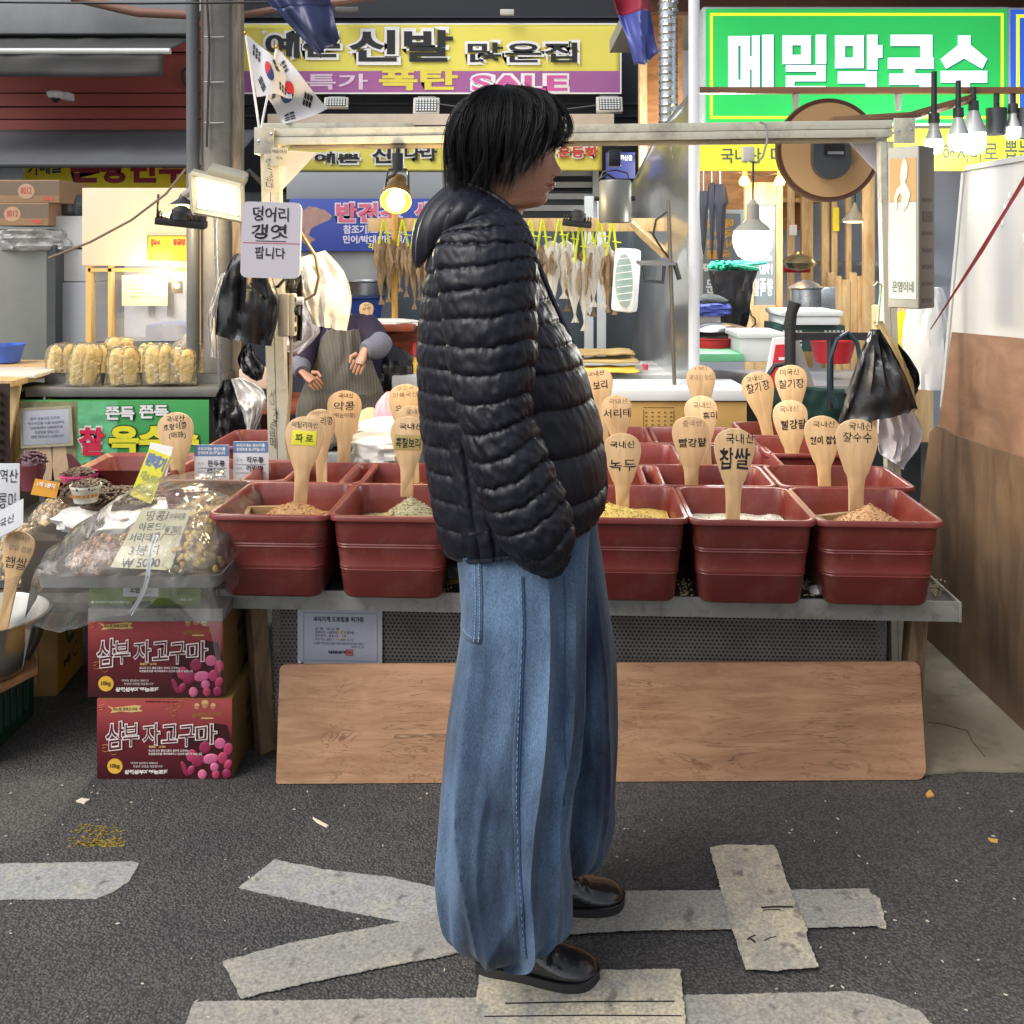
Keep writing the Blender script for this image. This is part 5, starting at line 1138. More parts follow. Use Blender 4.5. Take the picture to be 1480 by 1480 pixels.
# price cards
CARDH = mat('card_blue', '#5c7ba6', .5)
def card(px, Y, a, b_, label):
    o = panel('price_card', label, px, Y, mat('card_white', '#d0d3d8', .5, var=.02), .003, group='two origin cards in the kidney bean tray')
    x0_, y0_, x1_, y1_ = px; prect(o, (x0_, y0_, x1_, y0_+16), CARDH, 'header')
    ptxt(o, '우리가게는 원산지를', (x0_+5, y0_+3, x1_-5, y0_+8), WHITE, bold=.03, y=-.002); ptxt(o, '정직하게 표시했습니다', (x0_+5, y0_+9, x1_-5, y0_+14), WHITE, bold=.03, y=-.002)
    for k, s_ in enumerate((a, b_)):
        ptxt(o, s_, (x0_+19, y0_+22+k*12, x0_+44, y0_+31+k*12), INK, bold=.02, jit=.1, y=-.002); ptxt(o, ['품 명', '원산지'][k], (x0_+5, y0_+25+k*12, x0_+13, y0_+28+k*12), mat('print_grey', '#70757e', .6), y=-.002)
        prect(o, (x0_+4, y0_+33+k*12, x1_-4, y0_+33.5+k*12), MATS['print_grey'], 'rule', y=-.0015)
    for k, (ch, c_) in enumerate(zip('SEOUL MY SOUL', ['#3c4a6a', '#c8404a', '#c8404a', '#3c7a5a', '#3c4a6a', 0, '#3c4a6a', '#d0a030', 0, '#4a8a5a', '#3c4a8a', '#c8404a', '#4a7aa0'])):
        if c_: ptxt(o, ch, (x0_+9+k*2.7, y1_-5.5, x0_+11.3+k*2.7, y1_-2.5), mat('ci_'+c_[1:], c_, .5), bold=.03, y=-.002)
    return o
card((281, 643, 331, 696), 3.42, '완두콩', '미국', 'white origin card reading peas from USA, left of the two'); card((337, 638, 388, 696), 3.44, '작두콩', '이란마', 'white origin card for sword beans, right of the two by the post')

# ------------------------------------------------------------------ stall frame
FR = mat('frame_cream', '#b9b6a6', .5, var=.1, vs=5, dirt=.8, dcol=(.10, .085, .065), ds=5)
sf = thing('stall_frame', 'dirty cream painted frame of two posts and a top beam over the stall', 'frame', (0, 0, 0))  # open frame of posts and beam, carries no canopy cloth
YL, YR = 3.78, 3.62
def post(px_t, py_t, px_b, Y, wpx, name='post'):
    a, b_ = P(px_t, py_t, Y), P(px_b, 690, Y); b_.z = .002; d = b_-a; q = MB(); hw = S(wpx/2, Y)
    for k in (-.5, .5):
        rings = []
        for p in (a, b_): rings.append([p+V((k*hw+sx_*hw*.46, sy*hw*.8, 0)) for sx_, sy in ((-1, -1), (1, -1), (1, 1), (-1, 1))])
        q.loft(rings)
    return q.build(name, FR, sf)
post(391, 190, 411, YL, 27); post(1279, 205, 1296, YR, 20)
a0, a1 = P(400, 200, YL), P(1286, 188, YR)
d = a1-a0; ang_ = math.atan2(d.y, d.x); mid = (a0+a1)/2; LN = d.length; tl = math.atan2(d.z, math.hypot(d.x, d.y))
def bm(z0, z1, y0, y1, m, name, l=LN):
    q = MB(); q.box((0, (y0+y1)/2, (z0+z1)/2), (l, y1-y0, z1-z0), bev=.003); o = q.build(name, m, sf); o.location = mid; o.rotation_euler = (0, -tl, ang_); return o
k_ = S(1, 3.7)
bm(1*k_, 13*k_, -.03, .03, FR, 'top_beam'); bm(-11*k_, 0*k_, -.036, .03, FR, 'top_beam'); bm(-17*k_, -11.5*k_, -.025, .02, mat('frame_brown', '#8c7f66', .6, dirt=.6, dcol=(.05, .04, .03)), 'lower_strip', LN*.95)
q = MB(); q.box((0, -.044, 0), (S(28, YL), .012, S(38, YL)), bev=.003); q.box((-S(8, YL), .0, 0), (S(14, YL), .08, S(38, YL)), bev=.004); o = q.build('corner_bracket', FR, sf); o.location = P(386, 205, YL)
q = MB(); q.box((0, -.044, 0), (S(30, YR), .012, S(36, YR)), bev=.003); o = q.build('corner_bracket', FR, sf); o.location = P(1300, 191, YR)
for x, y in ((379, 206), (397, 196), (1292, 192), (1310, 190)): MB().lathe([(.006, 0), (.006, -.05), (.001, -.052)], 8, axis='Y').build('bolt', MATS['steel'], sf, loc=P(x, y, YL if x < 800 else YR))
GUS = mat('gusset_white', '#c6c3cc', .5, var=.03)
def tri(pts, Y, name, parent=None, **k):
    g = [P(x, y, Y) for x, y in pts]; c = g[0]
    return MB().prism([(p.x-c.x, p.z-c.z) for p in g], 0, .004).build(name, GUS, parent, loc=c, **k)
tri([(398, 216), (458, 220), (400, 283)], YL+.05, 'gusset', sf); tri([(1228, 206), (1282, 196), (1284, 262), (1268, 250)], YR+.05, 'gusset', sf)
q = MB(); q.box((0, 0, 0), (S(215, 3.85), .09, .022), bev=.004, rot=(0, 0, 0)); q.build('loose_board', FR, loc=P(490, 184, 3.84), label='loose cream board lying on the left end of the top beam', cat='board')
q = MB(); q.box((0, 0, 0), (S(125, 3.7), .1, .02), bev=.003, rot=(0, R(-3.5), 0)); q.build('loose_board', woodmat('board_brown', '#7a5a42', '#4a3424', scale=(2, 2, 12), freq=2), loc=P(1262, 171, 3.68), label='brown board lying on the right end of the top beam', cat='board')
# handwriting on the left post
WL = mat('masking_tape', '#b5ae97', .7, var=.15)
o = panel('post_notes', 'yellowed scraps of paper with scribbled notes taped high on the left post', (381, 222, 403, 278), YL-.06, WL, .002); ptxt(o, '어\n소\n3\n과\n대', (384, 228, 394, 272), INK, jit=.12, bold=-.01); o['category'] = 'notes'
o = panel('post_notes', 'cream sticky note overlapping the taped scraps on the left post', (392, 213, 416, 240), YL-.065, WL, .002); ptxt(o, '어와이므', (393, 216, 415, 222), INK, jit=.12); ptxt(o, '미소', (399, 226, 409, 231), INK, jit=.12); o['category'] = 'notes'
txt(sf, '서\n나\n가\n즌\n금\n메', (P(393, 620, YL).x, P(0, 645, YL).z, P(400, 0, YL).x, P(0, 560, YL).z), INK, y=YL-.032, jit=.1, name='handwriting')

# small flags
def flag(base, tip, fly_t, fly_b, hoist_b, Y, label, sd, disc_c=None, bars=()):
    o = thing('small_flag', label, 'flag', P(*base, Y), group='two small flags on the left post'); b0 = o.location.copy()
    L2 = lambda x, y, dy=0: P(x, y, Y+dy)-b0
    MB().tube([L2(*base), L2(*tip)], .0045, 8).build('pole', WHITE, o); MB().ell(L2(*tip), (.008, .008, .01), 8, 6).build('finial', mat('gold_tip', '#b08a3a', .3, metal=.7), o)
    ht_, hb, ft, fb_ = [V((x, y, 0)) for x, y in (tip, hoist_b, fly_t, fly_b)]
    def fn(u, v, off=0):
        p = ht_.lerp(ft, u).lerp(hb.lerp(fb_, u), v); p.x += 4*math.sin(u*5+sd)*u; p.y += 5*math.sin(u*6+v*2+sd)*u
        q_ = P(p.x, p.y, Y); return q_-b0+V((0, .035*math.sin(u*6+v*2.4+sd)*u+off, 0))
    MB().sheet(lambda u, v: fn(u, v), 26, 18).build('cloth', mat('flag_white', '#cbc9cc', .6, var=.02), o)
    def patch(u0, v0, u1, v1, m, name): return MB().sheet(lambda a, b_: fn(u0+(u1-u0)*a, v0+(v1-v0)*b_, -.003), 6, 6).build(name, m, o)
    for (cu, cv) in ((.2, .22), (.2, .78), (.8, .22), (.8, .78)):
        q = MB()
        for k in range(3):
            dv = (k-1)*.055; dd = .5*(1 if (cu-.5)*(cv-.5) < 0 else -1)
            for seg in ((-.075, -.006), (.006, .075)):
                q.sheet(lambda a, b_: fn(cu+(-.02*k+.02)*dd+(-.018+.036*b_)+dd*(seg[0]+(seg[1]-seg[0])*a)*.9+dv*.8, cv+(seg[0]+(seg[1]-seg[0])*a)*1.5-dv*dd*1.2, -.003), 3, 1)
        q.build('trigram', INK, o)
    q1, q2 = MB(), MB()
    for half, q in ((0, q1), (1, q2)):
        def dsc(a, b_):
            th = math.pi*a+math.pi*half+.5; r_ = b_*.17; return fn(.5+r_*math.cos(th)*.8, .5-r_*math.sin(th)*1.3, -.004)
        q.sheet(dsc, 16, 5)
    q1.build('emblem', mat('flag_red', '#c02a35', .6), o); q2.build('emblem', mat('flag_blue', '#23356e', .6), o)
    return o
flag((375, 188), (355, 48), (412, 98), (424, 136), (371, 140), 3.76, 'small Korean flag on the left leaning stick, in front', .3)
flag((377, 188), (400, 68), (470, 150), (414, 180), (386, 142), 3.80, 'small Korean flag drooping on the right leaning stick, behind', 1.6)

# signs and things hanging on the frame
sg = MB(); w_, h_ = S(86, 3.55), S(110, 3.55); poly = []
for cx_, cz_, a0 in ((w_/2-.022, h_-.022, 0), (-w_/2+.022, h_-.022, 90), (-w_/2+.022, .022, 180), (w_/2-.022, .022, 270)): poly += [(cx_+.022*math.cos(R(a0+k*22.5)), cz_+.022*math.sin(R(a0+k*22.5))) for k in range(5)]
sg = sg.prism(poly, 0, .012).build('hand_lettered_sign', mat('acrylic_white', '#c2bdc6', .35, var=.02), loc=P(390, 402, 3.55), label='white rounded sign hand lettered in black with a red line', cat='sign', ang=50); PAN[sg] = ((347, 292, 433, 402), w_, h_); sg.rotation_euler = (0, R(1.5), 0)
ptxt(sg, '덩어리', (363, 299, 415, 320), INK, bold=.012, jit=.09, y=-.0015); ptxt(sg, '갱엿', (361, 324, 414, 345), INK, bold=.018, jit=.10, y=-.0015, slant=.05); ptxt(sg, '팝니다', (367, 357, 411, 374), INK, bold=.012, jit=.09, y=-.0015)
prect(sg, (350, 351, 433, 352), mat('red_line', '#b5434f', .5), 'red_line'); prect(sg, (368, 348, 412, 349.2), INK, 'underline')
# yellow hand lamp
o = thing('clamp_lamp', 'lit warm bulb in a caged reflector hung from the top beam', 'lamp', P(573, 216, 3.7)); b0 = o.location.copy(); L3 = lambda x, y, dy=0: P(x, y, 3.7)-b0+V((0, dy, 0))
MB().cyl(L3(575, 222), L3(575, 247), S(9, 3.7), n=20).build('can', mat('can_black', '#2a2e36', .25, metal=.6), o); MB().cyl(L3(575, 214), L3(575, 222), .01, n=8).build('hook', INK, o)
q = MB(); q.tube([L3(556, 275), L3(560, 250), L3(562, 245), L3(588, 245), L3(590, 250), L3(591, 275)], .004, 6); q.build('yoke', mat('wire_dark', '#4a4438', .4, metal=.5), o)
MB().tube([L3(575, 247, -.02), L3(570, 254, -.03), L3(562, 258, -.03), L3(560, 262, -.02)], .006, 6).build('cable', INK, o)
axis = Matrix.Translation(L3(574, 278)) @ Euler((R(-52), 0, 0)).to_matrix().to_4x4()
def alathe(prof, n=26):
    q = MB().lathe(prof, n); q.v = [tuple(axis @ V(v)) for v in q.v]; return q
alathe([(.02, .085), (.03, .075), (.033, .02), (.042, .015), (.054, -.03), (.056, -.055), (.052, -.055), (.05, -.03), (.03, .0), (.0, .0)]).build('reflector', mat('lamp_bronze', '#8a6a3c', .35, metal=.6), o)
alathe([(.016, .0), (.03, -.03), (.034, -.055), (.026, -.08), (.001, -.09)]).build('bulb', emat('bulb_yellow', '#ffd873', 9), o); lamp(o, tuple(axis @ V((0, 0, -.13))), 14, (1, .72, .36), .05)
# globe bulb
o = thing('globe_lamp', 'large round white globe bulb hanging by its black cord', 'lamp', P(1088, 208, 3.62)); b0 = o.location.copy(); L3 = lambda x, y, dy=0: P(x, y, 3.62)-b0+V((0, dy, 0)); s1 = S(1, 3.62)
MB().box(L3(1081, 223), (17*s1, .03, 21*s1), bev=.004).build('junction_box', mat('box_white', '#b8b6ae', .5), o); MB().cyl(L3(1089, 215), L3(1088, 292), .0035, n=8).build('cord', INK, o)
MB().tube([L3(1094, 178, -.04), L3(1103, 182, -.04), L3(1105, 205, -.04), L3(1100, 228, -.02), L3(1092, 236)], .004, 6).build('hook_wire', mat('wire_grey', '#9a9a96'), o)
MB().lathe([(.004, 0), (6*s1, -6*s1), (9*s1, -9*s1), (9.3*s1, -30*s1), (14*s1, -35*s1), (22*s1, -41*s1), (27*s1, -47*s1)], 28, c=L3(1088, 287)).build('socket', mat('socket_grey', '#8f8f86', .5), o)
MB().lathe([(27*s1, -47*s1), (28.5*s1, -58*s1), (27*s1, -70*s1), (21*s1, -82*s1), (11*s1, -88.5*s1), (.001, -90*s1)], 28, c=L3(1088, 287)).build('bulb', emat('bulb_white', '#fffef6', 4), o); lamp(o, tuple(L3(1088, 385)), 9, (1, .97, .9), .07)
# round disc
o = thing('round_sign', 'round brown disc with a dark box at its centre, seen from behind', 'sign', P(1197, 217, 3.9)); s1 = S(1, 3.9)
MB().lathe([(.001, -.012), (68*s1, -.012), (68*s1, 0), (73*s1, -.004), (73*s1, .02), (.001, .02)], 64, axis='Y').build('disc', mat('disc_brown', '#957650', .5, var=.06, vs=3), o)
MB().lathe([(69*s1, -.004), (74.5*s1, -.008), (75*s1, .022), (69*s1, .024)], 64, axis='Y').build('rim', mat('disc_rim', '#4a2f22', .5), o)
ol = [(-27, 8), (-27, -16)]+[(-27*math.cos(a), -16-27*math.sin(a)) for a in [math.pi*i/14 for i in range(1, 14)]]+[(27, -16), (27, 8)]
MB().prism([(x*s1, z*s1) for x, z in ol], -.05, -.013).build('centre_box', mat('box_slate', '#33373c', .4), o)
MB().box((2*s1, -.052, -1*s1), (28*s1, .004, 16*s1)).build('recess', mat('recess_dark', (.01, .01, .012), .3), o); MB().box((4*s1, -.056, -6*s1), (22*s1, .008, 4*s1)).build('latch', MATS['steel'], o)
# grey cylinder lamp
o = thing('cylinder_lamp', 'unlit grey cylinder lamp hanging from the top beam', 'lamp', P(888, 212, 3.7)); b0 = o.location.copy(); L3 = lambda x, y, dy=0: P(x, y, 3.7)-b0+V((0, dy, 0))
MB().box(L3(888, 229), (S(17, 3.7), .045, S(24, 3.7)), bev=.004).build('mount', MATS['can_black'], o); MB().tube([L3(866, 260), L3(872, 248), L3(890, 246), L3(906, 250), L3(910, 262)], .003, 6).build('yoke', MATS['wire_dark'], o)
MB().tube([L3(868, 258), L3(878, 252), L3(888, 258), L3(880, 264)], .006, 6).build('cable', INK, o)
MB().lathe([(.001, .0), (S(22, 3.7), -.002), (S(23.5, 3.7), -.01), (S(23.5, 3.7), -S(60, 3.7)), (S(22, 3.7), -S(62, 3.7)), (S(21, 3.7), -S(56, 3.7)), (.001, -S(50, 3.7))], 36, c=L3(889, 260)).build('shade', mat('shade_steel', '#6f716d', .4, metal=.3, var=.06, vs=3), o)
for px in (864, 913): MB().lathe([(.009, -.012), (.009, .012)], 10, c=L3(px, 287), axis='X', cap=True).build('knob', MATS['black_metal'], o)
# floodlight on the left
o = thing('floodlight', 'lit square floodlight glowing warm white beside the utility pole', 'floodlight', P(312, 282, 4.3), rot=(R(18), R(14), R(10))); s1 = S(1, 4.3)
fp = [(-38, 22), (30, 22), (42, -26), (-24, -30)]
MB().prism([(x*1.08*s1, z*1.08*s1) for x, z in fp], 0, .07).build('housing', mat('flood_grey', '#9a978a', .5, dirt=.5), o)
MB().prism([(x*.86*s1, z*.82*s1) for x, z in fp], -.004, .001).build('lens', emat('flood_face', '#fff6cf', 5), o)
q = MB()
for i in range(4):
    a = V((fp[i][0]*s1*1.04, -.006, fp[i][1]*s1*1.04)); b_ = V((fp[(i+1) % 4][0]*s1*1.04, -.006, fp[(i+1) % 4][1]*s1*1.04)); q.tube([a, b_], .012, 4)
q.build('bezel', mat('bezel_white', '#b9b6a4', .5, dirt=.4), o); MB().box((.02, .09, .07), (.16, .12, .05), bev=.01).build('ballast_box', MATS['flood_grey'], o)
MB().tube([(0, .1, 0), (.1, .14, .1), (.2, .1, .05)], .012, 6).build('bracket', MATS['trolley_black'], o)
lamp(o, (0, -.03, 0), 16, (1, .9, .66), .1, typ='AREA', rot=(R(-90), 0, 0), size=(.16, .12))
o = bflood(262, 322, 72, 4.8, 'black unlit floodlight hanging left of the lit one')
MB().tube([(-.12, .02, 0), (-.12, .02, .12)], .006, 6).build('bracket', MATS['trolley_black'], o)
MB().tube([P(268, 245, 4.8), P(240, 280, 4.75), P(190, 318, 4.75), P(130, 350, 4.75), P(70, 373, 4.8)], .006, 6).build('power_cable', mat('cable_tan', '#7a6a58', .6), label='thin tan cable sagging across the corn stall', cat='cable')
o = thing('shade_lamp', 'small dark enamel lamp shade beside the utility pole', 'lamp', P(264, 293, 4.9)); MB().lathe([(.012, .04), (.02, .02), (.065, -.01), (.06, -.012), (.001, .0)], 20).build('shade', MATS['black_metal'], o); MB().cyl((0, 0, .03), (.05, .02, .07), .018, n=8).build('neck', MATS['flood_grey'], o); MB().ell((0, 0, -.025), (.03, .03, .035), 12, 8).build('bulb', emat('bulb_yellow', '#ffd873', 9), o); lamp(o, (0, -.02, -.09), 7, (1, .78, .45), .04)
# lightbox
lx = thing('lightbox_sign', 'hanging lightbox with an orange panel and white emblem on the right post', 'sign', P(1318, 445, 3.4), rz=R(-48)); s1 = S(1, 3.4)
Hh = 232*s1; Wd = 46*s1; Dp = .105
MB().box((0, .0, Hh/2), (Wd, Dp, Hh), bev=.006).build('casing', mat('lightbox_dark', '#5d5348', .5, dirt=.5, dcol=(.03, .025, .02)), lx)
MB().box((0, -Dp/2-.004, Hh/2), (Wd*.98, .01, Hh*.99), bev=.003).build('frame', mat('lightbox_frame', '#a5a498', .4, dirt=.3), lx)
MB().box((0, -Dp/2-.010, Hh*.36), (Wd*.86, .002, Hh*.60)).build('pale_face', mat('face_pale', '#c5c9c0', .25, var=.03), lx); MB().box((0, -Dp/2-.010, Hh*.79), (Wd*.86, .002, Hh*.27)).build('orange_face', mat('face_orange', '#c29a68', .25, var=.04), lx)
txt(lx, '은영이네', (-Wd*.34, Hh*.10, Wd*.36, Hh*.17), mat('letter_olive', '#6a6a5c', .5), bold=.02, y=-Dp/2-.0125)
fc = mat('emblem_white', '#d3cdc2', .4)
MB().prism([(x*s1, Hh*.66+z*s1) for x, z in ((2, 62), (6, 58), (8, 48), (7, 34), (4, 28), (8, 20), (12, 10), (8, -6), (2, -14), (-2, -4), (0, 8), (-4, 12), (-8, 4), (-8, -12), (-12, -12), (-12, 6), (-8, 18), (-2, 24), (-3, 34), (-2, 50))], -Dp/2-.0135, -Dp/2-.0115).build('emblem', fc, lx)
q = MB()
for k in range(7): q.box((Wd/2+.001, 0, Hh*.05+k*.055), (.002, Dp*.6, .035 if k == 5 else .012))
q.build('side_labels', mat('side_label', '#3a322c', .5), lx)
# socket box on the post
o = thing('extension_socket', 'grimy white extension socket with a plug on the left post', 'socket', P(414, 455, 3.68)); s1 = S(1, 3.68)
MB().box((-3*s1, 0, 0), (16*s1, .05, 62*s1), bev=.008).build('body', mat('socket_white', '#b5b1a4', .5, dirt=.5, dcol=(.16, .12, .07), ds=9), o); MB().box((9*s1, .004, 0), (9*s1, .044, 62*s1), bev=.008).build('outlet_strip', mat('outlet_cream', '#c2bda8', .5), o)
for k in range(4): MB().box((14*s1, -.005, (22-14*k)*s1), (3*s1, .02, 7*s1), bev=.002).build('outlet', mat('outlet_brown', '#6a5238', .6), o)
MB().cyl((12*s1, 0, 20*s1), (24*s1, 0, 20*s1), 6*s1, n=14).build('plug', WHITE, o); MB().cyl((13*s1, 0, 6*s1), (19*s1, 0, 6*s1), 7*s1, n=12).build('plug', MATS['trolley_black'], o)
MB().tube([P(441, 433, 3.68), P(455, 425, 3.66), P(461, 400, 3.64), P(456, 370, 3.62), P(440, 345, 3.6), P(434, 335, 3.62)], .006, 8).build('power_cable', mat('cable_beige', '#948468', .6), label='beige cable looping from the plug up behind the sign', cat='cable')
MB().tube([P(421, 485, 3.68), P(420, 560, 3.7), P(414, 640, 3.7), P(420, 672, 3.7), P(426, 690, 3.7)], .006, 8).build('power_cable', MATS['cable_beige'], label='beige cable running down the left post from the socket', cat='cable')
MB().tube([P(384, 408, 3.7), P(392, 416, 3.66), P(402, 414, 3.66), P(414, 400, 3.68)], .006, 8).build('power_cable', INK, label='black cable hanging under the hand lettered sign', cat='cable')

# ------------------------------------------------------------------ carrier bags
def bagsheet(name, label, pts_l, pts_r, Y, m, sd=0, depth=.10, fold=2.2, cat='carrier bag', group=None):
    # hanging bag: left and right outlines from the gathered top to the hem, closed front and back
    Lp = smooth_interp(pts_l, 24); Rp = smooth_interp(pts_r, 24); rings = []; n = 44; c0 = P((pts_l[0][0]+pts_r[0][0])/2, pts_l[0][1], Y)
    for i in range(24):
        a = P(Lp[i][0], Lp[i][1], Y); b_ = P(Rp[i][0], Rp[i][1], Y); c = (a+b_)/2; hw = (b_.x-a.x)/2; sl_ = (b_.z-a.z)/2; f = i/23; ring = []
        for j in range(n):
            t = 2*math.pi*j/n; u = math.cos(t)
            d = depth*(.25+.75*min(1, f*2))*(.55+.45*f)
            wv = .030*min(1, f*4)*(abs(nz(u*fold+sd, f*1.6, math.sin(t)*.8))*2-.4)+.010*(abs(nz(u*5+sd+f*3, f*5))*2-.3)
            ring.append(V((c.x+hw*u, Y+math.sin(t)*d*.5*(1-.55*abs(u))+wv*(1 if math.sin(t) < 0 else -.5), c.z+sl_*u+.006*nz(u*8+sd, f*3)*f))-c0)
        rings.append(ring)
    return MB().loft(rings).build(name, m, loc=c0, label=label, cat=cat, group=group, ang=70)
bagsheet('black_bags', 'bunch of black carrier bags hanging left of the hand lettered sign', [(340, 366), (328, 390), (316, 430), (312, 484)], [(378, 370), (392, 400), (404, 440), (392, 500)], 3.62, BLKB, 1)
bagsheet('black_bags', 'black carrier bag strip hanging right of the left post', [(412, 398), (412, 430), (415, 470), (418, 494)], [(436, 398), (437, 430), (437, 470), (436, 492)], 3.86, BLKB, 4, .05)
bagsheet('white_bags', 'white carrier bags hanging right of the hand lettered sign, hiding the seller\'s face', [(434, 372), (436, 398), (440, 430), (452, 468)], [(470, 362), (498, 395), (508, 434), (501, 478)], 3.9, WHB, 6)
bagsheet('white_bags', 'lower white carrier bag layer hanging behind the left post', [(412, 440), (408, 470), (398, 505), (388, 498)], [(440, 440), (452, 462), (462, 480), (432, 512)], 4.05, mat('white_bag_grey', '#c3bfc6', .4, bump=.4, bs=12), 8, .04)
bagsheet('white_bags', 'long rolled white bag hanging left of the black bags', [(320, 395), (304, 440), (300, 465), (306, 515)], [(330, 395), (318, 440), (314, 475), (316, 518)], 3.75, WHB, 10, .04)
bagsheet('black_bags', 'black and clear bags knotted at the corn counter corner', [(322, 548), (312, 575), (310, 600), (313, 628)], [(336, 548), (352, 580), (356, 605), (352, 632)], 4.35, BLKB, 12, .12)
bagsheet('clear_bags', 'clear carrier bags hanging beside the knotted black bags', [(334, 548), (345, 580), (352, 600), (358, 622)], [(350, 545), (376, 562), (384, 580), (368, 622)], 4.3, mat('clear_bag_white', '#c9c7c4', .25, bump=.6, bs=14), 14, .1)
bagsheet('black_bags', 'small knotted black bag dangling left of the post', [(352, 500), (344, 520), (354, 540), (372, 550)], [(362, 496), (370, 512), (382, 530), (378, 548)], 4.5, BLKB, 16, .1)
MB().cyl(P(318, 560, 4.6), P(310, 250, 4.6), .010, n=10).build('steel_rod', MATS['steel'], label='thin steel rod rising beside the corn counter', cat='rod')
bagsheet('black_bags', 'bunch of black carrier bags hanging on the right post', [(1258, 476), (1244, 510), (1226, 560), (1212, 612)], [(1272, 476), (1292, 510), (1312, 550), (1326, 590)], 3.45, BLKB, 20, .14)
bagsheet('black_bags', 'back layer of black bags at the right post', [(1280, 488), (1290, 510), (1300, 540), (1306, 566)], [(1292, 490), (1322, 528), (1328, 555), (1322, 572)], 3.62, BLKB, 22, .05)
bagsheet('white_bags', 'white carrier bag hanging low under the right black bags', [(1270, 560), (1270, 590), (1268, 630), (1272, 656)], [(1300, 560), (1318, 590), (1332, 630), (1304, 678)], 3.55, mat('white_bag_grey', '#c3bfc6'), 24, .08)
bagsheet('cream_bags', 'cream paper bag tucked behind the right black bags', [(1262, 466), (1280, 510), (1298, 560), (1312, 600)], [(1276, 464), (1300, 510), (1318, 552), (1326, 592)], 3.56, mat('cream_bag', '#cfb98a', .6), 26, .03)
MB().tube([P(1263, 414, 3.5), P(1268, 408, 3.5), P(1274, 412, 3.5), P(1272, 430, 3.5), P(1268, 470, 3.48)], .004, 6).build('bag_string', mat('string_green', '#9fae9a', .6), label='pale green string holding the right carrier bags', cat='string')
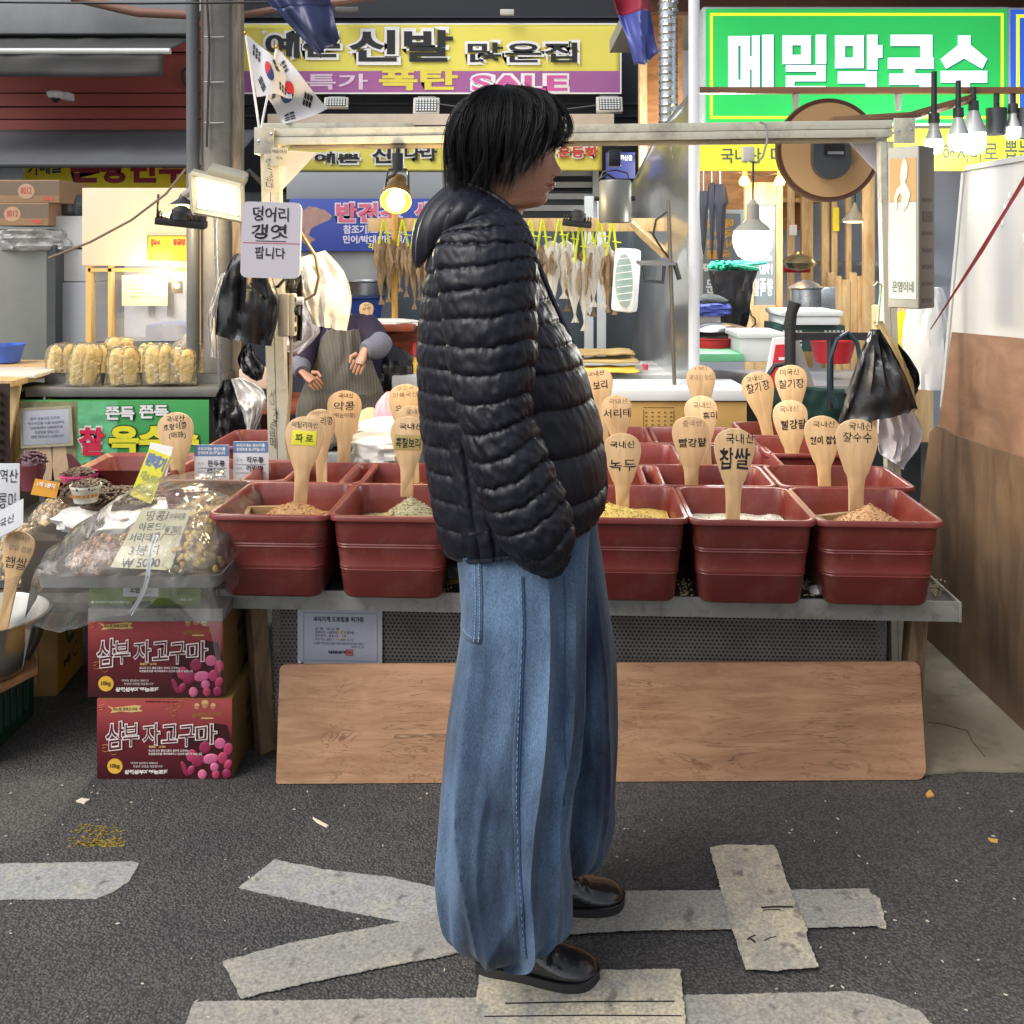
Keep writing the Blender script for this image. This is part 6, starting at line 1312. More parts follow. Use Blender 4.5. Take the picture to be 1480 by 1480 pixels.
# ------------------------------------------------------------------ sweet potato cartons
def spbox(px, Y, label, h_px=None):
    x0_, y0_, x1_, y1_ = px; c = P((x0_+x1_)/2, y1_, Y); W = S(x1_-x0_, Y); H = P(0, y0_, Y).z-P(0, y1_, Y).z; D = .33
    o = thing('sweet_potato_carton', label, 'carton', c, group='two sweet potato cartons stacked on the road')
    PAN[o] = (px, W, H)
    MB().box((0, D/2, H/2), (W, D, H), bev=.004).build('carton_body', mat('carton_brown', '#8c6c3c', .7, var=.1), o)
    def grad():
        m = bpy.data.materials.get('carton_print')
        if m: return m
        m = mat('carton_print', '#6b1f28', .35, var=.05); t = m.node_tree; n = t.nodes; L = t.links.new; b = n['Principled BSDF']
        tc = n.new('ShaderNodeTexCoord'); sx = n.new('ShaderNodeSeparateXYZ'); L(tc.outputs['Object'], sx.inputs[0]); mr = n.new('ShaderNodeMapRange'); mr.inputs[1].default_value = 0; mr.inputs[2].default_value = .23; L(sx.outputs[2], mr.inputs[0])
        rp = n.new('ShaderNodeValToRGB'); e = rp.color_ramp.elements; e[0].position = .05; e[0].color = tuple(srgb('#3c1118'))+(1,); e[1].position = .95; e[1].color = tuple(srgb('#b2504e'))+(1,); e2 = e.new(.55); e2.color = tuple(srgb('#6e222b'))+(1,); L(mr.outputs[0], rp.inputs[0])
        L(rp.outputs[0], b.inputs['Base Color']); return m
    MB().box((0, -.0008, H/2), (W*.995, .0012, H*.985)).build('front_print', grad(), o)
    X = lambda f: x0_+f*(x1_-x0_); Yp = lambda f: y0_+f*(y1_-y0_)
    DKM = mat('print_maroon', '#3a0f16', .45)
    # dark splash behind the roots, then the roots
    ppoly(o, [(X(f), Yp(g)) for f, g in ((.66, .5), (.76, .36), (.86, .30), (.96, .33), (.995, .5), (.995, .98), (.68, .98), (.62, .75))], DKM, 'print_shape', y=-.0018)
    random.seed(9); cols = [mat('root_pink_%s' % n_, c_, .4, var=.25, vs=30) for n_, c_ in (('light', '#c8648a'), ('rose', '#b03c60'), ('deep', '#8f2a4e'))]
    k = 0
    for (f, g, rx, ry, a) in ((.70, .70, .045, .07, .1), (.80, .60, .05, .07, .3), (.91, .55, .05, .06, -.2), (.97, .62, .04, .07, .1), (.75, .76, .05, .08, .4), (.84, .74, .045, .09, .7), (.93, .73, .045, .065, 0), (.65, .86, .025, .09, -.2), (.78, .93, .04, .055, 0), (.88, .93, .035, .05, 0), (.96, .92, .04, .055, 0), (.87, .84, .04, .05, .3), (.97, .81, .035, .06, .2), (.70, .88, .035, .06, .3)):
        k += 1; cx_, cy = loc2(o, X(f), Yp(g)); rw, rh = rx*W, ry*H
        q = MB().ell((cx_, -.0022, cz_ if False else cy), (rw*.85, .0016+.0002*k, rh*1.1), 16, 10, rot=(0, a*2, 0)); q.build('root_print', cols[k % 3], o)
    CREAM = mat('print_cream', '#d8b877', .5); LP_ = mat('print_white', '#e6dcd6', .5)
    # large brush title with pale outline
    for i, ch in enumerate('삼부자고구마'):
        f0 = (.07, .20, .345, .485, .61, .735)[i]; w_ = (.135, .11, .12, .11, .11, .15)[i]; g0, g1 = ((.29, .62), (.31, .58), (.31, .56), (.32, .53), (.33, .58), (.32, .55))[i]
        b_ = (X(f0), Yp(g0), X(f0+w_), Yp(g1))
        ptxt(o, ch, (b_[0]-1.6, b_[1]-1.6, b_[2]+1.6, b_[3]+1.6), LP_, bold=.045, y=-.0045, jit=.03, slant=.08); ptxt(o, ch, b_, mat('print_brush', '#5c1a26', .45), bold=.0, y=-.0052, jit=.03, slant=.08)
    ppoly(o, [(X(f), Yp(g)) for f, g in ((.08, .09), (.12, .115), (.2, .10), (.28, .085), (.33, .09), (.31, .13), (.34, .155), (.26, .17), (.18, .16), (.1, .18), (.12, .14))], CREAM, 'ribbon', y=-.002)
    ptxt(o, '속노란 호박고구마', (X(.12), Yp(.108), X(.30), Yp(.15)), mat('print_olive', '#5a4a22', .5), bold=.02, y=-.003)
    for (f, g, s) in ((.52, .10, 1), (.60, .08, .8), (.56, .19, .7), (.06, .62, .9), (.12, .66, .8), (-.0, .12, .6)):
        pts = []
        for t in range(16):
            a = t*.55; r_ = (.0025+.0011*t)*s; x, z = loc2(o, X(max(.03, f)), Yp(g)); pts.append((x+r_*math.cos(a), -.0018, z+r_*math.sin(a)*.7))
        MB().tube(pts+[(pts[-1][0]+.03*s, -.0018, pts[-1][2]+.004)], .0011, 4, flat=.4).build('cloud_scroll', mat('print_gold', '#c98a58', .45), o)
    # emblem of three heads over a ribbon
    for (f, g, r_) in ((.74, .10, .022), (.80, .075, .03), (.86, .10, .022)):
        x, z = loc2(o, X(f), Yp(g)); MB().ell((x, -.0018, z), (r_*W*.8, .001, r_*W), 14, 8).build('emblem_head', mat('print_skin', '#c08a68', .5), o); MB().prism([(x-r_*W, z+r_*W*.3), (x+r_*W, z+r_*W*.3), (x+r_*W*.5, z+r_*W*1.1), (x-r_*W*.5, z+r_*W*1.1)], -.0032, -.002).build('emblem_hat', CREAM, o)
    ptxt(o, '삼부자고구마', (X(.70), Yp(.17), X(.92), Yp(.225)), mat('print_goldtext', '#a06a38', .5), bold=.05, y=-.002, slant=.05); prect(o, (X(.77), Yp(.235), X(.86), Yp(.25)), CREAM, 'ribbon', y=-.002)
    ptxt(o, '촉촉한 꿀고구마', (X(.385), Yp(.575), X(.51), Yp(.605)), CREAM, bold=.04, y=-.003)
    ptxt(o, '최고의 간식 웰빙식품인 삼부자 고구마는', (X(.385), Yp(.62), X(.68), Yp(.65)), LP_, bold=.02, y=-.004); ptxt(o, '우량종묘만을 계약재배하고 있으며 당도가 높습니다', (X(.385), Yp(.655), X(.78), Yp(.685)), LP_, bold=.02, y=-.006)
    ptxt(o, '"최적의 입지에서 재배되어', (X(.25), Yp(.775), X(.45), Yp(.805)), LP_, bold=.0, y=-.003); ptxt(o, '최상의 맛만을 제공합니다"', (X(.27), Yp(.815), X(.49), Yp(.845)), LP_, bold=.0, y=-.003)
    ptxt(o, '상월삼부자영농조합', (X(.205), Yp(.87), X(.53), Yp(.925)), LP_, bold=.06, y=-.003)
    cx_, cy = X(.135), Yp(.83); disc(o, cx_, cy, 11, 11, mat('print_yellow', '#e0b23c', .5), -.0018, 'weight_badge'); ptxt(o, '10kg', (cx_-7, cy-4, cx_+7, cy+4), mat('print_olive', '#5a4a22'), bold=.03, y=-.003)
    ptxt(o, 'SAMBOOJA Sweet Potato', (X(.36), Yp(.025), X(.61), Yp(.055)), mat('print_brush', '#5c1a26'), bold=.02, y=-.003)
    # side print
    for (y, z, s_, hh, ww) in ((.20, H*.55, '삼부자', .035, .12), (.20, H*.35, '고구마', .03, .12)):
        t_ = txt(o, s_, (-ww/2, 0, ww/2, hh), mat('side_ink', '#3a2a14', .6), bold=.04, y=-.0); t_.location = (W/2+.0012, y, z); t_.rotation_euler = (0, 0, R(90))
    MB().box((W/2+.0006, .24, H*.82), (.0012, .05, .03)).build('hand_slot', INK, o)
    return o
spbox((140, 1009, 336, 1127), 2.88, 'lower red printed sweet potato carton resting on the road')
spbox((127, 889, 323, 1008), 2.88, 'upper red printed sweet potato carton under the metal shelf plate')
# shelf plate across the cartons
o = MB(); z1_ = P(0, 876, 2.86).z; z0_ = P(0, 895, 2.86).z; xa_, xb_ = P(127, 0, 2.83).x, P(322, 0, 2.83).x
o.box(((xa_+xb_)/2, 2.83+.2, (z0_+z1_)/2+.004), (xb_-xa_, .4, z1_-z0_), bev=.003)
o.build('shelf_plate', EDGE, label='worn grey metal shelf plate lying on the potato cartons', cat='shelf')
ztop = z1_+.004
# green flat carton
o, W, H = rbox('green_carton', 'flat olive green carton with a white label on the shelf plate', 'carton', (128, 828, 290, 875), 2.86, mat('carton_green', '#6f8038', .6, var=.06), .3, bev=.003)
PAN[o] = ((128, 828, 290, 875), W, H)
prect(o, (178, 839, 229, 862), mat('label_white', '#c9c8cc', .5), 'paper_label'); ptxt(o, '오삼', (188, 845, 203, 857), INK, bold=.05, y=-.0025); prect(o, (206, 847, 208.5, 856), SEAL, 'seal', y=-.002); ptxt(o, '김경옥', (210, 853, 219, 857), MATS['print_grey'], y=-.0025)
ptxt(o, '국내산 해남호박고구마 영농조합법인 전라남도 해남군', (137, 868, 188, 871.5), LW, bold=.03, y=-.0025); ptxt(o, '특선 2 kg', (262, 864, 277, 869), LW, bold=.02, y=-.0025); prect(o, (191, 869, 218, 875), INK, 'hand_slot'); disc(o, 134, 870, 2, 2, LW, -.0015, 'mark', 12)
# shallow metal tray with bagged nuts
tz = o.location.z+H+.003
o = thing('metal_tray', 'shallow metal tray of bagged nuts on the green carton', 'tray', (P(185, 0, 2.72).x, 2.72+.22, tz))
tw = S(266, 2.72); TDp = .46
q = MB(); ring = lambda k, z: rrect(tw*k, TDp*k, .025, z)
q.loft([ring(.94, 0), ring(.98, .004), ring(1, .032), ring(1.012, .036), ring(.985, .034), ring(.93, .008), ring(.3, .007)])
q.build('tray_body', mat('tray_metal', '#9a9c9b', .35, metal=.4, dirt=.3, dcol=(.15, .13, .1)), o)
tc_ = o.location.copy()
NUT = mat('nuts_brown', '#b58a6a', .6, var=.5, vs=60, bump=.6, bs=80); PNT = mat('peanut_shell', '#c4aa78', .7, var=.3, vs=30, bump=.4, bs=120); YNUT = mat('nuts_yellow', '#cda75a', .55, var=.5, vs=55, bump=.6, bs=80)
def nutbag(name, label, c, rx, ry, h, m, sd, nn=90, s=.014, cat='bag', bag=True, long=1.0, flat=False):
    o = thing(name, label, cat, c); random.seed(sd); q = MB()
    for i in range(nn):
        a = random.random()*6.283; b_ = math.asin(random.random()**.8); d = V((math.cos(a)*math.cos(b_), math.sin(a)*math.cos(b_), math.sin(b_)))
        k = random.uniform(.8, 1); p = V((rx*d.x*k, ry*d.y*k, h*d.z*k+.008))
        e = (random.random()*3, random.random()*3, random.random()*3); r_ = s*random.uniform(.8, 1.2)
        if long > 1.2:
            u = Euler(e).to_matrix() @ V((1, 0, 0))*r_*.8; q.ell(p-u, (r_*.75,)*3, 8, 5); q.ell(p+u, (r_*.7,)*3, 8, 5)
        else: q.ell(p, (r_*long, r_*.8, r_*.7), 8, 5, rot=e)
    q.ell((0, 0, h*.3), (rx*.7, ry*.7, h*.5), 18, 10)
    q.build('contents', m, o, ang=60)
    if bag:
        q = crumple('x', '', '', None, rx*1.08, ry*1.08, h*1.12, None, sd, [(0, .9), (.2, 1.03), (.5, .95), (.8, .65), (.95, .3), (1.0, .12)], n=36, k=16, amp=.10, build=False)
        q.build('clear_bag', CLRB, o, ang=28)
    return o
nutbag('nut_bag', 'clear bag of reddish peanuts at the left of the metal tray', tc_+V((-.12, -.05, .012)), .10, .12, .07, NUT, 3, 170, .009)
nutbag('nut_bag', 'clear bag of brown almonds in the middle of the metal tray', tc_+V((.0, .08, .012)), .13, .10, .095, NUT, 5, 190, .010)
nutbag('nut_bag', 'tall clear bag of golden nuts at the right of the metal tray', tc_+V((.14, -.01, .012)), .10, .15, .12, YNUT, 7, 220, .010)
nutbag('nut_bag', 'clear bag of pale nuts at the back right of the metal tray', tc_+V((.10, .16, .012)), .12, .09, .14, YNUT, 9, 170, .010)
# draped clear film
def film(u, v):
    x = (-.53+1.06*u)*tw; y = -.25+.55*v
    top = .085+.07*math.exp(-((x-.12)/.18)**2)+.03*math.exp(-((x+.1)/.12)**2)
    edge = min(1, max(0, (v)*6)); z = .05+top*(.25+.75*math.sin(min(1, v*1.25+.1)*math.pi*.55))*(1-.5*max(0, abs(2*u-1)-.55)/.45)
    if v < .12: z = z*(v/.12)+(-.075-.02*math.sin(u*9)+.075*math.exp(-((u-.74)/.12)**2))*(1-v/.12); y = -.252-.03*(1-v/.12)*(.5+.5*nz(u*6, 2))
    if u > .95: z -= (u-.95)*3.2*(.9-v*.5)
    if u < .05: z -= (.05-u)*2.5*(1-v*.6)
    return tc_+V((x+.01*nz(v*9, u*9), y, z+.007*nz(u*9, v*7)+.003*nz(u*24, v*18)))
MB().sheet(film, 70, 40).build('plastic_film', clearmat('draped_film', '#f6f4ea', .08, .06, .6, 9), label='clear plastic film draped over the nut bags and metal tray', cat='film', ang=80)
# hand-written nut price paper
a, b_ = P(152, 822, 2.75), P(247, 735, 2.86)
o = thing('price_paper', 'hand written price paper for three bags of nuts under the film', 'paper', tc_+V((.02, -.10, .10)), rot=(R(-42), R(4), R(3)))
pw, ph = .165, .18
MB().prism([(-pw/2-.005, -ph/2), (pw/2-.01, -ph/2), (pw/2+.005, ph/2), (-pw/2+.035, ph/2)], 0, .002).build('sheet', mat('note_paper', '#bcb697', .6, var=.04), o)
GI = mat('grey_ink', '#3f4548', .5)
for s_, b4 in (('땅콩/', (-.03, .052, .03, .083)), ('마무리콩', (.035, .058, .078, .078)), ('아몬드/', (-.042, .022, .028, .045)), ('\\ 2000', (.03, .018, .075, .040)), ('서리태콩/', (-.06, -.012, .03, .014)), ('3봉지', (-.05, -.052, .028, -.022)), ('\\ 5000', (-.06, -.086, .04, -.06))): txt(o, s_.replace('\\', '₩'), b4, GI, y=-.0015, jit=.08, slant=.08)
MB().tube([(.03, -.002, .014), (.05, -.002, .012), (.076, -.002, .017)], .0015, 4, flat=.4).build('red_underline', mat('red_line', '#b5434f'), o)
MB().sheet(lambda u, v: tc_+V((.075-.05*(1-v)*1.2+.012*u+.012*math.sin(v*5), -.262+.06*v+.008*math.sin(u*4), -.055+.19*v)), 4, 14).build('plastic_strip', mat('strip_white', '#d6d8dc', .2), label='folded white plastic strip hanging over the film edge', cat='strip', solid=.002)

# ------------------------------------------------------------------ yellow carton, crate, plank, steel bowl
c = G(82, 1006); o = thing('yellow_carton', 'brown and yellow carton standing on the road behind the steel bowl', 'carton', c, rz=R(5)); 
hh_ = P(0, 868, c.y).z; w1, w2 = .30, .26
MB().box((-w1/2, w2/2, hh_/2), (w1, w2, hh_), bev=.004).build('carton_body', mat('carton_kraft', '#8a6c40', .75, var=.1), o)
MB().box((.0008, w2/2, hh_/2), (.0016, w2*.99, hh_*.985)).build('side_print', mat('carton_yellow', '#b98c2e', .5, var=.08), o)
sd_ = thing('x', None, None); bpy.data.objects.remove(sd_)
def stxt(s, y0, z0, y1, z1, m, **k):
    t_ = txt(o, s, (y0, z0, y1, z1), m, y=0, **k); t_.location = (.0022, 0, 0); t_.rotation_euler = (0, 0, R(90)); return t_
q = MB().lathe([(.001, 0), (.048, 0), (.048, .001), (.001, .001)], 28, axis='X'); q.build('green_badge', mat('badge_green', '#2f6a52', .5), o, loc=(.0018, .13, hh_*.56))
stxt('깔끔', .095, hh_*.50, .165, hh_*.62, mat('badge_yellow', '#d8c060', .5), bold=.05).location.x = .0035
stxt('옥선', .1, hh_*.80, .14, hh_*.93, mat('print_redtext', '#b0402a', .5), bold=.02); stxt('정선', .14, hh_*.84, .18, hh_*.92, SEAL, bold=.02); stxt('MJ', .06, hh_*.2, .13, hh_*.3, INK, bold=.04, slant=.1); stxt('C', .15, hh_*.2, .2, hh_*.36, INK, bold=.0); stxt('명', .2, hh_*.5, .24, hh_*.66, mat('print_redtext', '#b0402a'), bold=.04)
pf = MB()
for (x, z, a_, b4) in ((-.12, hh_*.5, .12, .002), (-.12, hh_*.12, .12, .002), (-.06, hh_*.31, .002, hh_*.38), (-.18, hh_*.31, .002, hh_*.38)): pf.box((x, -.0008, z), (a_, .0012, b4))
pf.build('front_lines', mat('print_brown', '#7a5c34'), o)
c = G(0, 1068); c = G(-40, 1062)
o = thing('green_crate', 'dark green plastic crate at the left edge under the wooden plank', 'crate', (-1.75, 3.09, .002)); ch_ = .20
q = MB(); cw, cd = .42, .34
for sx_ in (-1, 1): q.box((sx_*cw/2, 0, ch_-.02), (.02, cd, .03)); q.box((sx_*cw/2, 0, .015), (.02, cd, .03))
for sy in (-1, 1): q.box((0, sy*cd/2, ch_-.02), (cw-.02, .02, .03)); q.box((0, sy*cd/2, .015), (cw-.02, .02, .03)); q.box((0, sy*cd/2, ch_*.5), (cw-.02, .012, .02))
for sx_ in (-1, 1):
    for sy in (-1, 1): q.box((sx_*(cw/2-.005), sy*(cd/2-.005), ch_/2), (.035, .035, ch_-.01), bev=.003)
for k in range(7):
    q.box((-cw/2+.06+k*.05, -cd/2, ch_/2), (.012, .012, ch_-.06)); q.box((cw/2, -cd/2+.05+k*.04, ch_/2), (.012, .012, ch_-.06))
q.build('crate_body', mat('crate_dark_green', '#173a30', .45, var=.1), o); q = MB(); q.box((0, 0, .02), (cw-.04, cd-.04, .01)); q.build('crate_floor', MATS['crate_dark_green'], o)
pz = ch_+.004
o = MB().slab([(-.30, -.22), (.16, -.22), (.235, .0), (.20, .06), (.12, .2), (-.3, .2)], 0, .02).build('wooden_plank', PLYB, loc=(-1.67, 3.10, pz), label='pale wooden plank across the green crate carrying the steel bowl', cat='plank')
# steel bowl with rice
bc = V((-1.585, 3.06, pz+.022)); br = S(91, 3.06); bh = P(0, 886, 3.06).z-bc.z
o = thing('steel_bowl', 'large steel mixing bowl of rice on the wooden plank', 'bowl', bc)
MB().lathe([(.001, 0), (br*.62, 0), (br*.72, bh*.12), (br*.88, bh*.5), (br*.97, bh*.94), (br*1.03, bh*.97), (br*1.035, bh), (br*.98, bh*1.0), (br*.95, bh*.94), (br*.86, bh*.5), (br*.7, bh*.14), (.001, bh*.1)], 56).build('bowl_body', mat('bowl_steel', '#b7b4ad', .2, metal=.95, var=.06, bump=.05, bs=4), o)
q = MB(); q.sheet(lambda u, v: (br*.80*(u)*math.cos(v*6.2832), br*.80*u*math.sin(v*6.2832), bh*.34+.05*(1-u)+.004*nz(u*9, v*9)), 16, 36); random.seed(2)
for i in range(900):
    a = random.random()*6.283; u = math.sqrt(random.random())*.98; q.ell((br*.8*u*math.cos(a), br*.8*u*math.sin(a), bh*.34+.05*(1-u)+.002), (.0035, .0017, .0017), 6, 4, rot=(0, 0, random.random()*3))
q.build('grain_heap', C_RICE, loc=bc, kind='stuff', label='white rice piled in the steel bowl', cat='grain')
o = paddle(28, 770, 47, 2, 912, 3.02, [('국내산', .1, 9, 24, 7, FAINT), ('강화 섬쌀', .15, 24, 34, 8, FAINT), ('햅쌀', .05, 45, 32, 17, INK, .0)], 'pale bamboo paddle for new rice standing in the steel bowl')
# ------------------------------------------------------------------ peanuts and pupae on the low left table
lt = thing('low_table', 'low table of peanuts and silkworm pupae at the left edge', 'table', (P(50, 0, 3.4).x, 3.65, 0)); zt_ = P(0, 852, 3.36).z
MB().box((-.1, .25, zt_-.02), (.95, 1.3, .035), bev=.004).build('tabletop', mat('tabletop_dark', '#4d4a46', .5, dirt=.4), lt)
for x, y in ((-.5, -.3), (.3, -.3), (-.5, .8), (.3, .8)): MB().box((x, y, (zt_-.04)/2), (.04, .04, zt_-.04)).build('leg', mat('alu_leg', '#8f9090'), lt)
o = thing('metal_tray', 'wide dark metal tray holding the bags of peanuts', 'tray', (P(30, 0, 3.4).x, 3.62, zt_+.002)); w_ = .6
MB().loft([rrect(w_*.95, .5, .02, 0), rrect(w_, .52, .02, .025), rrect(w_*1.02, .53, .02, .03), rrect(w_*.97, .5, .02, .028), rrect(w_*.9, .45, .02, .008), rrect(.1, .1, .02, .006)]).build('tray_body', MATS['tray_metal'], o)
nutbag('peanut_bag', 'clear bag of peanuts at the front of the left tray', P(80, 836, 3.42)+V((0, .06, 0)), .10, .09, .11, PNT, 11, 70, .012, long=1.6)
nutbag('peanut_bag', 'clear bag of peanuts leaning at the top of the pile', P(72, 785, 3.58)+V((0, .06, .0)), .10, .09, .13, PNT, 13, 70, .012, long=1.6)
nutbag('peanut_bag', 'bag of peanuts at the far left behind the bamboo paddle', P(20, 835, 3.45)+V((0, .08, 0)), .11, .1, .15, PNT, 15, 80, .012, long=1.6)
nutbag('peanut_bag', 'small bag of peanuts low beside the draped film', P(48, 848, 3.38)+V((0, .05, 0)), .09, .07, .06, PNT, 17, 50, .012, long=1.6, bag=False)
PUP = mat('pupae', '#4a3626', .5, var=.4, vs=40)
def pile(name, label, c, rx, ry, h, m, sd, n=260, s=.008, kind='stuff', cat='pile'):
    random.seed(sd); q = MB(); q.ell((0, 0, 0), (rx, ry, h*.9), 20, 10)
    for i in range(n):
        a = random.random()*6.283; u = math.sqrt(random.random()); z = h*math.sqrt(max(0, 1-u*u*.95)); q.ell((rx*u*math.cos(a), ry*u*math.sin(a), z), (s*1.5, s*.7, s*.7), 6, 4, rot=(random.uniform(-.6, .6), random.uniform(-.6, .6), random.random()*3))
    return q.build(name, m, loc=c, label=label, cat=cat, kind=kind, ang=60)
crumple('white_sack', 'folded white sack under the loose silkworm pupae', 'sack', P(155, 742, 3.42)+V((0, .12, -.09)), .19, .17, .10, WHB, 61, [(0, 1), (.5, 1.05), (.85, .95), (1, .6)], amp=.22)
sk = P(155, 742, 3.42)
MB().box((0, 0, 0), (.5, .45, sk.z-.04-zt_), bev=.01).build('support_box', mat('support_dark', '#3a342c', .7), loc=(sk.x, sk.y+.14, (sk.z-.05+zt_)/2-.02), label='dark support box under the pupae sack', cat='box')
pile('pupae_pile', 'loose brown silkworm pupae spread on the white sack', P(155, 738, 3.42)+V((0, .10, 0)), .13, .10, .05, PUP, 21, 320)
pile('pupae_pile', 'brown silkworm pupae heaped at the back beside the pink bowl', P(105, 735, 3.4)+V((-.02, .16, .01)), .09, .07, .05, PUP, 22, 160)
basin('pink_bowl', 'pink plastic scoop bowl of silkworm pupae', 104, 693, 716, 52, 3.55, mat('bowl_pink', '#d0487e', .35), .7, cat='bowl')
pile('pupae_pile', 'silkworm pupae heaped in the pink bowl', P(104, 694, 3.55)+V((0, .06, -.005)), .058, .055, .03, PUP, 23, 160)
o = basin('china_bowl', 'small white patterned china bowl of pupae', 115, 709, 731, 43, 3.36, mat('china', '#cfd0c4', .25), .75, cat='bowl')
q = MB()
for k in range(-4, 5): a = -math.pi/2+k*.28; q.box((.0485*math.cos(a), .0485*math.sin(a), .028), (.010, .002, .010), rot=(0, 0, a+math.pi/2))
q.build('pattern', mat('china_pattern', '#a8763a', .4, var=.5, vs=90), o)
pile('pupae_pile', 'silkworm pupae heaped in the white china bowl', P(115, 710, 3.36)+V((0, .049, -.004)), .044, .044, .025, PUP, 24, 120)
# yellow pupae price sign
o = thing('pupae_price_sign', 'tilted yellow price card for silkworm pupae with blue lettering', 'price card', P(203, 722, 3.3), rot=(R(-6), R(21), R(-3))); s1 = S(1, 3.3)
MB().box((0, 0, 36*s1), (33*s1, .003, 72*s1)).build('card', mat('card_yellow', '#dcd744', .5, var=.03), o); MB().box((2*s1, .004, 58*s1), (34*s1, .003, 50*s1), rot=(0, R(-10), 0)).build('backing_card', WHITE, o)
CB = mat('card_blue_ink', '#6b7fb8', .5)
txt(o, '번데기', (-14*s1, 48*s1, 14*s1, 68*s1), CB, bold=.05, y=-.003); txt(o, '대:6,000', (-13*s1, 26*s1, 13*s1, 41*s1), mat('card_pale_ink', '#a8b070', .5), bold=.03, y=-.003); txt(o, '소:4,000', (-13*s1, 6*s1, 13*s1, 21*s1), MATS['card_pale_ink'], bold=.03, y=-.003)
o = MB().loft([rrect(.30, .25, .03, 0), rrect(.36, .30, .03, .10), rrect(.38, .32, .03, .11), rrect(.34, .28, .03, .10), rrect(.27, .22, .03, .02), rrect(.1, .1, .03, .018)]).build('red_trough', TR, loc=P(182, 725, 3.62)+V((0, .16, 0)), label='low red brown trough behind the pupae price card', cat='trough')
basin('maroon_bowl', 'stack of maroon plastic bowls at the left edge', 38, 678, 712, 34, 3.7, mat('bowl_maroon', '#6a3038', .4), .8, cat='bowl')
pile('bean_pile', 'dark purple beans heaped in the maroon bowls', P(38, 680, 3.7)+V((0, .05, 0)), .045, .045, .06, mat('beans_purple', '#5a3a44', .5), 25, 90)
o = MB().box((0, 0, 0), (.085, .004, .055), rot=(R(-15), R(12), R(10))).build('orange_card', mat('card_orange', '#d89a32', .5), loc=P(66, 706, 3.6), label='small orange price card leaning beside the maroon bowls', cat='price card')
txt(o, '1개 3봉지', (-.03, .004, .03, .02), WHITE, bold=.03, y=-.008).rotation_euler = (R(-15), R(12), R(10))
o = panel('origin_card', 'white hand lettered origin card cut by the left edge', (-30, 670, 28, 760), 3.3, mat('card_white', '#d0d3d8'), .003); ptxt(o, '역산', (0, 678, 26, 697), INK, jit=.08, y=-.0015); ptxt(o, '롱마', (-2, 712, 24, 735), INK, jit=.08, y=-.0015); o['category'] = 'price card'
o = panel('origin_card', 'folded white paper card slanting over the peanut bags', (-12, 722, 36, 770), 3.0, mat('paper_dull', '#a9aaac', .6), .002); o.rotation_euler = (R(-45), R(-28), 0); o['category'] = 'price card'; txt(o, '국산', (-.03, .03, .02, .06), INK, y=-.002, jit=.08)

# ------------------------------------------------------------------ corn stall
cs = thing('corn_counter', 'steel topped corn counter with a glazed display case behind the left tables', 'counter', (P(185, 0, 4.95).x, 4.95, 0)); cxx = lambda px, Y=4.95: P(px, 0, Y).x-cs.location.x
zc_ = P(0, 566, 4.95).z
STL = mat('counter_steel', '#8b8a86', .35, metal=.5, dirt=.4, dcol=(.2, .15, .09))
MB().box((cxx(184), .35, zc_), (S(288, 4.95), .75, .045), bev=.004).build('countertop', STL, cs); MB().box((cxx(190), .38, (zc_-.025)/2), (S(262, 4.95), .66, zc_-.025)).build('cabinet', mat('cabinet_dark', '#35332f', .6), cs)
MB().box((cxx(70), .03, zc_*.8), (.03, .03, .25)).build('corner_post', mat('post_yellow', '#b98f4a', .5), cs)
q = MB(); q.loft([rrect(S(262, 5), .5, .02, 0), rrect(S(268, 5), .52, .02, .055), rrect(S(272, 5), .54, .02, .058), rrect(S(262, 5), .5, .02, .05), rrect(S(255, 5), .48, .02, .01), rrect(.1, .1, .02, .008)])
q.build('corn_tray', mat('tray_steel', '#a4a6a8', .3, metal=.6), loc=P(193, 556, 5.05)+V((0, .27, 0)), label='long shallow steel tray on the corn counter', cat='tray')
ctz = P(193, 556, 5.05).z
CORN = mat('corn_cob', '#e6c66c', .45, var=.15, vs=12, bump=.8, bs=150); CLC = clearmat('corn_film', '#fff2d0', .14, .1, .9, 26)
def cornbag(px, y1, h_px, Y, label, n=2, lean=0, flat=False):
    b_ = P(px, y1, Y); o = thing('corn_bag', label, 'corn bag', b_, group='bags of boiled corn on the counter', rot=(R(-8), lean, random.uniform(-.2, .2))); L_ = S(h_px*1.12, Y); q = MB()
    for k in range(n):
        dx = (k-(n-1)/2)*.066; rings = []
        for f, r_ in ((0, .012), (.03, .022), (.12, .029), (.4, .034), (.75, .032), (.93, .023), (1, .008)):
            rings.append([V((dx+r_*math.cos(a)*(1+.05*math.cos(8*a)), r_*math.sin(a)*(1+.05*math.cos(8*a)), .005+f*L_*.95)) for a in [6.2832*j/24 for j in range(24)]])
        q.loft(rings)
    q.build('corn_cobs', CORN, o)
    crumple('x', '', '', None, .034*n+.018, .048, L_*1.03, None, px, [(0, 1.02), (.1, 1.03), (.5, .98), (.85, .9), (.97, .6), (1, .3)], n=30, k=14, amp=.10, build=False).build('clear_bag', CLC, o, ang=28)
    return o
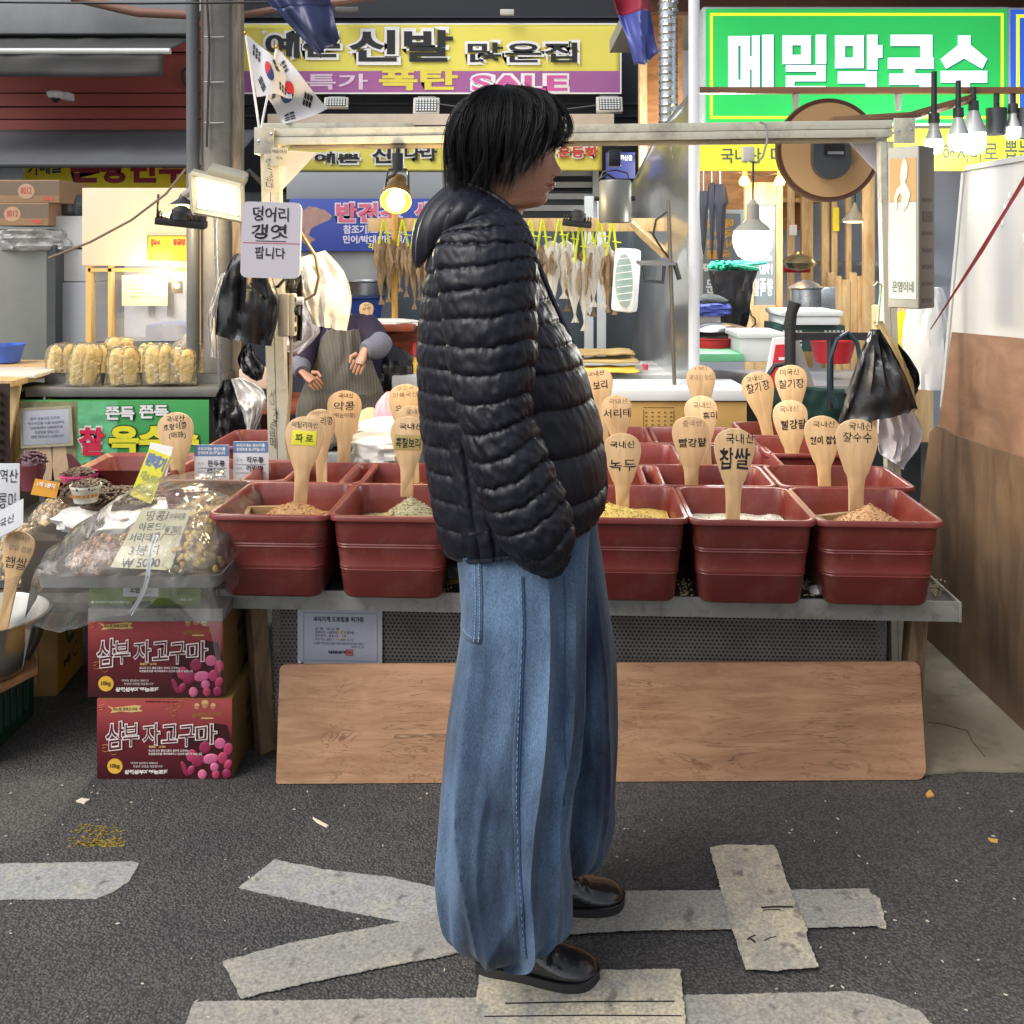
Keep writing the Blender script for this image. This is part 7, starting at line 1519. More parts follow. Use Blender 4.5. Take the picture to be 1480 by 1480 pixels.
for a_ in ((92, 553, 50, 5.15, 'corn bag at the left end of the tray', 2, -.06), (118, 558, 55, 4.98, 'corn bag standing in front, first from the left', 2, .08), (147, 548, 45, 5.2, 'corn bag in the second row behind the left pair', 1, -.1), (178, 558, 50, 4.98, 'loosely wrapped corn bag front centre', 2, -.05), (170, 528, 36, 5.3, 'corn bag raised at the top of the heap left', 2, .05), (205, 549, 42, 5.2, 'corn bag behind the centre gap', 1, .1), (230, 556, 52, 4.98, 'corn bag in front, right of centre', 2, -.06), (258, 555, 46, 4.99, 'corn bag in front with a green stalk end', 2, .03), (288, 545, 44, 5.2, 'pale corn bag near the right end of the tray', 2, .05), (308, 548, 40, 5.22, 'corn bag at the right end by the steel rod', 2, .02)): cornbag(*a_)
for px, y, l_ in ((151, 507, 'round corn bundle on top of the heap, left'), (177, 502, 'highest round corn bundle on the heap'), (214, 508, 'round corn bundle on the heap, right'), (122, 512, 'wrapped corn bundle sloping at the back left')):
    nutbag('corn_bundle', l_, P(px, y+16, 5.32), .065, .06, .085, CORN, px, 40, .018, cat='corn bag')
crumple('film_heap', 'crumpled clear film heap at the right end of the corn tray', 'film', P(272, 520, 5.35), .14, .08, .14, clearmat('corn_film', '#fff2d0'), 3, [(0, 1), (.3, .8), (.7, .4), (1, .05)])
# case
gc = thing('display_case', 'warm lit glazed display case with a cream header above the corn', 'display case', (P(203, 0, 5.6).x, 5.6, zc_+.025)); gx = lambda px: P(px, 0, 5.6).x-gc.location.x; gz = lambda py: P(0, py, 5.6).z-gc.location.z
CFR = mat('case_cream', '#c9ab6c', .45, var=.06)
MB().box((gx(202), .0, (gz(272)+gz(384))/2), (S(160, 5.6), .06, gz(272)-gz(384)), bev=.004).build('header_panel', mat('header_cream', '#e3cdb2', .5, var=.03, vs=2), gc)
q = MB()
for px, w_ in ((130, 7), (161, 5), (279, 8)): q.box((gx(px), .0, gz(384)/2), (S(w_, 5.6), .05, gz(384)))
q.box((gx(205), 0, gz(390)), (S(150, 5.6), .05, S(5, 5.6))); q.box((gx(205), 0, .02), (S(155, 5.6), .05, .04)); q.build('case_frame', CFR, gc)
MB().box((gx(205), .03, gz(440)), (S(150, 5.6), .008, gz(388)-gz(495))).build('case_glass', clearmat('case_glass_clear', '#dfe6ee', .3, .08, .05, 2), gc)
MB().box((gx(205), .6, gz(440)), (S(160, 5.9), .02, gz(380)-gz(500))).build('case_back', mat('case_back_grey', '#b9bfc8', .4, var=.05, vs=2), gc)
q = MB()
for px in (165, 195): q.box((gx(px), .585, gz(440)), (S(9, 6), .02, S(50, 6)))
q.build('door_pulls', mat('pull_dark', '#4a4d52', .4), gc)
MB().box((gx(240), .3, gz(485)), (.35, .3, .1), bev=.03).build('blue_bundle', mat('bundle_blue', '#6d7cc0', .5), gc)
lamp(gc, (.1, -.12, gz(395)), 3.5, (1, .76, .42), .08); lamp(gc, (.05, .3, gz(400)), 1.5, (1, .85, .62), .05)
o = panel('case_notice', 'cream notice with five printed lines on the display case', (176, 398, 242, 442), 5.57, mat('notice_cream', '#e0cbb0', .5, var=.02), .003)
for i, (a_, b4, s_) in enumerate(((190, 228, '물가 상승으로 인하여'), (185, 233, '옥수수값을 12월 26일부터'), (188, 230, '2000원에서 3000원으로'), (193, 225, '인상함을 알립니다'), (188, 231, '양해 해주시기 바랍니다'))): ptxt(o, s_, (a_, 405+i*5.6, b4, 408.5+i*5.6), mat('notice_ink', '#7a6250', .6), y=-.001)
o = panel('case_sticker', 'small dark sticker with a pale mark on the display case glass', (248, 406, 264, 424), 5.57, mat('sticker_grey', '#6a6660', .4, var=.3, vs=40), .002); disc(o, 256, 413, 4, 4, WHITE, -.001, 'mark', 14)
o = panel('case_poster', 'yellow plastic covered poster on the cream header', (213, 340, 274, 377), 5.56, mat('poster_gold', '#e0c23a', .4, var=.08), .003); ptxt(o, '찰옥수수', (218, 345, 232, 357), mat('print_red', '#c8303c'), bold=.05, y=-.001); ptxt(o, '찰곱창', (250, 345, 268, 355), MATS['print_red'], bold=.05, y=-.001); ptxt(o, '같습니다', (219, 361, 252, 372), mat('letter_olive', '#6a6a5c'), bold=.02, y=-.001); pframe(o, (213, 340, 274, 377), .006, mat('frame_green', '#6a7a4a', .5), y=-.002)
# tan card wall right of the case
o = panel('cardboard_sheet', 'tan cardboard sheets standing between the display case and the pole', (281, 318, 345, 500), 5.45, mat('card_tan', '#c4a070', .6, var=.08, vs=3), .02); o['category'] = 'cardboard'
# banner on the counter
bn = panel('corn_banner', 'green corn banner with white, red and yellow lettering on the counter front', (28, 578, 302, 697), 4.85, mat('banner_green', '#3f9a52', .5, var=.05, vs=3), .006)
def leafm():
    m = mat('banner_leaf', '#5fa878', .5, var=.9, vs=7, mapscale=(1, 1, 2)); return m
prect(bn, (108, 580, 170, 697), leafm(), 'leaf_print', y=-.0012); prect(bn, (131, 660, 302, 697), mat('banner_teal', '#2f8496', .5), 'teal_band', y=-.0018)
prect(bn, (28, 580, 112, 697), mat('banner_photo', '#8a8a66', .6, var=.6, vs=14), 'corn_photo', y=-.0022)
COBP = mat('photo_cob', '#d6b898', .5, var=.2, vs=26, mapscale=(4, 1, 1))
for (a_, b4, c4, d4) in ((32, 648, 50, 692), (50, 645, 76, 694), (75, 640, 98, 694)): ppoly(bn, [(a_+3, b4), (c4-3, b4-2), (c4+3, d4), (a_, d4)], COBP, 'corn_photo', y=-.0034)
ppoly(bn, [(96, 655), (104, 657), (118, 672), (124, 668), (128, 672), (116, 690), (104, 693)], mat('photo_basket', '#6a3a3c', .6, var=.5, vs=40), 'basket_photo', y=-.0034)
out_txt(bn, '쫀득', (153, 587, 195, 607), WHITE, mat('banner_dgreen', '#2a6a3c', .5), .04, .08, y=-.004, e=1); out_txt(bn, '쫀득', (202, 585, 244, 605), WHITE, MATS['banner_dgreen'], .04, .08, y=-.004, e=1)
out_txt(bn, '찰', (114, 617, 152, 658), mat('banner_red2', '#cf2a4a', .5), WHITE, .035, .075, y=-.004, e=2)
out_txt(bn, '옥수수', (158, 615, 288, 656), mat('banner_yel2', '#e3dc32', .5), mat('banner_dk', '#2a3a1c', .5), .06, .09, y=-.004, e=1.5); out_txt(bn, '특대1봉지', (138, 662, 222, 682), WHITE, mat('banner_dblue', '#1f4a5c', .5), .04, .08, y=-.004, e=1)
o = panel('taped_notice', 'white notice in a taped sleeve on the left of the corn banner', (34, 592, 102, 642), 4.835, mat('notice_white', '#b9bdca'), .002); o.rotation_euler = (0, R(-3), 0); pframe(o, (30, 588, 106, 646), .012, mat('sleeve_edge', '#b3ae94', .3, var=.2), 'sleeve_edge', y=-.001)
for i, (a_, b4, s_) in enumerate(((46, 88, '물가 상승으로 인하여'), (42, 94, '옥수수값을 12월 26일부터'), (45, 92, '2000원에서 3000원으로'), (51, 86, '인상함을 알립니다'), (46, 93, '양해 해주시기 바랍니다'))): ptxt(o, s_, (a_, 602+i*6.6, b4, 606.5+i*6.6), mat('notice_ink2', '#4a4d58', .6), y=-.0018)
# left of the corn stall
tb = thing('wooden_table', 'plain plywood side table at the left edge with a bright tray', 'table', (P(10, 0, 5.0).x, 5.0, 0)); z4 = P(0, 553, 4.8).z
MB().box((-.15, .2, z4), (.6, .9, .03), bev=.003).build('tabletop', PINE, tb); MB().prism([(-.45, 0), (.0, 0), (.16, z4-.015), (-.45, z4-.015)], -.2, -.18).build('front_panel', PINE, tb)
for y in (-.1, .55): MB().box((.08, y, (z4-.02)/2), (.04, .04, z4-.02)).build('leg', PINE, tb)
MB().box((0, 0, 0), (.4, .3, .02), bev=.005).build('lit_tray', mat('tray_white', '#e6e0d2', .3), loc=P(15, 547, 4.9)+V((-.08, .15, .01)), label='white tray on the plywood side table at the left edge', cat='tray')
basin('blue_bowl', 'bright blue plastic bowl cut by the left edge', 0, 502, 526, 46, 5.4, mat('bowl_blue', '#3c62c4', .35), .72, cat='bowl')
MB().lathe([(.001, .03), (.13, .02), (.135, .0), (.13, -.005), (.001, -.004)], 30).build('tub_cover', mat('lid_green', '#4f8a6a', .6, var=.2), loc=P(24, 562, 5.2), label='round green lid on a dark tub beside the corn counter', cat='lid')
MB().lathe([(.11, 0), (.125, .4), (.128, .41), (.11, .41)], 30).build('dark_tub', mat('tub_brown', '#4a3a2a', .6), loc=P(24, 562, 5.2)+V((0, 0, -.42)), label='dark tub standing beside the corn counter under the green lid', cat='tub')
q = MB(); c = P(-62, 700, 4.3)
for i in range(12):
    for j in range(9): q.box((-.22+.036*i, 0, .06+.04*j), (.012, .02, .4/9*.35)); 
q.box((-.02, .02, .21), (.46, .01, .42)); q.build('woven_basket', mat('basket_dark', '#2e2018', .7, var=.4, vs=30), loc=(c.x, c.y, c.z), label='dark woven basket standing at the left behind the cards', cat='basket')
MB().box((c.x-.02, c.y+.1, c.z/2), (.5, .3, c.z-.004)).build('basket_stand', MATS['support_dark'], label='dark stand under the woven basket', cat='stand')
# cabinets and cartons far left
rbox('grey_cabinet', 'tall grey cabinet at the far left behind the side table', 'cabinet', (-60, 360, 68, 700), 6.2, mat('cabinet_grey', '#7d807a', .5, var=.06, vs=2, dirt=.2), .5)
q = MB(); q.box((0, 0, 0), (.05, .5, 2.0)); q.build('cabinet_edge', mat('pull_dark', '#4a4d52'), loc=P(74, 450, 6.2)+V((0, .25, -.6)), label='dark upright edge of the grey cabinet', cat='post')
rbox('white_fridge', 'white double door fridge behind the display case', 'fridge', (80, 408, 138, 700), 6.3, mat('fridge_white', '#aeb4bc', .35, var=.04, vs=2), .5)
rbox('foam_box', 'upper white foam box on the fridge', 'foam box', (78, 312, 132, 358), 6.3, MATS['foam'], .4); o, W, H = rbox('foam_box', 'lower white foam box on the fridge', 'foam box', (78, 360, 132, 407), 6.32, MATS['foam'], .4)
o = MB().box((0, 0, 0), (.02, .02, .02)); 
crumple('plastic_cover', 'crumpled clear plastic cover on the grey cabinet', 'cover', P(28, 362, 6.15)+V((0, .2, 0)), .24, .2, .13, clearmat('cover_clear', '#d8d8d4', .5, .15, .9, 10), 5, [(0, 1), (.5, 1), (.9, .95), (1, .8)])
KC = mat('carton_dull', '#a08060', .7, var=.06); KD = mat('carton_band', '#7a6a58', .7)
for px, l_ in (((-20, 293, 70, 326), 'lower brown carton with a red stamp on the cabinet'), ((-20, 260, 86, 293), 'upper brown carton with a red stamp stacked on the cabinet')):
    o, W, H = rbox('stamped_carton', l_, 'carton', px, 6.2, KC, .4, bev=.004, group='two stamped cartons on the cabinet'); PAN[o] = (px, W, H)
    x0_, y0_, x1_, y1_ = px; prect(o, (x0_, y0_+2, x1_-1, y0_+22), KD, 'print_band'); disc(o, x0_+58 if x1_ > 80 else x0_+38, (y0_+y1_)/2, 12, 11, mat('stamp_peach', '#c09a7c', .6), -.002, 'stamp'); ptxt(o, '8012', ((x0_+58 if x1_ > 80 else x0_+38)-8, (y0_+y1_)/2-6, (x0_+58 if x1_ > 80 else x0_+38)+8, (y0_+y1_)/2+4), mat('stamp_red', '#b8584a', .6), bold=.02, y=-.003)
    disc(o, x1_-16, y1_-6, 8, 3, MATS['stamp_red'], -.002, 'label')
crumple('grey_bundle', 'dark grey bundle stacked behind the brown cartons', 'bundle', P(100, 312, 6.5), .14, .12, .16, mat('bundle_grey', '#5c5f60', .6, var=.3), 7)
rbox('white_sign_board', 'pale blank board behind the upper carton at far left', 'board', (-30, 237, 33, 262), 7.4, mat('board_pale', '#a9b2bb', .4), .03)
# ------------------------------------------------------------------ the man
NY = mat('nylon_black', (.0042, .0046, .0110), .47, var=.25, vs=40, spec=.42, sheen=0, bump=.30, bs=42, mapscale=(1, 1, .4))
def skinmat():
    m = mat('skin', '#a8775b', .6, var=.10, vs=22, sub=.12, bump=.25, bs=210); return m
SKIN = skinmat()
YM = 2.16
man = thing('person', 'young man in profile wearing a black puffer jacket and wide blue jeans', 'person', (P(760, 0, YM).x, YM, 0))
M0 = man.location.copy()
def mp(px, py, Y): return P(px, py, Y)-M0

# --- head and neck: one continuous surface swept along the height
hx = lambda px: P(px, 250, YM).x-M0.x
hz = lambda py: P(740, py, YM).z
# rows: y, front x, back x, half width, front pinch
HR = [(345, 757, 676, .064, .0), (325, 754, 682, .058, .0), (312, 754, 684, .057, .05), (303, 757, 684, .058, .1), (300.5, 768, 684, .060, .35), (298.5, 779, 684, .061, .45), (294, 786.5, 684, .062, .5), (289, 789, 683, .063, .5), (284, 790, 681, .065, .48), (278, 792, 680, .067, .45), (272, 794.5, 678, .068, .45), (266, 796.5, 676, .069, .44), (260, 797.5, 675, .070, .42), (254, 798, 672, .071, .4), (248, 798, 670, .072, .38), (240, 798, 668, .073, .36), (230, 797.5, 666, .074, .34), (221, 797, 664, .075, .33), (214, 797.6, 663, .076, .31), (207, 800, 662, .077, .28), (200, 800.8, 661, .078, .26), (190, 799.5, 661, .079, .24), (178, 795, 664, .078, .22), (165, 784, 674, .073, .18), (152, 766, 692, .060, .1), (143, 750, 706, .040, .05), (138.5, 735, 704, .022, 0)]
HRI = smooth_interp(HR, 150)
NT = 96
def face(row, t):
    y, xf, xb, hw, pin = row; c, s = math.cos(t), math.sin(t)
    x0_, x1_ = hx(xb), hx(xf); x = (x0_+x1_)/2+(x1_-x0_)/2*math.copysign(abs(c)**.86, c)
    yy = hw*math.copysign(abs(s)**.92, s)*(1-pin*max(0, c)**1.6*.62)
    if c > 0:
        g = lambda w_, h_, y0, wd: math.exp(-((abs(yy)-w_)/wd)**2-((y-y0)/h_)**2)
        nd = np.interp(y, [207, 214, 222, 232, 238, 243, 247, 250, 253, 255.5, 258.5], [0, 1.6, 3.4, 6.0, 8.6, 11.8, 13.6, 13.2, 9.2, 4.6, 0]); nw = np.interp(y, [207, 225, 240, 248, 253, 258, 261], [.009, .0072, .0090, .0125, .0150, .013, .009])
        lp = np.interp(y, [257, 260, 263, 265.5, 268.3, 269.8, 271.2, 273.6, 276.5, 279.5, 284, 289, 294], [0, 2.4, 4.2, 6.4, 5.0, 2.2, 4.6, 5.6, 2.4, .4, 1.2, 1.8, .8])
        x += S(nd, YM)*math.exp(-(yy/nw)**2)+S(lp, YM)*math.exp(-(yy/.021)**2)
        x += -.0085*g(.031, 6.5, 215, .014)+.005*g(.044, 15, 240, .02)+.003*g(.030, 4.5, 205, .022)+.0065*g(.0145, 4, 254.5, .005)-.0025*g(.025, 4, 270, .006)
    return V((x, yy, hz(y)))
def face_at(y, yy):
    row = min(HRI, key=lambda r_: abs(r_[0]-y)); row = (y,)+tuple(row[1:]); lo, hi = 0, 1.5
    for _ in range(18):
        m_ = (lo+hi)/2
        if face(row, m_).y < abs(yy): lo = m_
        else: hi = m_
    return face(row, lo if yy >= 0 else -lo)
rings = [[face(r_, 2*math.pi*j/NT) for j in range(NT)] for r_ in HRI]
body = MB().loft(rings)
# shoulders and torso core under the jacket, continuing the neck
core = smooth_interp([(345, 755, 680, .060, 0), (352, 748, 678, .075, 0), (365, 740, 668, .11, 0), (420, 745, 650, .13, 0), (600, 780, 670, .12, 0), (740, 790, 690, .11, 0)], 20)
rr_ = []
for y, xf, xb, hw, pin in core:
    x0_, x1_ = hx(xb), hx(xf); rr_.append([V(((x0_+x1_)/2+(x1_-x0_)/2*math.cos(2*math.pi*j/NT), hw*math.sin(2*math.pi*j/NT), hz(y))) for j in range(NT)])
k0 = len(body.v)
body = MB().loft(list(reversed(rr_))[:-1]+rings)
body.build('body', SKIN, man, ang=80)
# eyes, brows, lips, ear
for s in (-1, 1):
    MB().ell((hx(792.2), s*.0325, hz(214.5)), (.0115, .0115, .0098), 16, 10).build('eye', mat('eye_white', '#b8aea4', .15), man)
    MB().ell((hx(798.0), s*.0345, hz(214.5)), (.0032, .0052, .0056), 12, 8).build('iris', mat('iris_dark', '#1c120c', .1), man)
    q = MB(); q.sheet(lambda u, v: (hx(799.5)-.004*abs(u-.4)-.010*u*u-.001*v, s*(.020+.028*u), hz(211.4)+.0018*math.sin(math.pi*u)+.0022*v), 10, 2); q.build('eyelid', SKIN, man, solid=.0015)
    q = MB(); q.tube([(hx(801.2), s*.014, hz(204)), (hx(800.6), s*.026, hz(202)), (hx(797), s*.040, hz(202.5)), (hx(791), s*.050, hz(205))], [.0016, .0026, .0024, .0010], 6); q.build('eyebrow', mat('brow_black', (.02, .016, .014), .8), man)
    q = MB(); q.loft([[V((hx(734)+(.012+.016*f)*math.cos(2*math.pi*j/16)*.9, s*(.066+.008*f2), hz(232)+(.03)*f3*math.sin(2*math.pi*j/16))) for j in range(16)] for f, f2, f3 in ((0, 0, .8), (.4, .8, 1), (.5, 1.1, .95), (.1, .9, .5))]); q.build('ear', SKIN, man)
LIP = mat('lip', '#8a4a44', .4, var=.08, vs=60)
def lipsheet(y0, y1, w_, lo):
    def fn(u, v):
        t = (u-.5)*2; y = y0+(y1-y0)*v; ym = 270; y = ym+(y-ym)*(1-.75*t*t); return face_at(y, t*w_)+V((.0007, 0, 0))
    return MB().sheet(fn, 20, 8)
lipsheet(264.4, 269.7, .0225, 0).build('upper_lip', LIP, man); lipsheet(270.2, 276, .021, 1).build('lower_lip', LIP, man)
STUB = mat('stubble', '#4a352b', .6)
q = MB(); random.seed(4)
for i in range(300):
    y = random.choice([random.uniform(280, 297), random.uniform(258.5, 263)]); yy = random.uniform(-.05, .05) if y > 270 else random.uniform(-.02, .02); p = face_at(y, yy)
    q.tube([p-V((.0005, 0, 0)), p+V((.0008, yy*.02, -.0012))], .0002, 3)
q.build('stubble', STUB, man)
for s in (-1, 1): MB().ell(face_at(254.6, s*.0075)-V((.0035, 0, -.0006)), (.0048, .0032, .0022), 10, 6).build('nostril', mat('nostril_dark', '#2a1612', .7), man)
# --- hair
HAIR = mat('hair_black', (.0035, .0032, .0032), .42, var=.3, vs=60, spec=.32)
cx_h, cz_h = hx(728), hz(205)
def scalp(phi, th, off=0.0):
    # phi 0 faces front (+X), + towards the far side; th 0 is the crown
    rx_ = S(75, YM)+off; ry_ = .083+off; rz_ = S(72, YM)+off
    if math.cos(phi) < 0: rx_ = S(70, YM)+off*.75
    return V((cx_h+rx_*math.sin(th)*math.cos(phi), ry_*math.sin(th)*math.sin(phi), cz_h+rz_*math.cos(th)))
def hair_end(a): return np.interp(a, [0, .3, .55, .8, 1.0, 1.3, 1.6, 2.2, math.pi], [212, 213, 215, 224, 240, 264, 290, 297, 290])
q = MB(); random.seed(11); rings = []
# dark under-layer hugging the scalp
for i in range(15):
    th = .02+1.5*i/14; rings.append([scalp(2*math.pi*j/48, min(th, 1.12+.4*max(0, min(1, (.45-math.cos(2*math.pi*j/48))*1.6))), .002) for j in range(48)])
nape = [V((cx_h+(p.x-cx_h)*(.97 if p.x < cx_h+.01 else 1), p.y*.97, min(p.z, hz(240)) if p.x < cx_h+.005 else p.z)) for p in rings[-1]]
nape2 = [V((cx_h+(p.x-cx_h)*(.86 if p.x < cx_h else 1), p.y*.86, min(p.z, hz(276)) if p.x < cx_h-.03 else p.z)) for p in nape]
q.loft(rings+[nape, nape2], cap=False)
def guide(phi0, sd, lift, yend, swing, flick, n=14):
    a0 = abs(phi0); sgn = 1 if phi0 >= 0 else -1; pts = []
    for i in range(n+1):
        f = i/n; g = min(1, f*1.5); th = .05+1.53*g
        sw_ = .62 if .3 < a0 < 1.25 else .30 if a0 < 1.8 else .1; a = a0-.12*(sw_ > .5)+sw_*max(0, f-.25)**1.4*1.25+swing*math.sin(f*5.5+sd)*f*.6; ph = sgn*a
        off = lift*(.42+.58*min(1, f*1.25)**1.2)
        p = scalp(ph, th, off)
        if f*1.5 > 1:
            h_ = (f*1.5-1)/.5; b_ = scalp(ph, 1.58, off); inn = 1-(.20 if a0 > 1.3 else .05)*h_*h_+flick*h_**3
            p = V((cx_h+(b_.x-cx_h)*inn, b_.y*inn, b_.z+(hz(yend)-b_.z)*h_))
        p += V((nz(sd*3.1, f*2.2), nz(sd*5.3+4, f*2.2), .5*nz(sd*7.7, f*1.8)))*.010*f
        pts.append(p)
    return pts
def clump(g, k, spread, r0, tip=.35):
    for _ in range(k):
        o_ = V((random.gauss(0, 1), random.gauss(0, 1), random.gauss(0, .6)))*spread; sd = random.random()*50; pts = []; cut = random.uniform(.86, 1.03); n = len(g)-1
        for i in range(n+1):
            f = min(.999, i/n*cut)*n; j = min(int(f), n-1); p = g[j].lerp(g[j+1], f-j); w_ = 1-(1-tip)*(i/n)**1.5
            pts.append(p+o_*w_*min(1, .35+i/n*2)+V((nz(sd, i*.35), nz(sd+9, i*.35), 0))*.0022)
        r_ = r0*random.uniform(.7, 1.25); q.tube(pts, [r_*.8]+[r_]*(n-4)+[r_*.8, r_*.6, r_*.35, r_*.08], 3, cap=False)
for i in range(330):
    phi = random.uniform(-math.pi, math.pi); a = abs(phi); lay = random.random()
    if a < .6 and random.random() < .35: continue
    e = hair_end(a+(.4 if .3 < a < 1.25 else .15))+random.gauss(0, 6)-(1-lay)*random.uniform(0, 36)*(a > .9)
    clump(guide(phi, random.random()*40, .004+.020*lay+random.gauss(0, .0045), e, random.gauss(0, .20), random.choice([0, -.08, .16, .26, -.12])), 21, .0045, .00062)
for i in range(26):     # fringe falling forward over the brow
    phi = random.uniform(-.75, .62); L0 = random.uniform(.2, .8); pts = []; sd = random.random()*30
    for k in range(12):
        f = k/11; th = .18+1.25*min(1, f*1.25); p = scalp(phi*(1+.55*f), th, .012+.013*math.sin(f*2.5)); p.z -= max(0, f-.62)*.085*L0; p.x += .014*math.sin(f*math.pi)-max(0, f-.72)*.035
        pts.append(p+V((nz(sd, f*2), nz(sd+5, f*2), 0))*.012*f)
    clump(pts, 12, .0036, .00045, .25)
for i in range(150):
    phi = random.uniform(-math.pi, math.pi); th = random.uniform(.6, 1.55); p = scalp(phi, th, .019); d = (p-V((cx_h, 0, cz_h))).normalized(); t = V((-d.z, random.uniform(-.6, .6), d.x)).normalized()*random.choice([-1, 1])
    q.tube([p, p+t*.02+d*.002, p+t*.04+d*random.uniform(-.002, .004), p+t*.055-d*.006], [.00028, .00028, .0002, .0001], 3, cap=False)
for i in range(26):
    p = scalp(math.pi+random.gauss(0, .5), 1.58, .012); p.z -= random.uniform(.0, .05); q.tube([p, p+V((-.008, 0, -.012)), p+V((-.019, 0, -.018+random.uniform(0, .012)))], [.0006, .0005, .0001], 3, cap=False)
q.build('hair', HAIR, man, ang=180)

# --- jacket
def puff(f, k=2.2): return 1-abs(2*f-1)**(k+2.2)
TRW = [(787, 642, 737, 866, .190), (768, 636, 722, 871, .196), (735, 628, 700, 874, .198), (690, 620, 660, 873, .196), (640, 613, 612, 866, .190), (580, 607, 560, 851, .192), (520, 605, 510, 836, .194), (465, 608, 462, 808, .196), (415, 614, 418, 786, .196), (380, 620, 388, 774, .192), (355, 628, 362, 765, .178), (338, 640, 348, 760, .150), (326, 656, 336, 758, .115), (316, 668, 325, 757, .082)]
NR, NTH = 260, 288
rowsI = smooth_interp(TRW, NR)
arc = np.concatenate([[0], np.cumsum(np.abs(np.diff(rowsI[:, 2]+rowsI[:, 0]))/2)])
seams_b = np.array([0, 34, 70, 106, 142, 177, 211, 243, 274, 305, 335, 364, 392, 420, 470.]); seams_f = np.array([0, 50, 114, 180, 232, 266, 299, 331, 361, 391, 419, 445, 470.])
def band(sv, seams):
    k = int(np.clip(np.searchsorted(seams, sv, 'right')-1, 0, len(seams)-2)); return k, min(1, max(0, (sv-seams[k])/(seams[k+1]-seams[k])))
rings = []
for i in range(NR):
    yb, xb, yf, xf, ry = rowsI[i]; pb, pf = mp(xb, yb, YM), mp(xf, yf, YM); c = (pb+pf)/2; ax = (pf-pb)/2; ring = []
    for j in range(NTH):
        t = 2*math.pi*j/NTH; ct_, st_ = math.cos(t), math.sin(t)
        b = math.copysign(abs(ct_)**.88, ct_); s = math.copysign(abs(st_)**.88, st_)
        sv = arc[i]+2.2*nz(t*3, 1.3)+1.2*nz(t*9, i*.03)
        if ct_ > .12: kb, f = band(sv, seams_f); amp = .0080 if seams_f[kb+1]-seams_f[kb] > 45 else .0060
        else: kb, f = band(sv, seams_b); amp = .0056
        sg_ = abs(math.sin((t-1.45)*.5))  # side seams
        pf_ = puff(f); side = min(1, abs(((t % math.pi)-1.45))/.07); amp_s = .35+.65*min(1, side)
        low = 1
        if arc[i] < 150 and .12 > ct_ > -.62:      # upright channels low on the side panel
            g = ((t if t < math.pi else 2*math.pi-t)-1.45)/.80*4; f2 = g-math.floor(g); pf_ = puff(f2, 2.4); amp = .0075
        d = amp*(pf_-.55)*amp_s
        sd_ = min(f, 1-f)
        d += .0034*nz(t*30+kb*7.3, f*.8+kb, 2)*math.exp(-sd_*5)+.0022*nz(t*9+kb*3, f*2+kb*5.1, 8)+.0022*(.3-abs(nz(t*15+f*1.5+kb*9, f*1.6-t*3+kb*2, 3)))*1.4
        nrm = V((b*ry/max(.05, ax.length), s, 0)); nrm = V((ct_, st_, 0)).normalized()
        p = c+ax*b+V((0, ry*s, 0))+nrm*d
        ring.append(p)
    rings.append(ring)
r0 = rings[0]; c0 = sum(r0, V((0, 0, 0)))/NTH
hem_in = [[c0+(p-c0)*k+V((0, 0, dz)) for p in r0] for k, dz in ((.93, .03), (.95, .004), (.985, -.003))]
jk = MB().loft(hem_in+rings, cap=False).build('jacket', NY, man, ang=60)
q = MB(); q.tube([c0+(p-c0)*1.004 for p in r0]+[c0+(r0[0]-c0)*1.004], .0042, 6); q.build('hem_binding', NY, jk)
# front zip line
q = MB(); zp = [mp(a, b, YM-.012) for a, b in ((761, 345), (778, 392), (800, 445), (830, 512), (846, 560), (860, 612), (869, 665), (871, 705), (866, 738))]
q.tube([p+V((.006, 0, 0)) for p in zp], .006, 6); q.build('zip_placket', mat('zip_navy', (.02, .022, .05), .35), jk)
q = MB(); q.tube([mp(a, b, YM-.165) for a, b in ((779, 618), (786, 650), (796, 690), (806, 722))], .005, 6); q.build('pocket_edge', NY, jk)
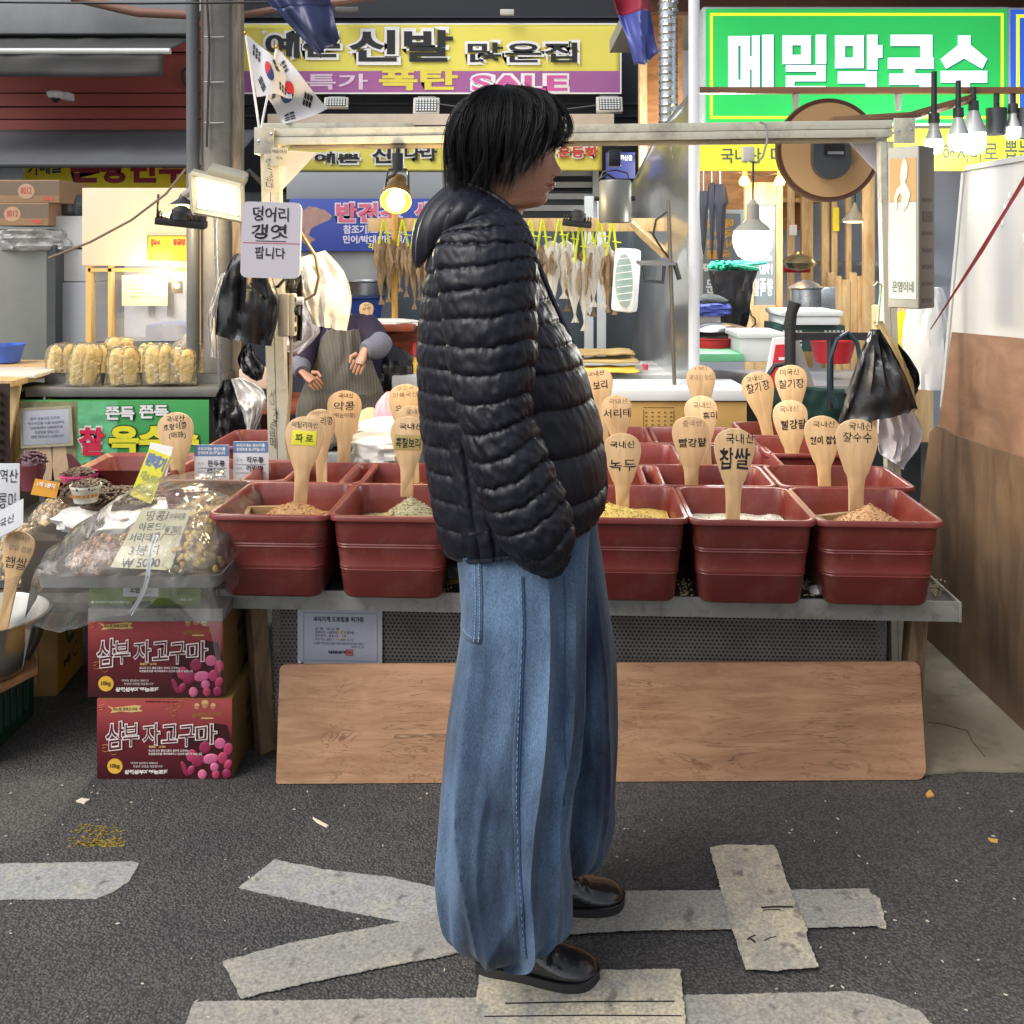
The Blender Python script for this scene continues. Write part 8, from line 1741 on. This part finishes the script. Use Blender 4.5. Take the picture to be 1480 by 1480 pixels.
# sleeves
def sleeve(side):
    rows_ = [(698, 318, 30, .030), (702, 330, 58, .055), (703, 352, 70, .066), (702, 380, 75, .072), (706, 430, 70, .074), (709, 480, 66, .072), (711, 530, 62, .068), (714, 575, 54, .064), (719, 612, 51, .061), (730, 650, 53, .061), (746, 695, 55, .061), (764, 740, 56, .060), (780, 775, 51, .058), (790, 797, 40, .050), (797, 812, 26, .036), (801, 819, 10, .014)]
    I = smooth_interp(rows_, 300); rings = []
    YS = smooth_interp([(1.995,), (1.99,), (1.98,), (1.968,), (1.955,), (1.945,), (1.938,), (1.93,), (1.925,), (1.92,), (1.918,), (1.918,), (1.92,), (1.93,), (1.94,), (1.95,)], 300)[:, 0]
    cs_ = [mp(I[i][0], I[i][1], YS[i] if side < 0 else 2*YM-YS[i]) for i in range(300)]
    if side > 0:    # the far arm hangs forward, hand in the pocket
        cs_ = [mp(I[i][0]+4, I[i][1]*.94+22, YS[i]) for i in range(300)]; cs_ = [V((p.x, 2*(YM-M0.y)-p.y, p.z)) for p in cs_]
    arc_ = 0; N = 144
    seam_ = np.array([0, .030, .062, .096, .138, .190, .242, .294, .345, .395, .441, .487, .531, .575, .622, .668, .714, .757, .82])
    for i in range(300):
        if i: arc_ += (cs_[i]-cs_[i-1]).length
        tn = (cs_[min(299, i+1)]-cs_[max(0, i-1)]).normalized(); fx_ = V((1, 0, 0)); fx_ = (fx_-tn*fx_.dot(tn)).normalized(); fy = tn.cross(fx_)
        a_ = S(I[i][2], 1.95); b_ = I[i][3]; ring = []
        for j in range(N):
            t = 2*math.pi*j/N; ct_, st_ = math.cos(t), math.sin(t)
            sv = arc_-.010*(1-abs(ct_))*1.2+.004*math.sin(2*t)+.0035*nz(t*2.5+3, 2)+.0015*nz(t*8, arc_*9)
            k_ = int(np.clip(np.searchsorted(seam_, sv, 'right')-1, 0, len(seam_)-2)); f = min(1, max(0, (sv-seam_[k_])/(seam_[k_+1]-seam_[k_])))
            fade = min(1, arc_/.05)
            d = .0064*(puff(f, 2.1)-.55)*fade
            sd_ = min(f, 1-f)
            d += .0036*nz(t*14+k_*7.3, f*.8+k_, 5)*math.exp(-sd_*5)*fade+.0026*nz(t*3.4+k_*3, f*2.0+k_*5.1, 1)+.0026*(.3-abs(nz(t*5+f*1.4+k_*9, f*1.5-t*1.6+k_*2, 3)))*1.4
            if .36 < arc_ < .50: d += .003*nz(t*5+arc_*40, arc_*18, 3)
            ring.append(cs_[i]+fx_*(a_*ct_+d*ct_)+fy*(b_*st_+d*st_))
        rings.append(ring)
    return MB().loft(rings)
sleeve(-1).build('sleeve', NY, man, ang=60); sleeve(1).build('sleeve', NY, man, ang=60)
# hood lying on the back
def hood():
    # pillow round the neck from near front over the back to far front; A neck opening edge, B drooping lower edge
    U, N = 180, 34; rings = []; kk = [0, .15, .35, .5, .6, .7, .85, 1]
    for i in range(U+1):
        u = i/U; s = -1+2*u; a = s*math.pi/2; k = abs(s); I = lambda v: float(np.interp(k, kk, v))
        A = V((hx(I([657, 664, 690, 706, 718, 728, 742, 752])), .106*math.sin(a)*I([1, 1, 1, 1, .98, .94, .88, .80]), hz(I([264, 266, 273, 281, 288, 295, 306, 317]))))
        B = V((hx(I([600, 604, 626, 654, 672, 692, 727, 756])), .165*math.sin(a)*I([1, 1, 1.02, 1.0, .96, .88, .74, .58]), hz(I([386, 388, 362, 338, 329, 324, 327, 331]))))
        nn = V((-math.cos(a), 1.1*math.sin(a), .42)).normalized(); h = I([.036, .038, .040, .036, .030, .024, .014, .007]); w_ = u*13
        ring = []
        for j in range(N+1):
            v = j/N; f = (w_+.5*math.sin(v*2.2)) % 1
            q_ = .013*(puff(f, 0)-.62)*math.sin(math.pi*min(1, max(0, v)))**.5*I([1, 1, 1, 1, 1, .8, .5, .3])
            ring.append(A.lerp(B, v)+nn*(h*math.sin(math.pi*v)**.75+q_+.0022*nz(u*40, v*5)*math.exp(-min(f, 1-f)*4)))
        for j in range(N-1, 0, -3): ring.append(A.lerp(B, j/N)-nn*.012*math.sin(math.pi*j/N))
        rings.append(ring)
    return MB().loft(rings)
hd = hood().build('hood', NY, man, ang=60)
q = MB(); hv = hd.data.vertices; q.tube([hv[k].co.copy() for k in range(0, len(hv), len(hv)//181)], .006, 8); q.build('hood_binding', NY, hd)

# --- jeans
def denim():
    m = bpy.data.materials.new('denim'); m.use_nodes = True; t = m.node_tree; n = t.nodes; b = n['Principled BSDF']; L = t.links.new
    tc = n.new('ShaderNodeTexCoord')
    a = n.new('ShaderNodeTexNoise'); a.inputs['Scale'].default_value = 420; a.inputs['Detail'].default_value = 3; mp1 = n.new('ShaderNodeMapping'); mp1.inputs['Scale'].default_value = (1, 1, .45); L(tc.outputs['Object'], mp1.inputs[0]); L(mp1.outputs[0], a.inputs[0])
    c = n.new('ShaderNodeTexNoise'); c.inputs['Scale'].default_value = 5; c.inputs['Detail'].default_value = 6; c.inputs['Roughness'].default_value = .6; mp2 = n.new('ShaderNodeMapping'); mp2.inputs['Scale'].default_value = (1.4, 1.4, .5); L(tc.outputs['Object'], mp2.inputs[0]); L(mp2.outputs[0], c.inputs[0])
    rp = n.new('ShaderNodeValToRGB'); e = rp.color_ramp.elements; e[0].position = .38; e[0].color = (.011, .026, .058, 1); e[1].position = .66; e[1].color = (.092, .158, .258, 1); L(c.outputs[0], rp.inputs[0])
    r2 = n.new('ShaderNodeValToRGB'); e = r2.color_ramp.elements; e[0].position = .3; e[0].color = (.62, .62, .64, 1); e[1].position = .7; e[1].color = (1.3, 1.3, 1.28, 1); L(a.outputs[0], r2.inputs[0])
    mx = n.new('ShaderNodeMix'); mx.data_type = 'RGBA'; mx.blend_type = 'MULTIPLY'; mx.inputs[0].default_value = 1; L(rp.outputs[0], mx.inputs[6]); L(r2.outputs[0], mx.inputs[7])
    L(mx.outputs[2], b.inputs['Base Color']); b.inputs['Roughness'].default_value = .85; b.inputs['Sheen Weight'].default_value = .12
    bp = n.new('ShaderNodeBump'); bp.inputs['Strength'].default_value = .3; bp.inputs['Distance'].default_value = .002; L(a.outputs[0], bp.inputs['Height']); L(bp.outputs[0], b.inputs['Normal'])
    return m
DEN = denim(); DEND = mat('denim_dark', '#2c4568', .85, var=.3, vs=60); STI = mat('stitch', '#7f96b2', .8, var=.2, vs=80)
def legf(rows_, Yc, sd, ycs=None):
    I = smooth_interp(rows_, 200)
    def fn(t, f, off=0.0):
        k = f*199; i = min(198, int(k)); g = k-i; r_ = I[i]*(1-g)+I[i+1]*g
        py, xl, xr, ry = r_; yc = Yc+(0 if ycs is None else float(np.interp(py, ycs[0], ycs[1])))
        a, b = mp(xl, py, yc), mp(xr, py, yc); c = (a+b)/2; rx_ = (b.x-a.x)/2
        ct_, st_ = math.cos(t), math.sin(t)
        e = .9; bx, by = math.copysign(abs(ct_)**e, ct_), math.copysign(abs(st_)**e, st_)
        z = c.z; w_ = min(1, f*3)
        N_ = lambda k, zz, s_: MN.noise(V((ct_*k+s_+sd, st_*k+s_, zz+sd))); fold = .026*N_(.9, z*.8, 1)*(1-abs(ct_)**3*.6)
        q1 = N_(1.75, z*.75+.25*nz(z*3, sd), 4); fold += .054*(.26-abs(q1)**.7*1.15)*w_*(1-abs(ct_)**4*.7)
        q2 = N_(3.2, z*1.3, 11); fold += .011*(.2-abs(q2)*1.1)*w_*(1-abs(ct_)**4)+.012*(.2-abs(MN.noise(V((ct_*1.2+sd*3, st_*1.2+z*2.2, z*1.6+ct_*2))))*1.2)*2.4*math.exp(-((z-.40)/.24)**2)+.003*N_(5, z*4, 7)
        lowb = math.exp(-((z-.16)/.13)**2); fold += .028*lowb*(.3-abs(N_(2.0, z*4.5, 9))*1.5)
        d = fold*(.2+.8*w_)+off
        return V((c.x+rx_*bx, c.y+ry*by, z))+V((ct_*d*.55, st_*d, 0))
    return fn
NEAR = [(715, 652, 858, .072), (760, 657, 853, .078), (800, 662, 851, .090), (850, 667, 850, .106), (900, 668, 849, .120), (983, 657, 848, .134), (1043, 649, 846, .142), (1100, 643, 837, .150), (1140, 640, 829, .150), (1200, 636, 825, .150), (1250, 634, 827, .150), (1300, 637, 828, .146), (1322, 642, 823, .136), (1340, 658, 806, .118), (1352, 674, 780, .098), (1362, 690, 752, .075), (1367, 697, 742, .062)]
FAR = [(715, 690, 862, .09), (760, 700, 864, .10), (820, 705, 873, .12), (880, 705, 881, .13), (950, 705, 891, .145), (1030, 700, 894, .145), (1100, 700, 894, .145), (1180, 705, 888, .14), (1212, 715, 882, .13), (1232, 730, 870, .11), (1244, 745, 852, .085), (1252, 765, 836, .06), (1256, 772, 830, .05)]
jn = thing('jeans', None, None); jn.parent = man
LN_ = legf(NEAR, 2.045, 2.0, ([715, 900, 1050], [.03, .015, 0])); LF_ = legf(FAR, 2.285, 6.0, ([715, 900, 1050], [-.035, -.02, 0]))
def legmesh(fn, cx0=0):
    q = MB(); NT2, NZ2 = 200, 260; rings = [[fn(2*math.pi*j/NT2, i/NZ2) for j in range(NT2)] for i in range(NZ2+1)]
    last = rings[-1]; c = sum(last, V((0, 0, 0)))/len(last); rings += [[c+(p-c)*.93+V((0, 0, .004)) for p in last], [c+(p-c)*.9+V((0, 0, .05)) for p in last]]
    return q.loft(rings, cap=False)
legmesh(LN_).build('leg', DEN, jn, ang=70); legmesh(LF_).build('leg', DEN, jn, ang=70)
# near-leg seams, stitches, patch pocket
def onleg(tpx, py):   # angle on the near face that lands at this column
    f = (np.interp(py, [r_[0] for r_ in NEAR], np.arange(len(NEAR))/(len(NEAR)-1)))
    best = None
    for k in range(181):
        t = -math.pi*k/180; p = LN_(t, f)+M0; px = CX+F*p.x/((p.y*cp-(p.z-CAMZ)*sp_))
        if best is None or abs(px-tpx) < best[0]: best = (abs(px-tpx), t, f)
    return best[1], best[2]
sm = [(756, 812), (757, 860), (757, 920), (754, 980), (750, 1040), (749, 1100), (750, 1160), (753, 1220), (757, 1280), (761, 1318)]
pts = [onleg(*p) for p in sm]; tt = smooth_interp(pts, 60)
q = MB(); q.tube([LN_(t, f, .0022) for t, f in tt], .0022, 6, flat=.6); q.build('side_seam', DEND, jn)
q = MB(); q.sheet(lambda u, v: LN_(*(lambda a: (a[0]-.012-.055*v, a[1]))(tt[min(59, int(u*59))]), .0025), 59, 3); q.build('seam_fold', DEN, jn, solid=.002)
for o_ in (-.020,):
    q = MB()
    for t, f in tt[:59]: q.tube([LN_(t+o_, f, .0046), LN_(t+o_, f+.005, .0046)], .0006, 4)
    q.build('seam_stitches', STI, jn)
tl_, tr_ = onleg(667, 850)[0], onleg(700, 850)[0]; f0 = onleg(690, 792)[1]; f1 = onleg(690, 902)[1]
t0_, t1_ = -math.pi*1.10, tr_
def pk(u, v): 
    f = f0+(f1-f0)*v; return LN_(t0_+(t1_-t0_)*u-.05*(v)*u, f, .0016)
q = MB(); q.sheet(pk, 24, 30); q.build('back_pocket', DEN, jn, solid=.002)
q = MB()
for e_ in (.90, .96):
    for i in range(26): q.tube([pk(e_, i/26)+V((0, -.0028, 0)), pk(e_, (i+.6)/26)+V((0, -.0028, 0))], .0009, 4)
for i in range(18): q.tube([pk(i/18, .95)+V((0, -.0028, 0)), pk((i+.6)/18, .95)+V((0, -.0028, 0))], .0009, 4)
q.build('pocket_stitches', STI, jn)
q = MB(); cr = smooth_interp([onleg(*p) for p in ((815, 815), (816, 850), (816, 920), (815, 990), (817, 1060), (816, 1140))], 40); q.tube([LN_(t, f, .001) for t, f in cr], [.0004]+[.0016]*38+[.0004], 6, flat=.5); q.build('front_crease', DEND, jn)

# --- shoes
LEA = mat('black_leather', (.011, .011, .012), .22, var=.2, vs=50, spec=.7, coat=.3, bump=.15, bs=90); SOLE = mat('rubber_sole', (.018, .018, .019), .6)
def shoe(heel, toe, label=None):
    h3, t3 = heel-M0, toe-M0; h3.z = t3.z = 0; d = (t3-h3); L_ = d.length; e1 = d/L_; e2 = V((-e1.y, e1.x, 0))
    o = thing('shoe', None, None); o.parent = man
    prof = smooth_interp([(0, .018, .070), (.04, .030, .078), (.15, .036, .092), (.3, .037, .098), (.45, .040, .088), (.6, .046, .068), (.75, .049, .054), (.88, .043, .047), (.96, .027, .040), (1, .006, .028)], 60)
    def pt(s, lat, z): return h3+e1*(s*L_)+e2*lat+V((0, 0, z))
    rings = []
    for s, w_, h_ in prof:
        ring = []
        for j in range(28):
            t = 2*math.pi*j/28; ct_, st_ = math.cos(t), math.sin(t); cr_ = .0022*math.sin(s*70)*math.exp(-((s-.60)/.07)**2)*max(0, st_)
            z = .026+(h_-.026)*max(0, st_)**.8 if st_ > 0 else .022
            ring.append(pt(s, w_*math.copysign(abs(ct_)**.7, ct_), z+cr_))
        rings.append(ring)
    MB().loft(rings).build('upper', LEA, o, ang=50)
    def outline(k, z):
        p = [(s, w_*k+.003) for s, w_, h_ in prof[::3]]+[(1.012, .0)]
        return [pt(s, w_, z) for s, w_ in p]+[pt(s, -w_, z) for s, w_ in reversed(p)]
    MB().loft([outline(1.0, .0 +.001), outline(1.03, .004), outline(1.05, .018), outline(1.03, .026)]).build('sole', SOLE, o, ang=30)
    q = MB(); q.tube([p for p in outline(1.04, .0275)], .0018, 5); q.build('welt', LEA, o)
    rr2 = [[pt(.20+(.16-.02*k)*math.cos(a), (.038-.004*k)*math.sin(a), .07+.05*k) for a in [2*math.pi*j/24 for j in range(24)]] for k in (0, .6, 1.2, 2.2)]
    MB().loft(rr2).build('shaft', LEA, o, ang=50)
    q = MB(); q.tube([pt(.50, -.040, .050), pt(.53, -.02, .078), pt(.53, .02, .078), pt(.50, .040, .050)], .0016, 5); q.tube([pt(.34, -.038, .055), pt(.40, -.03, .085), pt(.43, .0, .094)], .0015, 5); q.build('vamp_seam', LEA, o)
    return o
shoe(G(690, 1397), G(867, 1440)+V((0, .035, 0))); shoe(G(748, 1318), G(903, 1316)+V((0, .02, 0)))

# ------------------------------------------------------------------ seated seller
YS_ = 5.0
sel = thing('person', 'seated seller in a striped apron with purple sleeves, face behind white bags', 'person', (P(492, 0, YS_).x, YS_, 0)); N0 = sel.location.copy()
def wq(px, py, dy=0): p = P(px, py, YS_+dy)-N0; return p
def limb(q, pts, rs, n=16): 
    I = smooth_interp([tuple(p)+(r_,) for p, r_ in zip(pts, rs)], 18); q.tube([V(r_[:3]) for r_ in I], [r_[3] for r_ in I], n)
PUR = mat('purple_knit', '#2a2038', .85, var=.2, vs=50, bump=.4, bs=120); DARKP = mat('dark_trousers', '#1c1a1c', .8, var=.2)
q = MB(); 
rr_ = []
for z, rx_, ry_, dx, dy in smooth_interp([(.42, .20, .16, 0, .06), (.55, .21, .17, 0, .05), (.75, .20, .15, 0, .07), (.92, .19, .13, 0, .09), (1.05, .19, .11, 0, .11), (1.13, .15, .09, 0, .11), (1.16, .07, .06, -.03, .08), (1.19, .05, .05, -.06, .05), (1.23, .062, .075, -.09, .02), (1.29, .072, .092, -.10, .01), (1.36, .072, .092, -.11, .02), (1.41, .05, .06, -.11, .03), (1.425, .015, .02, -.11, .03)], 40):
    rr_.append([V((dx+.02*1+rx_*math.cos(a), dy+ry_*math.sin(a), z)) for a in [2*math.pi*j/30 for j in range(30)]])
q.loft(rr_)
# both hands as part of the body, with fingers
def hand(q, wrist, dirv, up, s=1.0, curl=.5, side=1):
    d = V(dirv).normalized(); u = V(up).normalized(); u = (u-d*u.dot(d)).normalized(); l = d.cross(u)
    pal = [V(wrist)+d*(.008*s), V(wrist)+d*(.035*s), V(wrist)+d*(.075*s)]
    q.tube([V(wrist)-d*.02]+pal, [.026*s, .030*s, .040*s, .038*s], 14, flat=.5)
    for k in range(4):
        b = V(wrist)+d*(.072*s)+l*((k-1.5)*.019*s); L_ = (.060, .070, .066, .052)[k]*s; p = [b-d*.01]; dd = d.copy()
        for m_ in range(3):
            dd = (dd-u*curl*.55).normalized(); p.append(p[-1]+dd*(L_*(.45, .32, .26)[m_]))
        q.tube(p, [.0098*s, .0092*s, .0085*s, .006*s], 8)
    b = V(wrist)+d*.025*s+l*(side*.030*s); q.tube([b, b+(l*side*.6+d*.7).normalized()*.035*s, b+(l*side*.25+d).normalized()*.062*s], [.012*s, .0105*s, .007*s], 8)
hand(q, wq(526, 508, -.16), (-.35, -.35, -.9), (0.1, -1, .2), .88, .35, 1); hand(q, wq(440, 540, -.20), (.75, -.35, -.55), (.3, -1, .3), .85, .9, -1)
q.build('body', mat('skin_light', '#b98c74', .5, var=.06, vs=14), sel, ang=70)
q = MB(); rr_ = []
for z, rx_, ry_ in smooth_interp([(.60, .215, .175), (.75, .205, .16), (.92, .20, .145), (1.05, .20, .125), (1.13, .16, .10), (1.165, .085, .075)], 30): rr_.append([V((.02+rx_*math.cos(a)*(1+.04*nz(a*2, z*9)), .09+ry_*math.sin(a), z)) for a in [2*math.pi*j/40 for j in range(40)]])
q.loft(rr_); limb(q, [wq(528, 470, .05), wq(543, 492, -.02), wq(546, 505, -.08), wq(536, 506, -.13)], [.068, .06, .052, .046]); limb(q, [wq(452, 470, .05), wq(440, 500, .0), wq(436, 520, -.08), wq(436, 530, -.14)], [.075, .068, .06, .052])
q.build('cardigan', PUR, sel)
CUF = mat('cuff_check', '#6f7180', .8, var=.35, vs=140); q = MB(); limb(q, [wq(551, 494, -.05), wq(545, 502, -.10), wq(533, 505, -.14), wq(527, 507, -.16)], [.056, .058, .05, .036]); q.build('sleeve_cover', CUF, sel)
q = MB(); limb(q, [wq(436, 522, -.08), wq(434, 530, -.14), wq(437, 538, -.18)], [.052, .052, .036]); q.build('sleeve_cover', CUF, sel)
def apronmat():
    m = mat('apron_stripe', '#6b6555', .85, var=.15, vs=30); t = m.node_tree; n = t.nodes; L = t.links.new; b = n['Principled BSDF']
    tc = n.new('ShaderNodeTexCoord'); wv = n.new('ShaderNodeTexWave'); wv.inputs['Scale'].default_value = 46; wv.bands_direction = 'X'; wv.inputs['Distortion'].default_value = 1.5; L(tc.outputs['Object'], wv.inputs[0])
    rp = n.new('ShaderNodeValToRGB'); e = rp.color_ramp.elements; e[0].position = .35; e[0].color = (.05, .047, .042, 1); e[1].position = .65; e[1].color = (.17, .16, .13, 1); L(wv.outputs[0], rp.inputs[0]); L(rp.outputs[0], b.inputs['Base Color']); return m
def apron(u, v):
    z = 1.10-.42*min(1, v/.62); a = (u-.5)*2
    hwid = np.interp(v, [0, .2, .45, .62, .8, 1], [.10, .13, .20, .24, .27, .24])
    if v <= .62: y = -.05-.05*math.sin(math.pi*v/.9)-.03*v
    else:
        g = (v-.62)/.38; y = -.10-.28*min(1, g*1.15); z = .68+.02*math.sin(g*3)-.22*max(0, g-.62)/.38
    return V((.02+a*hwid, y+.10*a*a*(.6 if v < .6 else .2)+.012*nz(a*4, v*6)+.01*math.sin(v*24+a*2)*(.45 < v < .75), z-.09*a*a*(v > .55)+.012*nz(a*5+3, v*8)))
MB().sheet(apron, 50, 70).build('apron', apronmat(), sel, solid=.006)
q = MB(); limb(q, [(-.10, .02, .56), (-.15, -.28, .57), (-.17, -.38, .50), (-.17, -.38, .12)], [.10, .095, .08, .06]); limb(q, [(.14, .02, .56), (.19, -.26, .57), (.20, -.36, .50), (.20, -.36, .12)], [.10, .095, .08, .06]); q.build('trousers', DARKP, sel)
for x in (-.17, .20): MB().ell((x, -.43, .06), (.045, .11, .055), 16, 10).build('shoe', LEA, sel)
q = MB().ell((-.085, .05, 1.345), (.088, .105, .095), 20, 12, nz=.15); q.build('hair', mat('hair_brown', '#241a16', .5, var=.3), sel)
MB().box((0, .0, 0), (.42, .36, .42), bev=.02).build('stool', mat('stool_red', '#8a3a28', .5), loc=(N0.x+.02, YS_+.1, .235), label='low red seat under the seated seller', cat='stool')
# things round the seller
crumple('black_sack', 'big knotted black sack beside the seated seller', 'sack', P(560, 572, 5.15), .17, .14, .26, BLKB, 41, amp=.2)
o = thing('wooden_bench', 'reddish brown wooden bench back behind the seller', 'bench', (P(505, 0, 5.5).x, 5.5, 0)); RW = woodmat('red_timber', '#93482c', '#6b2f1c', scale=(3, 3, 14), freq=2)
MB().box((.05, 0, P(0, 500, 5.5).z), (S(250, 5.5), .04, .2), bev=.004).build('back_panel', RW, o); MB().box((.05, -.1, P(0, 470, 5.5).z), (S(170, 5.5), .3, .03), bev=.004).build('top_shelf', RW, o); MB().box((.05, -.25, P(0, 572, 5.5).z), (S(250, 5.5), .5, .04), bev=.004).build('seat', RW, o)
for x in (-.42, .5): MB().box((x, -.1, .35), (.05, .05, .7)).build('leg', RW, o)
crumple('shelf_cloth', 'pale folded cloths lying on the shelf behind the seller', 'cloth', P(560, 470, 5.45), .2, .08, .035, WHB, 44, [(0, 1), (.6, .9), (1, .4)])
rbox('foam_cooler', 'white and grey foam cooler on the counter left of the man', 'cooler', (566, 543, 625, 566), 5.0, mat('cooler_white', '#b9bfc4', .5), .35)
rbox('cooler_band', 'grey lower half of the foam cooler stand', 'stand', (564, 566, 625, 690), 4.99, mat('cooler_grey', '#6f7a80', .5), .36)
for px, py, cl, l_ in ((601, 520, '#d8b04a', 'small yellow bottle standing on the foam cooler'), (598, 500, '#c82a30', 'small red capped jar at the man\'s back')):
    q = MB().lathe([(.001, 0), (.024, 0), (.026, .05), (.012, .075), (.012, .09), (.001, .09)], 16); q.build('small_jar', mat('jar_'+cl[1:], cl, .3), loc=P(px, 543, 5.1) if px == 601 else P(px, 520, 5.4), label=l_, cat='jar')
MB().box((0, 0, .05), (.16, .12, .10), bev=.01).build('pink_box', mat('box_pinkish', '#d8bfb0', .6, var=.1), loc=P(372, 560, 5.2), label='pinkish carton behind the left post beside the seller', cat='carton')
